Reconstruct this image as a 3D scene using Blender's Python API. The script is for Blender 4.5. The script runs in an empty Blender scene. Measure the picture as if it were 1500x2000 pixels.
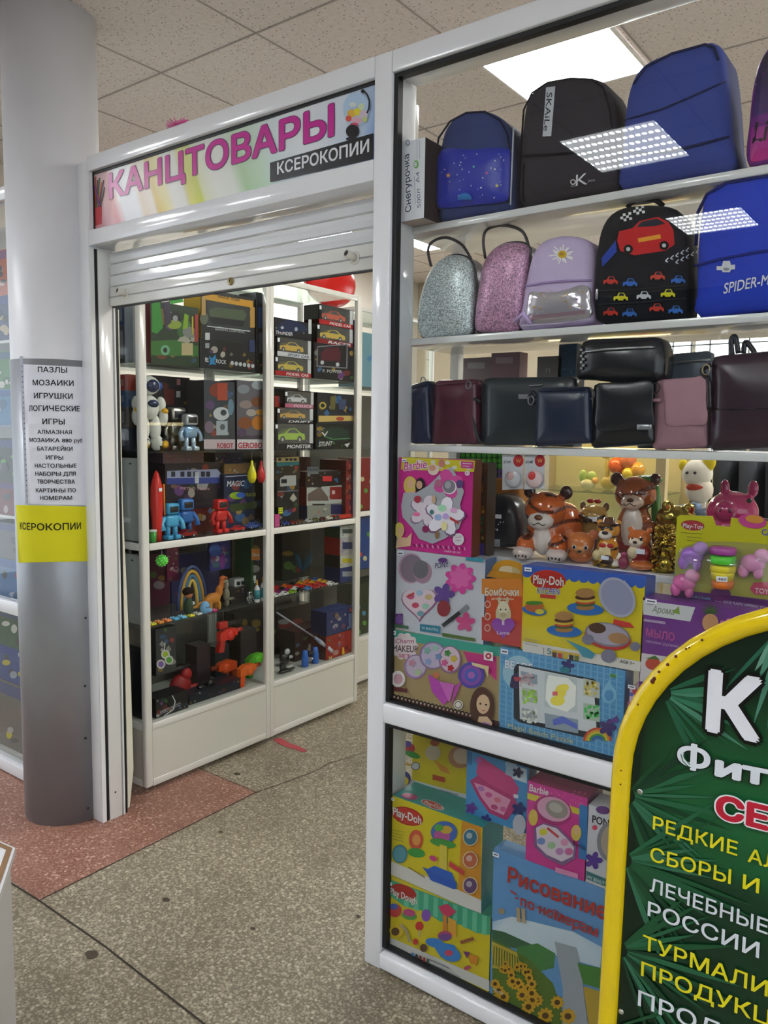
import bpy, bmesh, math, random
from mathutils import Vector, Matrix
random.seed(7)
SC = bpy.context.scene
COL = SC.collection

# ---------------------------------------------------------------- camera
FPX, YAW, PITCH, ROLL = 1527.1, math.radians(-36.811), math.radians(5.756), math.radians(0.776)
CAM = Vector((0.0, -1.761, 1.6))
_cy, _sy, _cp, _sp = math.cos(YAW), math.sin(YAW), math.cos(PITCH), math.sin(PITCH)
FWD = Vector((_sy * _cp, _cy * _cp, -_sp))
_rt = Vector((_cy, -_sy, 0)); _up = _rt.cross(FWD)
RIGHT = math.cos(ROLL) * _rt + math.sin(ROLL) * _up
UP = -math.sin(ROLL) * _rt + math.cos(ROLL) * _up
cd = bpy.data.cameras.new('camera'); cam = bpy.data.objects.new('camera', cd); COL.objects.link(cam)
cam.matrix_world = Matrix(((RIGHT.x, UP.x, -FWD.x, CAM.x), (RIGHT.y, UP.y, -FWD.y, CAM.y), (RIGHT.z, UP.z, -FWD.z, CAM.z), (0, 0, 0, 1)))
cd.sensor_fit = 'HORIZONTAL'; cd.sensor_width = 36.0; cd.lens = FPX / 1500 * 36.0
cd.clip_start = 0.02; cd.clip_end = 60
SC.camera = cam
# ---------------------------------------------------------------- world and exposure
W = bpy.data.worlds.new('hall_daylight'); SC.world = W; W.use_nodes = True
W.node_tree.nodes['Background'].inputs[0].default_value = (0.86, 0.93, 1.0, 1)
W.node_tree.nodes['Background'].inputs[1].default_value = 1.0
vs = SC.view_settings
vs.view_transform = 'Standard'; vs.look = 'None'; vs.gamma = 1.0; vs.use_curve_mapping = False; vs.exposure = 0.85
HALL_LAMP, SHOP_LAMP, TUBE = 14.0, 19.0, 6.0
LAMPS_HALL_AND_FILL = [(-1.90, -1.37, -2.86, -2.23), (-1.90, -1.37, -4.64, -4.04)] + [(x, x + .6, y, y + .6) for x, y in ((.5, -2.85), (.5, -4.65), (-4.3, -2.85), (-4.9, -1.65), (-6.7, -2.85), (2.9, -2.85), (2.9, -4.65), (-1.2, -6.4))]  # listed panels are seen mirrored in the glass; the looped ones are added fill light
LAMPS_SHOP_AND_FILL = [(-1.80, -1.225, 1.278, 1.744), (-4.6, -4.0, 2.9, 3.5), (.2, .8, 2.2, 2.8), (0.3, 0.9, 1.2, 1.8), (-3.9, -3.3, 1.7, 2.3), (-3.9, -3.3, 3.4, 4.0), (0.3, 0.9, 3.1, 3.7)]  # leading panel is visible; the others are added out of view for light

# ---------------------------------------------------------------- pixel <-> place
def ray(u, v): return RIGHT * ((u - 750) / FPX) - UP * ((v - 1000) / FPX) + FWD
def pY(u, v, Y): d = ray(u, v); return CAM + d * ((Y - CAM.y) / d.y)
def pX(u, v, X): d = ray(u, v); return CAM + d * ((X - CAM.x) / d.x)
def pZ(u, v, Z): d = ray(u, v); return CAM + d * ((Z - CAM.z) / d.z)

def lin(c):
    return c / 12.92 if c <= 0.04045 else ((c + 0.055) / 1.055) ** 2.4
_hc = {}
def H(s):
    if not isinstance(s, str): return s
    if s not in _hc:
        h = s.lstrip('#')
        if len(h) == 3: h = ''.join(a * 2 for a in h)
        _hc[s] = tuple(lin(int(h[i:i + 2], 16) / 255) for i in (0, 2, 4)) + (1.0,)
    return _hc[s]
def mix(a, b, t):
    a, b = H(a), H(b); return tuple(a[i] + (b[i] - a[i]) * t for i in range(4))

# ---------------------------------------------------------------- materials
M = {}
def nodes(name):
    m = bpy.data.materials.new(name); m.use_nodes = True
    nt = m.node_tree; b = nt.nodes['Principled BSDF']; M[name] = m
    return m, nt, b
def N(nt, t, **kw):
    n = nt.nodes.new(t)
    for k, v in kw.items():
        if k.startswith('i_'): n.inputs[k[2:].replace('_', ' ')].default_value = v
        else: setattr(n, k, v)
    return n
def pm(name, rough=0.5, metal=0.0, spec=0.5, bump=None, coat=0.0, noise=0.0, nscale=60, gain=1.0):
    """A material that reads the printed colour of each face (attribute Col)."""
    m, nt, b = nodes(name)
    a = N(nt, 'ShaderNodeAttribute', attribute_name='Col')
    col = a.outputs['Color']
    if noise:
        t = N(nt, 'ShaderNodeTexCoord'); nz = N(nt, 'ShaderNodeTexNoise'); nz.inputs['Scale'].default_value = nscale; nz.inputs['Detail'].default_value = 3
        nt.links.new(t.outputs['Object'], nz.inputs['Vector'])
        mr = N(nt, 'ShaderNodeMapRange'); mr.inputs['To Min'].default_value = 1 - noise; mr.inputs['To Max'].default_value = 1 + noise
        nt.links.new(nz.outputs['Fac'], mr.inputs['Value'])
        mx = N(nt, 'ShaderNodeVectorMath', operation='SCALE'); nt.links.new(col, mx.inputs[0]); nt.links.new(mr.outputs[0], mx.inputs['Scale'])
        col = mx.outputs[0]
    if gain != 1.0:
        mg = N(nt, 'ShaderNodeVectorMath', operation='SCALE'); nt.links.new(col, mg.inputs[0]); mg.inputs['Scale'].default_value = gain; col = mg.outputs[0]
    nt.links.new(col, b.inputs['Base Color'])
    b.inputs['Roughness'].default_value = rough; b.inputs['Metallic'].default_value = metal; b.inputs['Specular IOR Level'].default_value = spec
    b.inputs['Coat Weight'].default_value = coat
    if bump:
        sc, st, typ = bump
        t = N(nt, 'ShaderNodeTexCoord')
        nz = N(nt, 'ShaderNodeTexVoronoi' if typ == 'v' else 'ShaderNodeTexNoise'); nz.inputs['Scale'].default_value = sc
        nt.links.new(t.outputs['Object'], nz.inputs['Vector'])
        bp = N(nt, 'ShaderNodeBump'); bp.inputs['Strength'].default_value = st; bp.inputs['Distance'].default_value = 0.004
        nt.links.new(nz.outputs[0], bp.inputs['Height']); nt.links.new(bp.outputs[0], b.inputs['Normal'])
    return m
pm('card', 0.34, spec=0.4, gain=0.74)
pm('paper', 0.7, spec=0.25)
pm('fabric', 0.85, spec=0.25, bump=(90, 0.06, 'n'), noise=0.12, nscale=14)
pm('leather', 0.24, spec=0.55, bump=(13, 0.45, 'n'), noise=0.45, nscale=11, gain=1.35)
pm('suede', 0.6, spec=0.35, bump=(60, 0.3, 'n'), noise=0.06, nscale=20)
pm('plastic', 0.25, spec=0.5)
pm('rubbery', 0.45, spec=0.4)
pm('glazed', 0.12, spec=0.55, coat=0.5, noise=0.08, nscale=40)
pm('metal', 0.28, metal=1.0)
pm('gold', 0.22, metal=1.0, bump=(60, 0.8, 'v'))
pm('enamel', 0.13, spec=0.5, coat=0.3)          # white lacquered aluminium profile
pm('board_print', 0.3, spec=0.4, gain=0.85)
pm('foil', 0.12, metal=0.55, bump=(14, 0.6, 'n'))
# glitter fabric
def glitter():
    m, nt, b = nodes('glitter')
    a = N(nt, 'ShaderNodeAttribute', attribute_name='Col'); t = N(nt, 'ShaderNodeTexCoord')
    v = N(nt, 'ShaderNodeTexVoronoi'); v.inputs['Scale'].default_value = 420; nt.links.new(t.outputs['Object'], v.inputs['Vector'])
    sx = N(nt, 'ShaderNodeSeparateColor'); nt.links.new(v.outputs['Color'], sx.inputs[0])
    mr = N(nt, 'ShaderNodeMapRange'); mr.inputs['To Min'].default_value = 0.45; mr.inputs['To Max'].default_value = 2.1; nt.links.new(sx.outputs[0], mr.inputs['Value'])
    mx = N(nt, 'ShaderNodeVectorMath', operation='SCALE'); nt.links.new(a.outputs['Color'], mx.inputs[0]); nt.links.new(mr.outputs[0], mx.inputs['Scale'])
    nt.links.new(mx.outputs[0], b.inputs['Base Color']); b.inputs['Metallic'].default_value = 0.35; b.inputs['Roughness'].default_value = 0.35
    bp = N(nt, 'ShaderNodeBump'); bp.inputs['Strength'].default_value = 0.7; bp.inputs['Distance'].default_value = 0.003
    nt.links.new(sx.outputs[1], bp.inputs['Height']); nt.links.new(bp.outputs[0], b.inputs['Normal'])
glitter()
def clear(name, tint, f0=0.04, rough=0.0, haze=0.0):
    """Clear pane: mostly see-through, mirrors more at grazing angles (Schlick)."""
    m, nt, b = nodes(name); nt.nodes.remove(b)
    out = nt.nodes['Material Output']
    tr = N(nt, 'ShaderNodeBsdfTransparent'); tr.inputs[0].default_value = tint
    gl = N(nt, 'ShaderNodeBsdfGlossy'); gl.inputs['Roughness'].default_value = rough
    lw = N(nt, 'ShaderNodeLayerWeight'); lw.inputs['Blend'].default_value = 0.5
    pw = N(nt, 'ShaderNodeMath', operation='POWER'); pw.inputs[1].default_value = 5.0; nt.links.new(lw.outputs['Facing'], pw.inputs[0])
    ma = N(nt, 'ShaderNodeMath', operation='MULTIPLY_ADD'); ma.inputs[1].default_value = 1 - f0; ma.inputs[2].default_value = f0; nt.links.new(pw.outputs[0], ma.inputs[0])
    mx = N(nt, 'ShaderNodeMixShader'); nt.links.new(ma.outputs[0], mx.inputs[0]); nt.links.new(tr.outputs[0], mx.inputs[1]); nt.links.new(gl.outputs[0], mx.inputs[2])
    last = mx.outputs[0]
    if haze:
        df = N(nt, 'ShaderNodeBsdfDiffuse'); df.inputs[0].default_value = (0.8, 0.85, 0.85, 1)
        m2 = N(nt, 'ShaderNodeMixShader'); m2.inputs[0].default_value = haze; nt.links.new(last, m2.inputs[1]); nt.links.new(df.outputs[0], m2.inputs[2]); last = m2.outputs[0]
    nt.links.new(last, out.inputs[0])
clear('window_glass', (0.975, 0.985, 0.98, 1), 0.028)
clear('case_glass', (0.97, 0.985, 0.98, 1), 0.014)
clear('shelf_glass', (0.86, 0.93, 0.91, 1), 0.04, haze=0.02)
clear('clear_plastic', (0.97, 0.97, 0.97, 1), 0.06, rough=0.08, haze=0.04)
def emis(name, col, strength, dots=False):
    m, nt, b = nodes(name)
    b.inputs['Base Color'].default_value = (0.9, 0.9, 0.9, 1); b.inputs['Emission Color'].default_value = col; b.inputs['Emission Strength'].default_value = strength
    if dots:
        t = N(nt, 'ShaderNodeTexCoord'); sp = N(nt, 'ShaderNodeSeparateXYZ'); nt.links.new(t.outputs['Object'], sp.inputs[0])
        def cell(o, pitch):
            a = N(nt, 'ShaderNodeMath', operation='DIVIDE'); a.inputs[1].default_value = pitch; nt.links.new(o, a.inputs[0])
            f = N(nt, 'ShaderNodeMath', operation='FRACT'); nt.links.new(a.outputs[0], f.inputs[0])
            s = N(nt, 'ShaderNodeMath', operation='SUBTRACT'); s.inputs[1].default_value = 0.5; nt.links.new(f.outputs[0], s.inputs[0])
            q = N(nt, 'ShaderNodeMath', operation='MULTIPLY'); nt.links.new(s.outputs[0], q.inputs[0]); nt.links.new(s.outputs[0], q.inputs[1])
            k = N(nt, 'ShaderNodeMath', operation='MULTIPLY'); k.inputs[1].default_value = pitch * pitch; nt.links.new(q.outputs[0], k.inputs[0]); return k.outputs[0]
        ad = N(nt, 'ShaderNodeMath', operation='ADD'); nt.links.new(cell(sp.outputs[0], 0.034), ad.inputs[0]); nt.links.new(cell(sp.outputs[1], 0.100), ad.inputs[1])
        lt = N(nt, 'ShaderNodeMapRange'); lt.inputs['From Min'].default_value = 0.008 ** 2; lt.inputs['From Max'].default_value = 0.0125 ** 2
        lt.inputs['To Min'].default_value = strength * 7.0; lt.inputs['To Max'].default_value = strength * 0.33
        nt.links.new(ad.outputs[0], lt.inputs['Value']); nt.links.new(lt.outputs[0], b.inputs['Emission Strength'])
emis('led_dots', (0.93, 0.97, 1, 1), HALL_LAMP, True)
emis('led_panel', (1.0, 0.99, 0.96, 1), SHOP_LAMP)
emis('case_tube', (0.9, 0.97, 1, 1), TUBE)
emis('warm_tube', (1.0, 0.80, 0.42, 1), 9.0)
emis('bright_window', (0.9, 0.97, 1.0, 1), 2.2)

# ---------------------------------------------------------------- mesh builder
class MB:
    def __init__(s): s.v = []; s.f = []; s.c = []; s.s = []
    def add(s, vs, fs, col, smooth=False):
        o = len(s.v); s.v.extend(Vector(p) for p in vs)
        multi = isinstance(col, list)
        for i, f in enumerate(fs):
            s.f.append([o + k for k in f]); s.s.append(smooth)
            s.c.append([H(col[k]) for k in f] if multi else H(col))
        return s
    def poly(s, pts, col, smooth=False): return s.add(pts, [list(range(len(pts)))], col, smooth)
    def box(s, x0, x1, y0, y1, z0, z1, col, bev=0.0, cols=None, seg=2):
        x0, x1 = min(x0, x1), max(x0, x1); y0, y1 = min(y0, y1), max(y0, y1); z0, z1 = min(z0, z1), max(z0, z1)
        if bev <= 0:
            vs = [(x, y, z) for x in (x0, x1) for y in (y0, y1) for z in (z0, z1)]
            fs = {'-x': [0, 1, 3, 2], '+x': [4, 6, 7, 5], '-y': [0, 4, 5, 1], '+y': [2, 3, 7, 6], '-z': [0, 2, 6, 4], '+z': [1, 5, 7, 3]}
            o = len(s.v); s.v.extend(Vector(p) for p in vs)
            for k, f in fs.items():
                s.f.append([o + i for i in f]); s.s.append(False); c = H((cols or {}).get(k, col)); s.c.append(c)
            return s
        b = min(bev, (x1 - x0) * .45, (y1 - y0) * .45, (z1 - z0) * .45)
        bm = bmesh.new(); bmesh.ops.create_cube(bm, size=1)
        for v in bm.verts: v.co = Vector(((x0 + x1) / 2 + v.co.x * (x1 - x0), (y0 + y1) / 2 + v.co.y * (y1 - y0), (z0 + z1) / 2 + v.co.z * (z1 - z0)))
        bmesh.ops.bevel(bm, geom=bm.edges[:], offset=b, segments=seg, affect='EDGES', profile=0.5)
        s.bm(bm, col, seg > 1); return s
    def bm(s, bm, col, smooth=False):
        bm.verts.index_update()
        s.add([v.co.copy() for v in bm.verts], [[v.index for v in f.verts] for f in bm.faces], col, smooth); bm.free(); return s
    def ring_loft(s, rings, col, smooth=True, cap0=True, cap1=True, closed=True):
        n = len(rings[0]); vs = [p for r in rings for p in r]; fs = []
        for i in range(len(rings) - 1):
            for j in range(n if closed else n - 1):
                k = (j + 1) % n; fs.append([i * n + j, i * n + k, (i + 1) * n + k, (i + 1) * n + j])
        if cap0: fs.append(list(range(n))[::-1])
        if cap1: fs.append([(len(rings) - 1) * n + j for j in range(n)])
        if isinstance(col, list): col = [c for c in col for _ in range(n)]
        return s.add(vs, fs, col, smooth)
    def tube(s, path, r, col, n=8, closed=False, caps=True):
        P = [Vector(p) for p in path]; m = len(P); rings = []; prev = None
        for i in range(m):
            if closed: t = P[(i + 1) % m] - P[(i - 1) % m]
            else: t = P[min(i + 1, m - 1)] - P[max(i - 1, 0)]
            t.normalize()
            if prev is None:
                a = Vector((0, 0, 1)) if abs(t.z) < .9 else Vector((1, 0, 0)); x = t.cross(a).normalized()
            else:
                x = prev - t * prev.dot(t)
                if x.length < 1e-6: x = t.orthogonal()
                x.normalize()
            prev = x; y = t.cross(x)
            rr = r[i] if isinstance(r, (list, tuple)) else r
            rings.append([P[i] + (x * math.cos(q) + y * math.sin(q)) * rr for q in [2 * math.pi * k / n for k in range(n)]])
        if closed: rings.append(rings[0]); caps = False
        return s.ring_loft(rings, col, True, caps, caps)
    def ell(s, c, r, col, seg=14, rings=9, rot=None):
        c = Vector(c); r = (r, r, r) if isinstance(r, (int, float)) else r; vs = []; fs = []
        for i in range(1, rings):
            th = math.pi * i / rings
            for j in range(seg):
                ph = 2 * math.pi * j / seg
                vs.append(Vector((r[0] * math.sin(th) * math.cos(ph), r[1] * math.sin(th) * math.sin(ph), r[2] * math.cos(th))))
        vs += [Vector((0, 0, r[2])), Vector((0, 0, -r[2]))]; t = (rings - 1) * seg
        for i in range(rings - 2):
            for j in range(seg): k = (j + 1) % seg; fs.append([i * seg + j, (i + 1) * seg + j, (i + 1) * seg + k, i * seg + k])
        for j in range(seg): k = (j + 1) % seg; fs.append([t, j, k]); fs.append([t + 1, (rings - 2) * seg + k, (rings - 2) * seg + j])
        if rot is not None: vs = [rot @ p for p in vs]
        return s.add([p + c for p in vs], fs, col, True)
    def lathe(s, prof, c, col, n=24, axis='z', smooth=True):
        c = Vector(c); rings = []
        for r, z in prof:
            ring = []
            for k in range(n):
                a = 2 * math.pi * k / n; x, y = r * math.cos(a), r * math.sin(a)
                ring.append(c + (Vector((x, y, z)) if axis == 'z' else Vector((z, x, y)) if axis == 'x' else Vector((x, z, y))))
            rings.append(ring)
        return s.ring_loft(rings, col, smooth)
    def cyl(s, a, b, r, col, n=16, r2=None):
        return s.tube([a, b], [r, r if r2 is None else r2], col, n)
    def prism(s, pts, d, col, side=None):
        pts = [Vector(p) for p in pts]; d = Vector(d); n = len(pts)
        s.poly(pts, col); s.poly([p + d for p in pts][::-1], col)
        for i in range(n):
            j = (i + 1) % n; s.poly([pts[i], pts[i] + d, pts[j] + d, pts[j]], side or col)
        return s
    def mesh(s, name, base):
        me = bpy.data.meshes.new(name); me.from_pydata([tuple(p - base) for p in s.v], [], s.f); me.update()
        at = me.color_attributes.new('Col', 'FLOAT_COLOR', 'CORNER'); buf = []
        for f, c in zip(s.f, s.c):
            if isinstance(c, list):
                for q in c: buf.extend(q)
            else: buf.extend(c * len(f))
        at.data.foreach_set('color', buf)
        me.polygons.foreach_set('use_smooth', s.s)
        return me

class Thing:
    """Collects the parts of one thing; done() links them under one root."""
    def __init__(s, name, label, cat, base, group=None, kind=None):
        s.name, s.label, s.cat, s.base, s.group, s.kind = name, label, cat, Vector(base), group, kind; s.parts = []
    def mb(s, name, mat, under=None, label=None):
        m = MB(); s.parts.append([name, m, mat, under, label]); return m
    def done(s):
        ps = [p for p in s.parts if p[1].f]
        if len(ps) == 1 and ps[0][0] is None or (len(ps) == 1 and ps[0][0] in ('body', 'carton')):
            o = bpy.data.objects.new(s.name, ps[0][1].mesh(s.name, s.base)); o.data.materials.append(M[ps[0][2]]); ps = []
        else:
            o = bpy.data.objects.new(s.name, None); o.empty_display_size = 0.05
        COL.objects.link(o); o.location = s.base
        if s.label: o['label'] = s.label
        if s.cat: o['category'] = s.cat
        if s.group: o['group'] = s.group
        if s.kind: o['kind'] = s.kind
        made = {}
        for name, m, mat, under, label in ps:
            c = bpy.data.objects.new(name, m.mesh(name, s.base)); COL.objects.link(c)
            c.data.materials.append(M[mat]); c.parent = made[id(under)] if under is not None and id(under) in made else o
            made[id(m)] = c
            if label: c['label'] = label
        s.root = o
        return o
def struct(name, mb, mat, base=(0, 0, 0), label=None):
    t = Thing(name, label, None, base, None, 'structure'); t.parts = [[None, mb, mat, None, None]]; return t.done()
def copy_tree(root, shift, label=None, group=None):
    r = root.copy(); COL.objects.link(r); r.location = root.location + Vector(shift)
    if label: r['label'] = label
    if group: r['group'] = group
    for ch in list(root.children):
        c = ch.copy(); COL.objects.link(c); c.parent = r
        for g in list(ch.children):
            d = g.copy(); COL.objects.link(d); d.parent = c
    return r

# ---------------------------------------------------------------- lettering
_gl = {}
def glyphs(s, off=0.0):
    """Triangles of a line of type; overlapping contours are merged (non-zero winding)."""
    if s not in _gl:
        cu = bpy.data.curves.new('lettering', 'FONT'); cu.body = s; cu.resolution_u = 3; cu.fill_mode = 'NONE'
        ob = bpy.data.objects.new('lettering', cu); me = bpy.data.meshes.new_from_object(ob)
        V = [Vector((v.co.x, v.co.y)) for v in me.vertices]; nx = {e.vertices[0]: e.vertices[1] for e in me.edges}
        E = [tuple(e.vertices) for e in me.edges]; ad = {}
        for p, q in E: ad.setdefault(p, []).append(q); ad.setdefault(q, []).append(p)
        bpy.data.objects.remove(ob); bpy.data.curves.remove(cu); bpy.data.meshes.remove(me)
        loops, seen = [], set()
        for st in range(len(V)):
            if st in seen or st not in ad: continue
            L = [st]; seen.add(st); cur = st
            while True:
                c = [q for q in ad[cur] if q not in seen]
                if not c: break
                cur = st + 1 if cur == st and st + 1 in c else c[0]; seen.add(cur); L.append(cur)
            P = [V[i] for i in L]; loops.append((P, min(p.x for p in P), max(p.x for p in P), min(p.y for p in P), max(p.y for p in P)))
        vs, _, fs, _, _, _ = delaunay_2d_cdt(V, E, [], 0, 1e-5)
        keep = []
        for f in fs:
            c = (vs[f[0]] + vs[f[1]] + vs[f[2]]) / 3; w = 0
            for P, x0, x1, y0, y1 in loops:
                if not (x0 <= c.x <= x1 and y0 <= c.y <= y1): continue
                for p, q in zip(P, P[1:] + P[:1]):
                    if (p.y <= c.y) != (q.y <= c.y):
                        x = p.x + (c.y - p.y) / (q.y - p.y) * (q.x - p.x)
                        if x > c.x: w += 1 if q.y > p.y else -1
            if w: keep.append(list(f))
        _gl[s] = ([(v.x, v.y) for v in vs], keep)
    return _gl[s]
def ext(s):
    vs, _ = glyphs(s, 0.0); xs = [p[0] for p in vs]
    return min(xs), max(xs)
_CAP = [None]
def cap():
    if _CAP[0] is None: _CAP[0] = max(p[1] for p in glyphs('Н', 0.0)[0])
    return _CAP[0]

from mathutils.geometry import tessellate_polygon, delaunay_2d_cdt
def dice(P, L):
    T = [list(t) for t in tessellate_polygon([P])]; vs = [p.copy() for p in P]
    for _ in range(6):
        out = []; mid = {}; big = False
        def m(a, b):
            k = (min(a, b), max(a, b))
            if k not in mid: vs.append((vs[a] + vs[b]) / 2); mid[k] = len(vs) - 1
            return mid[k]
        lim = max(max((vs[t[i]] - vs[t[i - 1]]).length for i in range(3)) for t in T)
        if lim < L: break
        for a, b, c in T: x, y, z = m(a, b), m(b, c), m(c, a); out += [[a, x, z], [x, b, y], [z, y, c], [x, y, z]]
        T = out
    return vs, T

class Art:
    """Prints flat shapes on a surface: plane ('Y',y) facing -Y, ('X',x) facing +X, or any surface given by surf()."""
    def __init__(s, mb, plane, surf=None, eps=0.00016, start=2):
        s.mb, s.ax, s.val, s.surf, s.eps, s.k = mb, plane[0], plane[1], surf, eps, start
        s.n = Vector((0, -1, 0)) if s.ax == 'Y' else Vector((1, 0, 0)) if s.ax == 'X' else Vector((0, 0, 1))
    def pt(s, u, v): return pY(u, v, s.val) if s.ax == 'Y' else pX(u, v, s.val) if s.ax == 'X' else pZ(u, v, s.val)
    def lift(s, p):
        if s.surf: return s.surf(p, s.k * s.eps)
        return p + s.n * (s.k * s.eps)
    def raw(s, vs, fs, col):
        s.mb.add([s.lift(p) for p in vs], fs, col); 
    def poly(s, pts, col):
        P = [s.pt(*p) for p in pts]
        if s.surf:                                     # follow the curved cloth: cut into small triangles
            vs, fs = dice(P, .012); cs = None
            if isinstance(col, list):
                cs = []
                for q in vs:
                    ws = [1 / ((q - p).length + 1e-5) ** 2 for p in P]; t = sum(ws); cs.append(tuple(sum(w * H(c)[i] for w, c in zip(ws, col)) / t for i in range(4)))
            s.raw(vs, fs, cs if cs else col)
        else: s.raw(P, [list(range(len(P)))], [H(c) for c in col] if isinstance(col, list) else col)
        s.k += 1; return s
    def rect(s, u0, v0, u1, v1, col, sl=0.0, sr=None):
        """upright box in the picture, its top and bottom sloping by sl (bottom sr) per pixel"""
        sr = sl if sr is None else sr; w = u1 - u0
        return s.poly([(u0, v0), (u1, v0 + sl * w), (u1, v1 + sr * w), (u0, v1)], col)
    def el(s, u, v, ru, rv, col, rot=0.0, n=18, a0=0, a1=360):
        c, q = math.cos(math.radians(rot)), math.sin(math.radians(rot)); P = []
        for i in range(n if a1 - a0 >= 360 else n + 1):
            a = math.radians(a0 + (a1 - a0) * i / n); x, y = ru * math.cos(a), rv * math.sin(a); P.append((u + x * c - y * q, v + x * q + y * c))
        return s.poly(P, col)
    def flower(s, u, v, r, col, petals=5, inner=.5, rot=0):
        P = []
        for i in range(petals * 6):
            a = 2 * math.pi * i / (petals * 6); rr = r * (inner + (1 - inner) * abs(math.cos(petals * a / 2 + rot))); P.append((u + rr * math.cos(a), v + rr * math.sin(a)))
        return s.poly(P, col)
    def star(s, u, v, r, col, n=5, inner=.45):
        P = []
        for i in range(2 * n):
            a = math.pi * i / n - math.pi / 2; rr = r if i % 2 == 0 else r * inner; P.append((u + rr * math.cos(a), v + rr * math.sin(a)))
        return s.poly(P, col)
    def line(s, pts, w, col):
        for a, b in zip(pts, pts[1:]):
            dx, dy = b[0] - a[0], b[1] - a[1]; L = math.hypot(dx, dy) or 1; nx, ny = -dy / L * w / 2, dx / L * w / 2
            P = [s.pt(a[0] + nx, a[1] + ny), s.pt(b[0] + nx, b[1] + ny), s.pt(b[0] - nx, b[1] - ny), s.pt(a[0] - nx, a[1] - ny)]
            s.raw(P, [[0, 1, 2, 3]], col)
        s.k += 1; return s
    def text(s, t, a, b, h, col, bold=0.012, out=None, ow=0.035, up=None, slant=0.0):
        """t from pixel a to pixel b along the baseline, capitals h pixels tall at a"""
        S, E = s.pt(*a), s.pt(*b); x0, x1 = ext(t)
        ux, uy = up or (0, -h)
        U = s.pt(a[0] + ux, a[1] + uy) - S
        if not up: U = Vector((0, 0, U.z)) if s.ax != 'Z' else U
        D = (E - S) / max(x1 - x0, 1e-6); c = cap()
        vs, fs = glyphs(t, 0.0)
        for w, cc in (([(bold + ow, out)] if out else []) + [(bold, col)]):
            n = 1 if w < .004 else 4 if w < .02 else 8 if w < .06 else 12   # thicken the strokes by overprinting
            k0 = s.k
            for j in range(n + (n > 1)):
                ox, oy = (0, 0) if j == n or n == 1 else (w * math.cos(2 * math.pi * (j + .5) / n), w * math.sin(2 * math.pi * (j + .5) / n))
                s.k = k0 + j * 2.4e-5 / s.eps
                P = [S + D * (x + ox - x0 + slant * y) + U * ((y + oy) / c) for x, y in vs]
                s.raw(P, fs, cc)
            s.k = k0 + 1 + 2e-4 / s.eps
        return s

def smooth_loop(P, n=56):
    m = len(P); out = []
    seg = []
    for i in range(m):
        p0, p1, p2, p3 = P[(i - 1) % m], P[i], P[(i + 1) % m], P[(i + 2) % m]
        for k in range(8):
            t = k / 8
            seg.append(0.5 * ((2 * p1) + (p2 - p0) * t + (2 * p0 - 5 * p1 + 4 * p2 - p3) * t * t + (3 * p1 - p0 - 3 * p2 + p3) * t ** 3))
    L = [0]
    for i in range(len(seg)): L.append(L[-1] + (seg[(i + 1) % len(seg)] - seg[i]).length)
    tot = L[-1]; j = 0
    for k in range(n):
        d = tot * k / n
        while L[j + 1] < d: j += 1
        t = (d - L[j]) / max(L[j + 1] - L[j], 1e-9); out.append(seg[j].lerp(seg[(j + 1) % len(seg)], t))
    return out

class Pillow:
    """Soft slab with a traced front outline on plane Y (facing -Y): thickness d behind it, front bulging by b."""
    def __init__(s, mb, px, Y, d, b, col, n=56, edge=0.93, back=0.95, smooth=True, sidecol=None, lean=0.0, sit=None):
        P = [pY(u, v, Y) for u, v in px]
        P = smooth_loop(P, n) if smooth else P
        if sit is not None:
            lo, hi = min(p.z for p in P), max(p.z for p in P)
            for p in P: p.z += (sit + .001 - lo) * (hi - p.z) / (hi - lo)
        s.Y, s.b, s.P, s.lean = Y, b, P, lean; n = len(P)
        s.c = sum(P, Vector()) / n; s.zb = min(p.z for p in P)
        prof = [(back * .6, d), (back, d * .97), (1.0, d * .82), (1.0, d * .2), (.985, d * .06), (edge, -b * .15), (.75, -b * .65), (.45, -b * .92), (.15, -b)]
        rings = [[s.c + (p - s.c) * k + Vector((0, y + lean * (p.z - s.zb), 0)) for p in P] for k, y in prof]
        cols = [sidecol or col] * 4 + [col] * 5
        mb.ring_loft(rings, [H(c) for c in cols])
        s.prof = [(0, -b), (.15, -b), (.45, -b * .92), (.75, -b * .65), (edge, -b * .15), (.985, d * .06), (1.0, d * .2)]
    def frac(s, p):
        d = Vector((p.x - s.c.x, 0, p.z - s.c.z)); r = d.length
        if r < 1e-6: return 0
        n = len(s.P); best = None
        for i in range(n):
            a = s.P[i] - s.c; b = s.P[(i + 1) % n] - s.c
            ex, ez = b.x - a.x, b.z - a.z; den = d.x * ez - d.z * ex
            if abs(den) < 1e-12: continue
            t = (a.x * ez - a.z * ex) / den; q = (a.x * d.z - a.z * d.x) / den
            if t > 0 and -1e-6 <= q <= 1 + 1e-6: best = t if best is None else max(best, t)
        return 1 / best if best else 0
    def y(s, p):
        f = min(s.frac(p), 1.0)
        for (a, ya), (b, yb) in zip(s.prof, s.prof[1:]):
            if f <= b: return ya + (yb - ya) * (f - a) / (b - a)
        return s.prof[-1][1]
    def surf(s, p, k):
        y = s.Y + s.y(p) + s.lean * (p.z - s.zb); d = p - CAM
        q = CAM + d * ((y - CAM.y) / d.y)
        y = s.Y + s.y(q) + s.lean * (q.z - s.zb)
        q = CAM + d * ((y - CAM.y) / d.y)
        return q + Vector((0, -k - 0.0009, 0))
    def art(s, mb, eps=0.0003): return Art(mb, ('Y', s.Y), s.surf, eps)

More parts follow.
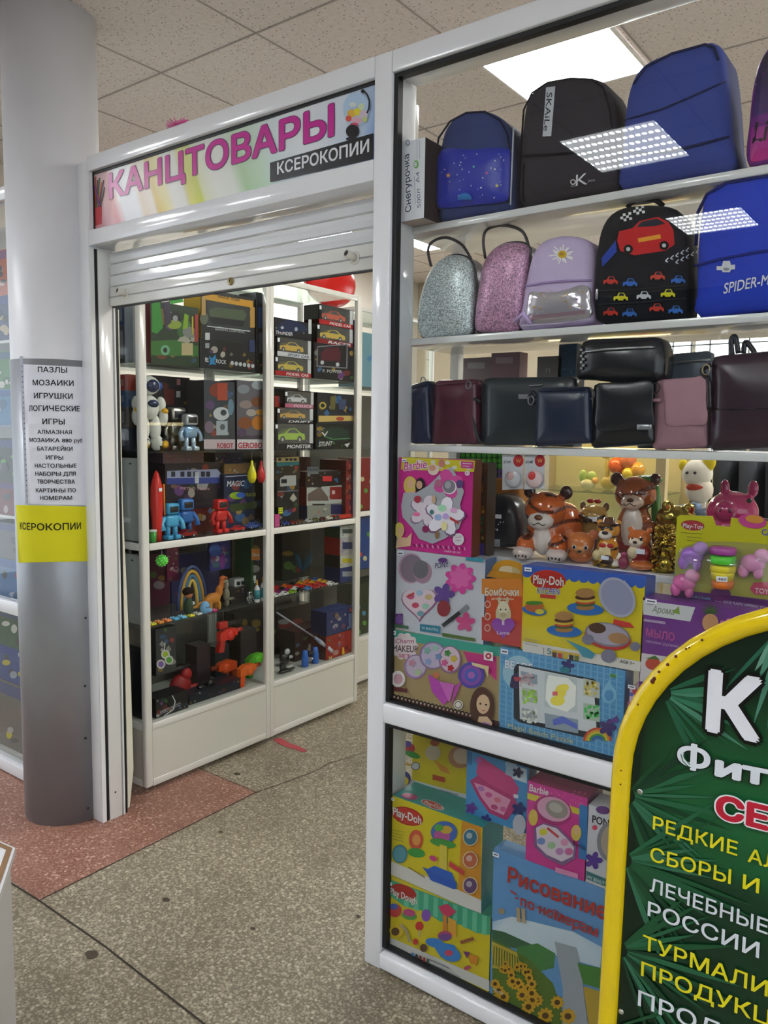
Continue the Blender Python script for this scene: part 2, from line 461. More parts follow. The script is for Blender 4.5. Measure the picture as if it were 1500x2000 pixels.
def blob(prims, voxel, colour=None, smooth=6):
    """One continuous skin over overlapping ellipsoids: (centre, radii, colour[, rotation])."""
    t = MB()
    for p in prims: t.ell(p[0], p[1], p[2], 20, 12, p[3] if len(p) > 3 else None)
    me = bpy.data.meshes.new('skin'); me.from_pydata([tuple(p) for p in t.v], [], t.f); ob = bpy.data.objects.new('skin', me); COL.objects.link(ob)
    r = ob.modifiers.new('r', 'REMESH'); r.mode = 'VOXEL'; r.voxel_size = voxel
    sm = ob.modifiers.new('s', 'SMOOTH'); sm.iterations = smooth; sm.factor = 0.5
    dg = bpy.context.evaluated_depsgraph_get(); ev = ob.evaluated_get(dg); m2 = bpy.data.meshes.new_from_object(ev)
    vs = [v.co.copy() for v in m2.vertices]; fs = [list(p.vertices) for p in m2.polygons]
    bpy.data.objects.remove(ob); bpy.data.meshes.remove(me); bpy.data.meshes.remove(m2)
    inv = [(Vector(p[0]), (p[1],) * 3 if isinstance(p[1], (int, float)) else p[1], p[2], p[3].inverted() if len(p) > 3 else None) for p in prims]
    cols = []
    for v in vs:
        best, bc = 1e9, None
        for c, rr, col, iv in inv:
            d = v - c
            if iv is not None: d = iv @ d
            q = (d.x / rr[0]) ** 2 + (d.y / rr[1]) ** 2 + (d.z / rr[2]) ** 2
            if q < best: best, bc = q, col
        bc = H(bc)
        if colour: bc = H(colour(v, bc))
        cols.append(bc)
    return vs, fs, cols

# ---------------------------------------------------------------- cartons
def carton(name, label, plane, tl, br, depth, face, side=None, top=None, group=None, cat='box', z0=None, z1=None, mat='card', bev=0.0, under=None, a=None, b=None):
    """Upright box whose printed front lies on the plane; tl/br pixels give its corners. Returns (thing, body, art)."""
    ax, val = plane
    A, B = (pY(*tl, val), pY(*br, val)) if ax == 'Y' else (pX(*tl, val), pX(*br, val))
    Z1 = A.z if z1 is None else z1; Z0 = B.z if z0 is None else z0
    side = side or face; top = top or side
    T = Thing(name, label, cat, (0, 0, 0), group); m = T.mb('carton', mat)
    if ax == 'Y':
        xa = A.x if a is None else a; xb = B.x if b is None else b
        m.box(xa, xb, val, val + depth, Z0, Z1, side, bev, cols={'-y': face, '+z': top, '-z': top}); T.base = Vector(((xa + xb) / 2, val + depth / 2, Z0))
        T.ext = (xa, xb, Z0, Z1)
    else:
        ya = A.y if a is None else a; yb = B.y if b is None else b
        m.box(val - depth, val, ya, yb, Z0, Z1, side, bev, cols={'+x': face, '+z': top, '-z': top}); T.base = Vector((val - depth / 2, (ya + yb) / 2, Z0))
        T.ext = (ya, yb, Z0, Z1)
    return T, m, Art(m, plane)
def sticker(T, plane, u, v, w, h, sl=0.0, txt=None):
    """small white price tag stuck on the front"""
    m = T.mb('price_sticker', 'paper', label='white price sticker'); ar = Art(m, plane, start=30)
    ar.rect(u, v, u + w, v + h, '#e4e6ee', sl)
    if txt: ar.text(txt, (u + w * .12, v + h * .75 + sl * w * .12), (u + w * .88, v + h * .75 + sl * w * .88), h * .5, '#2a2a3a')
    else: ar.rect(u + w * .15, v + h * .4, u + w * .85, v + h * .7, '#555568', sl)
# ================================================================ ROOM
CEIL = 3.18
def terrazzo(name, base, chips, dark):
    m, nt, b = nodes(name)
    g = N(nt, 'ShaderNodeNewGeometry')
    def vor(scale, feat='F1'):
        v = N(nt, 'ShaderNodeTexVoronoi', feature=feat); v.inputs['Scale'].default_value = scale; v.inputs['Randomness'].default_value = 1.0
        nt.links.new(g.outputs['Position'], v.inputs['Vector']); return v
    col = N(nt, 'ShaderNodeRGB'); col.outputs[0].default_value = H(base); last = col.outputs[0]
    for scale, c, lo, hi, r in chips:
        v = vor(scale); sep = N(nt, 'ShaderNodeSeparateColor'); nt.links.new(v.outputs['Color'], sep.inputs[0])
        # only some cells carry a chip; its size varies
        a = N(nt, 'ShaderNodeMapRange'); a.inputs['From Min'].default_value = lo; a.inputs['From Max'].default_value = lo + .02; nt.links.new(sep.outputs[0], a.inputs['Value'])
        d = N(nt, 'ShaderNodeMapRange'); d.inputs['From Min'].default_value = r; d.inputs['From Max'].default_value = r * .75; nt.links.new(v.outputs['Distance'], d.inputs['Value'])
        k = N(nt, 'ShaderNodeMath', operation='MULTIPLY'); nt.links.new(a.outputs[0], k.inputs[0]); nt.links.new(d.outputs[0], k.inputs[1])
        k2 = N(nt, 'ShaderNodeMath', operation='MULTIPLY'); k2.inputs[1].default_value = hi; nt.links.new(k.outputs[0], k2.inputs[0])
        mx = N(nt, 'ShaderNodeMix', data_type='RGBA'); nt.links.new(k2.outputs[0], mx.inputs['Factor']); nt.links.new(last, mx.inputs['A']); mx.inputs['B'].default_value = H(c); last = mx.outputs['Result']
    # worn, dirty patches
    nz = N(nt, 'ShaderNodeTexNoise'); nz.inputs['Scale'].default_value = 1.9; nz.inputs['Detail'].default_value = 5; nt.links.new(g.outputs['Position'], nz.inputs['Vector'])
    mr = N(nt, 'ShaderNodeMapRange'); mr.inputs['From Min'].default_value = .50; mr.inputs['From Max'].default_value = .74; mr.inputs['To Max'].default_value = .5; nt.links.new(nz.outputs['Fac'], mr.inputs['Value'])
    mx = N(nt, 'ShaderNodeMix', data_type='RGBA'); nt.links.new(mr.outputs[0], mx.inputs['Factor']); nt.links.new(last, mx.inputs['A']); mx.inputs['B'].default_value = H(dark)
    nt.links.new(mx.outputs['Result'], b.inputs['Base Color']); b.inputs['Roughness'].default_value = 0.42; b.inputs['Specular IOR Level'].default_value = 0.4
terrazzo('terrazzo_grey', '#7d7462', [(130, '#a89e89', .35, .75, .6), (95, '#b3a994', .5, .75, .55), (170, '#5a5246', .6, .6, .55), (80, '#c6bda8', .82, .8, .5)], '#54472f')
terrazzo('terrazzo_pink', '#8c6152', [(130, '#a67e6e', .35, .75, .6), (95, '#b18c7c', .5, .75, .55), (170, '#684438', .62, .6, .55), (80, '#c9aa9b', .84, .8, .5)], '#5e3d2c')

m, nt, b = nodes('ceiling_tile')
g = N(nt, 'ShaderNodeNewGeometry'); sp = N(nt, 'ShaderNodeSeparateXYZ'); nt.links.new(g.outputs['Position'], sp.inputs[0])
v = N(nt, 'ShaderNodeTexVoronoi'); v.inputs['Scale'].default_value = 75; nt.links.new(g.outputs['Position'], v.inputs['Vector'])
sc_ = N(nt, 'ShaderNodeSeparateColor'); nt.links.new(v.outputs['Color'], sc_.inputs[0])
a1 = N(nt, 'ShaderNodeMath', operation='GREATER_THAN'); a1.inputs[1].default_value = .62; nt.links.new(sc_.outputs[0], a1.inputs[0])
a2 = N(nt, 'ShaderNodeMapRange'); a2.inputs['From Min'].default_value = .32; a2.inputs['From Max'].default_value = .2; nt.links.new(v.outputs['Distance'], a2.inputs['Value'])
k = N(nt, 'ShaderNodeMath', operation='MULTIPLY'); nt.links.new(a1.outputs[0], k.inputs[0]); nt.links.new(a2.outputs[0], k.inputs[1])
mx = N(nt, 'ShaderNodeMix', data_type='RGBA'); nt.links.new(k.outputs[0], mx.inputs['Factor']); mx.inputs['A'].default_value = H('#dad1cd'); mx.inputs['B'].default_value = H('#958b87')
nz = N(nt, 'ShaderNodeTexNoise'); nz.inputs['Scale'].default_value = 55; nz.inputs['Detail'].default_value = 4; nt.links.new(g.outputs['Position'], nz.inputs['Vector'])
mr = N(nt, 'ShaderNodeMapRange'); mr.inputs['To Min'].default_value = .82; mr.inputs['To Max'].default_value = 1.12; nt.links.new(nz.outputs['Fac'], mr.inputs['Value'])
vm = N(nt, 'ShaderNodeVectorMath', operation='SCALE'); nt.links.new(mx.outputs['Result'], vm.inputs[0]); nt.links.new(mr.outputs[0], vm.inputs['Scale'])
nt.links.new(vm.outputs[0], b.inputs['Base Color']); b.inputs['Roughness'].default_value = .95; b.inputs['Specular IOR Level'].default_value = .1
def wallmat(name, c, rough=.8):
    m, nt, b = nodes(name); nz = N(nt, 'ShaderNodeTexNoise'); nz.inputs['Scale'].default_value = 6; nz.inputs['Detail'].default_value = 4
    g = N(nt, 'ShaderNodeNewGeometry'); nt.links.new(g.outputs['Position'], nz.inputs['Vector'])
    mx = N(nt, 'ShaderNodeMix', data_type='RGBA'); nt.links.new(nz.outputs['Fac'], mx.inputs['Factor']); mx.inputs['A'].default_value = mix(c, '#000000', .08); mx.inputs['B'].default_value = mix(c, '#ffffff', .08)
    nt.links.new(mx.outputs['Result'], b.inputs['Base Color']); b.inputs['Roughness'].default_value = rough
wallmat('plaster', '#d2cdc2'); wallmat('column_paint', '#dcdde2', .38); wallmat('brushed_steel', '#989da4', .42)
M['brushed_steel'].node_tree.nodes['Principled BSDF'].inputs['Metallic'].default_value = .55

XL, XR, YB, YF = -4.8, 2.4, 5.2, -7.0
HL, HR = -8.5, 5.0
t = MB(); t.box(XL, XR, .0, YB, -.12, 0, '#888'); t.box(HL, HR, YF, 0, -.12, 0, '#888'); struct('floor', t, 'terrazzo_grey')
t = MB()
t.prism([(XL + .01, -.437, .0002), (-2.434, -.437, .0002), (-2.443, .582, .0002), (XL + .01, .60, .0002)], (0, 0, .0008), '#966'); struct('floor_pink', t, 'terrazzo_pink')
t = MB()
def strip(P, w, z=.0016, c='#3a342b'):
    for a, q in zip(P, P[1:]):
        a, q = Vector(a + (0,)), Vector(q + (0,)); d = (q - a).normalized(); nrm = Vector((-d.y, d.x, 0)) * w / 2
        t.poly([a + nrm + Vector((0, 0, z)), a - nrm + Vector((0, 0, z)), q - nrm + Vector((0, 0, z)), q + nrm + Vector((0, 0, z))], c)
strip([(XL + .1, -.452), (-2.67, -.448), (-2.434, -.441), (-2.05, -.443), (-1.565, -.466), (-.6, -.47), (2, -.47)], .007)
strip([(-2.434, -.437), (-2.443, .582)], .005); strip([(-2.443, .582), (-3.6, .60)], .004)
strip([(-2.443, .582), (-2.418, .70), (-2.412, .743), (-2.395, .84), (-2.382, .921), (-2.393, 1.008), (-2.36, 1.12), (-2.333, 1.245), (-2.30, 2.2)], .004)
rr = random.Random(3)
for x, y, r in [(-2.044, -.49, .016), (-2.097, -.173, .010), (-2.65, .657, .012), (-1.523, .161, .006), (-2.3, .25, .007), (-1.75, -.1, .006)]:
    t.poly([(x + r * (1 + .3 * rr.random()) * math.cos(q) * 1.3, y + r * (1 + .3 * rr.random()) * math.sin(q), .0018) for q in [k * math.pi / 5 for k in range(10)]], '#4a4338')
struct('floor_joints', t, 'paper')
t = MB(); t.box(XL, XR, 0, YB, CEIL, CEIL + .1, '#ccc'); t.box(HL, HR, YF, 0, CEIL, CEIL + .1, '#ccc'); struct('ceiling', t, 'ceiling_tile')
t = MB()                                                        # grid of the suspended ceiling
for i in range(-5, 9):
    x = -2.402 + .6 * i
    if XL < x < XR: t.box(x - .0035, x + .0035, YF, YB, CEIL - .003, CEIL + .002, '#a79e99')
for i in range(-13, 8):
    y = .553 + .6 * i
    if YF < y < YB: t.box(XL, XR, y - .0035, y + .0035, CEIL - .0035, CEIL + .002, '#a79e99')
struct('ceiling_grid', t, 'paper')
t = MB(); t.box(XL, XR, YB, YB + .1, 0, CEIL, '#ccc'); wallmat('back_plaster', '#a3977f'); struct('wall_back', t, 'back_plaster')
t = MB(); t.box(XL - .1, XL, .02, YB, 0, CEIL, '#ccc'); struct('wall_left', t, 'plaster')
t = MB(); t.box(XR, XR + .1, .02, YB, 0, CEIL, '#ccc'); struct('wall_right', t, 'plaster')
wallmat('hall_wall', '#4a4b4e')
t = MB(); t.box(HL, HR, YF - .1, YF, 0, CEIL, '#ccc'); struct('wall_hall', t, 'hall_wall')

def led(name, x0, x1, y0, y1, mat, label, group):
    T = Thing(name, label, 'ceiling light', ((x0 + x1) / 2, (y0 + y1) / 2, CEIL - .012), group)
    f = T.mb('frame', 'enamel'); w = .012
    for a in ((x0, x1, y0, y0 + w), (x0, x1, y1 - w, y1), (x0, x0 + w, y0 + w, y1 - w), (x1 - w, x1, y0 + w, y1 - w)): f.box(*a, CEIL - .014, CEIL - .002, '#e8e8e8')
    d = T.mb('diffuser', mat); d.box(x0 + w, x1 - w, y0 + w, y1 - w, CEIL - .010, CEIL - .003, '#fff')
    return T.done()
for i, a in enumerate(LAMPS_HALL_AND_FILL): led('led_panel', *a, 'led_dots', 'square LED panel with rows of bright dots among the real and added hall lights', 'LED dot panels of the hall')
for i, a in enumerate(LAMPS_SHOP_AND_FILL):
    led('led_panel', *a, 'led_panel', 'large lit ceiling panel above the tops of the upper backpacks' if i == 0 else 'unseen ceiling panel added for light further inside the shop', None if i == 0 else 'added light panels inside the shop')

# window in the back wall with bars
T = Thing('window_1', None, None, (-1.75, YB - .05, 2.0), None, 'structure')
gl = T.mb('pane', 'bright_window'); gl.box(-2.75, -1.35, YB - .03, YB - .01, 2.16, 2.74, '#fff')
fr = T.mb('window_frame', 'enamel')
for x in (-2.77, -2.36, -1.95, -1.36): fr.box(x, x + .03, YB - .06, YB - .02, 2.14, 2.76, '#d9d2b8')
for z in (2.14, 2.73): fr.box(-2.77, -1.33, YB - .06, YB - .02, z, z + .03, '#d9d2b8')
br = T.mb('bar', 'metal')
for x in [-2.7 + .15 * i for i in range(9)]: br.box(x, x + .012, YB - .1, YB - .085, 2.16, 2.74, '#8c9092')
for z in (2.36, 2.55): br.box(-2.75, -1.35, YB - .1, YB - .085, z, z + .012, '#8c9092')
T.done()

# ---------------------------------------------------------------- round column
CX, CY, CR = -2.9708, .0027, .1736
T = Thing('column', None, None, (CX, CY, 0), None, 'structure')
m = T.mb('shaft', 'column_paint'); m.lathe([(CR, 0), (CR, CEIL)], (CX, CY, 0), '#ccc', 64)
ztop = pY(92, 696, CY - CR).z
m = T.mb('steel_cladding', 'brushed_steel'); m.lathe([(CR + .001, .0), (CR + .003, .0), (CR + .003, ztop), (CR + .001, ztop)], (CX, CY, 0), '#999', 64)
m = T.mb('screw', 'metal')
def cyl_pt(u, v, r):
    d = ray(u, v); ox, oy = CAM.x - CX, CAM.y - CY; A = d.x ** 2 + d.y ** 2; B = ox * d.x + oy * d.y; C = ox * ox + oy * oy - r * r
    q = B * B - A * C
    t = (-B - math.sqrt(max(q, 0))) / A
    return CAM + d * t
for u, v in [(167, 1207), (166, 1340), (167, 1442), (172, 1579)]:
    m.ell(cyl_pt(u, v, CR + .003), .005, '#3a3a3a', 8, 5)
T.done()
class CylArt(Art):
    def __init__(s, mb, r, start=1): s.mb, s.r, s.eps, s.k, s.surf, s.ax, s.val = mb, r, .0003, start, None, 'C', 0
    def pt(s, u, v): return cyl_pt(u, v, s.r)
    def lift(s, p):
        d = Vector((p.x - CX, p.y - CY, 0)).normalized() * (s.r + s.k * s.eps); return Vector((CX + d.x, CY + d.y, p.z))
def sheet(name, label, corners, col, lines, start=0, n=14):
    T = Thing(name, label, 'notice', (0, 0, 0)); m = T.mb('body', 'paper'); ar = CylArt(m, CR + .0036 + start * .0012)
    (a, b_, c, d) = corners; top = []; bot = []
    for i in range(n + 1):
        t_ = i / n; top.append(ar.pt(a[0] + (b_[0] - a[0]) * t_, a[1] + (b_[1] - a[1]) * t_)); bot.append(ar.pt(d[0] + (c[0] - d[0]) * t_, d[1] + (c[1] - d[1]) * t_))
    fr_ = [ar.lift(p) for p in top + bot]; ar.k -= 1; bk = [ar.lift(p) for p in top + bot]; ar.k += 2
    k = n + 1
    m.add(fr_ + bk, [[i, i + k, i + 1 + k, i + 1] for i in range(n)] + [[2 * k + i, 2 * k + i + 1, 2 * k + i + 1 + k, 2 * k + i + k] for i in range(n)] + [[0, n, 3 * k - 1, 2 * k], [k, 3 * k, 4 * k - 1, 2 * k - 1]], col, True)
    for txt, p, q, h, bold in lines: ar.text(txt, p, q, h, '#23252b' if col != '#d2cc1c' else '#2b2a10', bold)
    T.base = sum(fr_, Vector()) / len(fr_); return T
Z7 = lambda u, v: (u / 2.354, 450 + v / 2.354)
L1 = [('ПАЗЛЫ', Z7(175, 652), Z7(308, 655)), ('МОЗАИКИ', Z7(152, 712), Z7(338, 715)), ('ИГРУШКИ', Z7(158, 772), Z7(333, 775)), ('ЛОГИЧЕСКИЕ', Z7(135, 830), Z7(365, 832)), ('ИГРЫ', Z7(197, 890), Z7(297, 892))]
sheet('paper_notice', 'white printed sheet listing puzzles, upper of the two on the round steel column', [Z7(108, 615), Z7(380, 628), Z7(392, 895), Z7(116, 888)], '#dfe1ea', [(a, p, q, 10.5, .02) for a, p, q in L1]).done()
L2 = [('АЛМАЗНАЯ', Z7(173, 935), Z7(330, 937)), ('МОЗАИКА 880 руб', Z7(137, 972), Z7(378, 975)), ('БАТАРЕЙКИ', Z7(173, 1012), Z7(333, 1013)), ('ИГРЫ', Z7(213, 1052), Z7(290, 1054)), ('НАСТОЛЬНЫЕ', Z7(163, 1090), Z7(350, 1090)), ('НАБОРЫ ДЛЯ', Z7(165, 1127), Z7(347, 1127)), ('ТВОРЧЕСТВА', Z7(173, 1163), Z7(343, 1163)), ('КАРТИНЫ ПО', Z7(168, 1203), Z7(347, 1203)), ('НОМЕРАМ', Z7(187, 1238), Z7(330, 1238))]
sheet('paper_notice', 'white printed sheet with nine lines, lower on the round steel column', [Z7(115, 888), Z7(392, 893), Z7(402, 1264), Z7(130, 1257)], '#dcdee7', [(a, p, q, 7.6, .02) for a, p, q in L2]).done()
sheet('yellow_notice', 'bright yellow sheet with one black word taped round the column', [(31, 986), (173, 989.5), (174, 1096), (36, 1099)], '#d2cc1c', [('КСЕРОКОПИИ', (39.5, 1033), (158, 1033), 13, .022)], 1).done()
T = Thing('plastic_pocket_edge', 'narrow white punched plastic strip running down beside the paper notices', 'strip', (0, 0, 0)); m = T.mb('body', 'plastic'); ar = CylArt(m, CR + .0034)
P = [Z7(90, 578), Z7(106, 578), Z7(134, 1258), Z7(118, 1256)]; ar.poly(P, '#a9adb8'); ar.k -= 1; T.base = ar.pt(*P[0])
for i in range(26): u, v = 102 + 24 * i / 26, 625 + 620 * i / 26; ar.k = 2; ar.el(*Z7(u, v), 1.1, 1.3, '#5a5e68', n=8)
T.done()

# ---------------------------------------------------------------- shopfront: door post, sign, shutter, glazed bay
WH = '#e6e8ec'; BK = '#15161a'
XA, XB, XC = -2.735, -1.370, -1.311          # left edge of sign, left and right edge of the middle post
xs = pY(148.5, 325, 0).x
T = Thing('door_post', 'white metal door post with shutter guide standing against the round column', 'post', (XA, .05, 0))
m = T.mb('front_profile', 'enamel'); m.box(xs, XA - .0005, 0, .12, 0, 2.60, WH, .002)
m = T.mb('guide_rail', 'enamel')
m.box(XA, XA + .006, .001, .019, 0, 2.285, '#dfe0e0'); m.box(XA, XA + .008, .034, .092, .0, 2.285, '#dadbd8', .002); m.box(XA, XA + .012, .097, .103, 0, 2.285, '#dadbd8')
m = T.mb('rubber_seal', 'rubbery', label='black rubber seals of the guide')
m.box(XA, XA + .003, .019, .034, 0, 2.285, BK); m.box(XA, XA + .004, .103, .119, 0, 2.285, BK)
m = T.mb('edge_strip', 'enamel'); m.prism([(XA + .002, .120, .02), (XA + .002, .128, .02), (XA + .002, .150, .18), (XA + .002, .146, .55), (XA + .002, .124, 1.3), (XA + .002, .124, 2.07), (XA + .002, .120, 2.07)], (.004, 0, 0), '#d7d5c2')
m = T.mb('screw', 'metal'); m.ell(pX(225.5, 1547, XA + .008), .004, '#444', 8, 5)
T.done()

T = Thing('shop_sign', 'long colourful stationery sign in a white frame above the doorway', 'sign', ((XA + XB) / 2, .03, 2.292))
fr = T.mb('sign_frame', 'enamel')
T_, ZS1, ZS0, ZH = 2.616, 2.562, 2.348, 2.292
fr.box(XA, XB - .0005, 0, .12, ZS1, T_, WH, .002); fr.box(XA, XB - .0005, 0, .12, ZH, ZS0, WH, .002); fr.box(XA, XA + .012, .0, .12, ZS0, ZS1, WH); 
bk = T.mb('seal', 'rubbery'); bk.box(XA + .012, XB, .016, .02, ZS1 - .010, ZS1, BK); bk.box(XA + .012, XA + .018, .016, .02, ZS0, ZS1, BK)
pn = T.mb('printed_panel', 'board_print'); pn.box(XA + .012, XB - .0005, .02, .026, ZS0, ZS1, '#eef0f4')
ar = Art(pn, ('Y', .02), eps=.00012)
W_, E_ = XA + .018, XB - .001
def sgn(a, b_): return (W_ + (E_ - W_) * a, ZS0 + (ZS1 - .01 - ZS0) * b_)
stops = [(0, '#d98a90'), (.06, '#e3b0b8'), (.115, '#e0898c'), (.135, '#e9c4c8'), (.15, '#eceef4'), (.21, '#eceef2'), (.235, '#e8d3b8'), (.275, '#f0e4d2'), (.29, '#e6c540'), (.33, '#f0e48c'), (.36, '#f0efe6'), (.40, '#eeeee4'), (.42, '#e2dc50'), (.46, '#d3dc2e'), (.475, '#e8ecc0'), (.52, '#f0f2e8'), (.58, '#eaf0e6'), (.62, '#b4daa6'), (.68, '#c6e6c8'), (.74, '#dcecf0'), (.86, '#eef2f8'), (.95, '#c8dcf4'), (1.0, '#6ea4e6')]
prev = None
for a, c in stops:
    tt = max(0, a - .06) if 0 < a < .9 else a
    P = [sgn(tt, 1), sgn(a, 0)]
    if prev:
        q, qc = prev; ar.k = 1
        pn.add([ar.lift(Vector((x, .02, z))) for x, z in (q[0], P[0], P[1], q[1])], [[0, 1, 2, 3]], [mix(qc, '#f4f4f4', .35), mix(c, '#f4f4f4', .35), H(c), H(qc)])
    prev = (P, c)
ar.k = 3
ar.poly([(181, 408), (199, 402), (199, 437), (181, 443)], '#d0404a')
for i, (u, v, c) in enumerate([(183, 350, '#5a2a6a'), (187, 345, '#b0502a'), (191, 352, '#7a3a2a'), (195, 347, '#2a6a3a'), (199, 356, '#c86a3a'), (203, 352, '#3a2a4a'), (186, 362, '#8a3a9a'), (205, 366, '#4a3a2a')]):
    ar.line([(184 + i * 1.8, 407 - i * .5), (u, v)], 2.6, c)
ar.text('КАНЦТОВАРЫ', (215, 387.5), (651, 264.5), 47, '#d0269c', .028, '#5a3a6a', .016)
# globe picture
ar.el(697, 213, 26, 33, '#b9d6f2', n=28)
for u, v, a, b_, c in [(688, 222, 9, 8, '#e8b84a'), (700, 219, 8, 8, '#f0e040'), (682, 232, 6, 6, '#e05a4a'), (698, 236, 10, 7, '#e6b4c4'), (711, 224, 8, 9, '#d9c8d8'), (707, 209, 6, 7, '#d8e8c0'), (690, 205, 7, 5, '#dfe8e8'), (693, 244, 8, 4, '#c84a6a'), (714, 234, 5, 6, '#c8d890')]: ar.el(u, v, a, b_, c)
ar.line([(711, 177), (719, 186), (723, 198), (722, 212), (718, 222)], 3, '#1a1a22'); ar.el(710, 179, 3.5, 4, '#1a1a22')
ar.el(690, 257, 13, 13, '#14141a'); ar.el(689, 272, 12, 4, '#22222a')
ar.poly([(529, 318.5), (730.5, 261), (730.5, 311), (529, 356.5)], '#15151b')
ar.text('КСЕРОКОПИИ', (543.5, 341), (722, 297), 22.5, '#eef0f6', .022)
T.done()

T = Thing('roller_shutter', 'white slatted roller shutter half lowered over the doorway', 'shutter', ((XA + XB) / 2, .1, 2.075))
cu = T.mb('curtain', 'enamel'); z = 2.150
while z < 2.28:
    z1 = z + .0435; prof = [(.088, z + .0015), (.084, z + .004), (.082, (z + z1) / 2), (.084, z1 - .004), (.088, z1 - .0015), (.096, z1 - .0015), (.096, z + .0015)]
    cu.prism([(XA + .014, y, q) for y, q in prof], (XB - XA - .02, 0, 0), '#d9dbde'); z = z1
bb = T.mb('bottom_bar', 'enamel'); bb.box(XA + .014, XB - .006, .078, .100, 2.075, 2.149, '#dcdcd8', .004); bb.box(XA + .014, XB - .006, .076, .080, 2.108, 2.112, '#9a9c9c')
bb2 = T.mb('rubber_edge', 'rubbery'); bb2.box(XA + .02, XB - .006, .084, .096, 2.070, 2.075, '#26262a')
for (u, v) in [(246, 574), (693, 504)]:
    q = pY(u, v, .078); k = T.mb('locking_bolt', 'plastic', label='short white tube bolt'); k.tube([q, q + Vector((-.004, -.035, .008))], .0115, '#d6d4c8', 14); k.ell(q, (.02, .004, .02), '#d0cfc6', 12, 7)
    k.tube([q + Vector((-.0041, -.0353, .008)), q + Vector((-.0042, -.036, .0082))], .008, '#2a2a2a', 12)
q = pY(451, 549.5, .077); k = T.mb('lock', 'metal'); k.lathe([(.013, 0), (.013, -.004), (.010, -.006), (.0, -.006)], q, '#a89868', 18, 'y'); k.box(q.x - .0015, q.x + .0015, q.y - .0065, q.y - .005, q.z - .006, q.z + .006, '#222')
T.done()

T = Thing('shutter_housing', 'white soffit box behind the sign above the doorway', 'housing', ((XA + XB) / 2, .15, 2.37))
m = T.mb('body', 'enamel'); m.box(XA + .0, XB - .03, .122, .26, 2.37, 2.58, '#d2d2cc', .004); T.done()

XE = 1.10
T = Thing('display_window', 'tall white framed shop window full of bags and toy boxes', 'display window', ((XC + XE) / 2, .03, 0))
m = T.mb('post', 'enamel'); m.box(XB, XC, 0, .115, .0, T_, WH, .003)
m = T.mb('post', 'enamel'); m.box(XE, XE + .06, 0, .115, .0, T_, WH, .003)
m = T.mb('top_rail', 'enamel'); m.box(XC + .0005, XE - .0005, 0, .115, 2.560, T_, WH, .003)
m = T.mb('middle_rail', 'enamel'); m.box(XC + .0005, XE - .0005, -.004, .05, .765, .824, WH, .006)
m = T.mb('bottom_rail', 'enamel'); m.box(XC + .004, XE - .0005, -.012, .05, .012, .060, WH, .006)
g1 = T.mb('upper_pane', 'window_glass'); g1.box(XC + .001, XE - .001, .018, .024, .826, 2.558, '#fff')
g2 = T.mb('lower_pane', 'window_glass'); g2.box(XC + .001, XE - .001, .018, .024, .066, .763, '#fff')
for z0, z1 in ((.826, 2.559), (.066, .763)):
    s_ = T.mb('gasket', 'rubbery', label='black rubber gasket round the pane'); w = .014
    s_.box(XC + .0005, XC + w, .010, .032, z0, z1, BK); s_.box(XE - w, XE - .0005, .010, .032, z0, z1, BK); s_.box(XC + w, XE - w, .010, .032, z1 - w * .8, z1, BK); s_.box(XC + w, XE - w, .010, .032, z0, z0 + w * .4, BK)
m = T.mb('side_panel', 'enamel'); m.box(XC - .015, XC - .001, .1155, .118, .03, 2.56, '#d9dad8'); m.box(XC - .0145, XC - .0005, .032, .1155, .03, 2.56, '#dcddda')
m = T.mb('corner_upright', 'enamel')
for x in (XC - .0, .35): m.box(x - .03, x, .37, .40, .03, 2.18, '#d8d8d4')
m = T.mb('plinth', 'enamel'); m.box(XC, XE, .026, .42, .0, 0.0561, '#cfcfca')
T.done()
SH = [2.180, 1.870, 1.568]
for z, nm in zip(SH, ('top white shelf carrying the four large backpacks', 'white shelf carrying glitter bags and school backpacks', 'white shelf carrying the row of small leather bags')):
    S = Thing('display_shelf', nm, 'shelf', (0, .25, z)); m = S.mb('body', 'enamel'); m.box(XC - .03, XE - .002, .105, .40, z - .019, z, '#dfe0e0', .0015); S.done()
S = Thing('display_shelf', 'low white shelf carrying the ceramic tigers', 'shelf', (0, .3, 1.262)); m = S.mb('body', 'enamel'); m.box(XC + .0, XE - .002, .165, .52, 1.243, 1.262, '#dfe0e0', .0015); S.done()
S = Thing('display_shelf', 'shelf behind the middle rail under the makeup and bead boxes', 'shelf', (0, .2, .812)); m = S.mb('body', 'enamel'); m.box(XC + .0, XE - .002, .055, .42, .793, 0.8131, '#d4d5d4', .0015); S.done()

# showcase to the left of the column, in line with the shopfront
T = Thing('glass_showcase', 'white framed glass showcase filled with construction sets behind the column', 'showcase', (-3.7, .1, 0))
x0, x1 = -4.7, -3.150
m = T.mb('middle_rail', 'enamel'); m.box(x0, x1, 0, .05, .765, .824, WH, .004)
m = T.mb('bottom_rail', 'enamel'); m.box(x0, x1, -.004, .05, .005, .060, WH, .004)
m = T.mb('top_rail', 'enamel'); m.box(x0, x1, 0, .05, 2.56, 2.616, WH, .004)
m = T.mb('post', 'enamel'); m.box(x0 - .05, x0, 0, .06, 0, 2.616, WH, .004)
g1 = T.mb('upper_pane', 'window_glass'); g1.box(x0 + .001, x1, .018, .024, .826, 2.558, '#fff')
g2 = T.mb('lower_pane', 'window_glass'); g2.box(x0 + .001, x1, .018, .024, .064, .763, '#fff')
m = T.mb('shelf', 'enamel')
for z in (.80, 1.20, 1.615, 1.99): m.box(x0, -3.16, .06, .235, z - .012, z, '#5a6a8a' if z == 1.615 else '#cfd0d0')
m = T.mb('back_panel', 'enamel'); m.box(x0, -3.16, .235, .245, .03, 2.56, '#b9bab8')
m = T.mb('deck', 'enamel'); m.box(x0, -3.16, .06, .235, .03, .066, '#c9c9c6')
T.done()
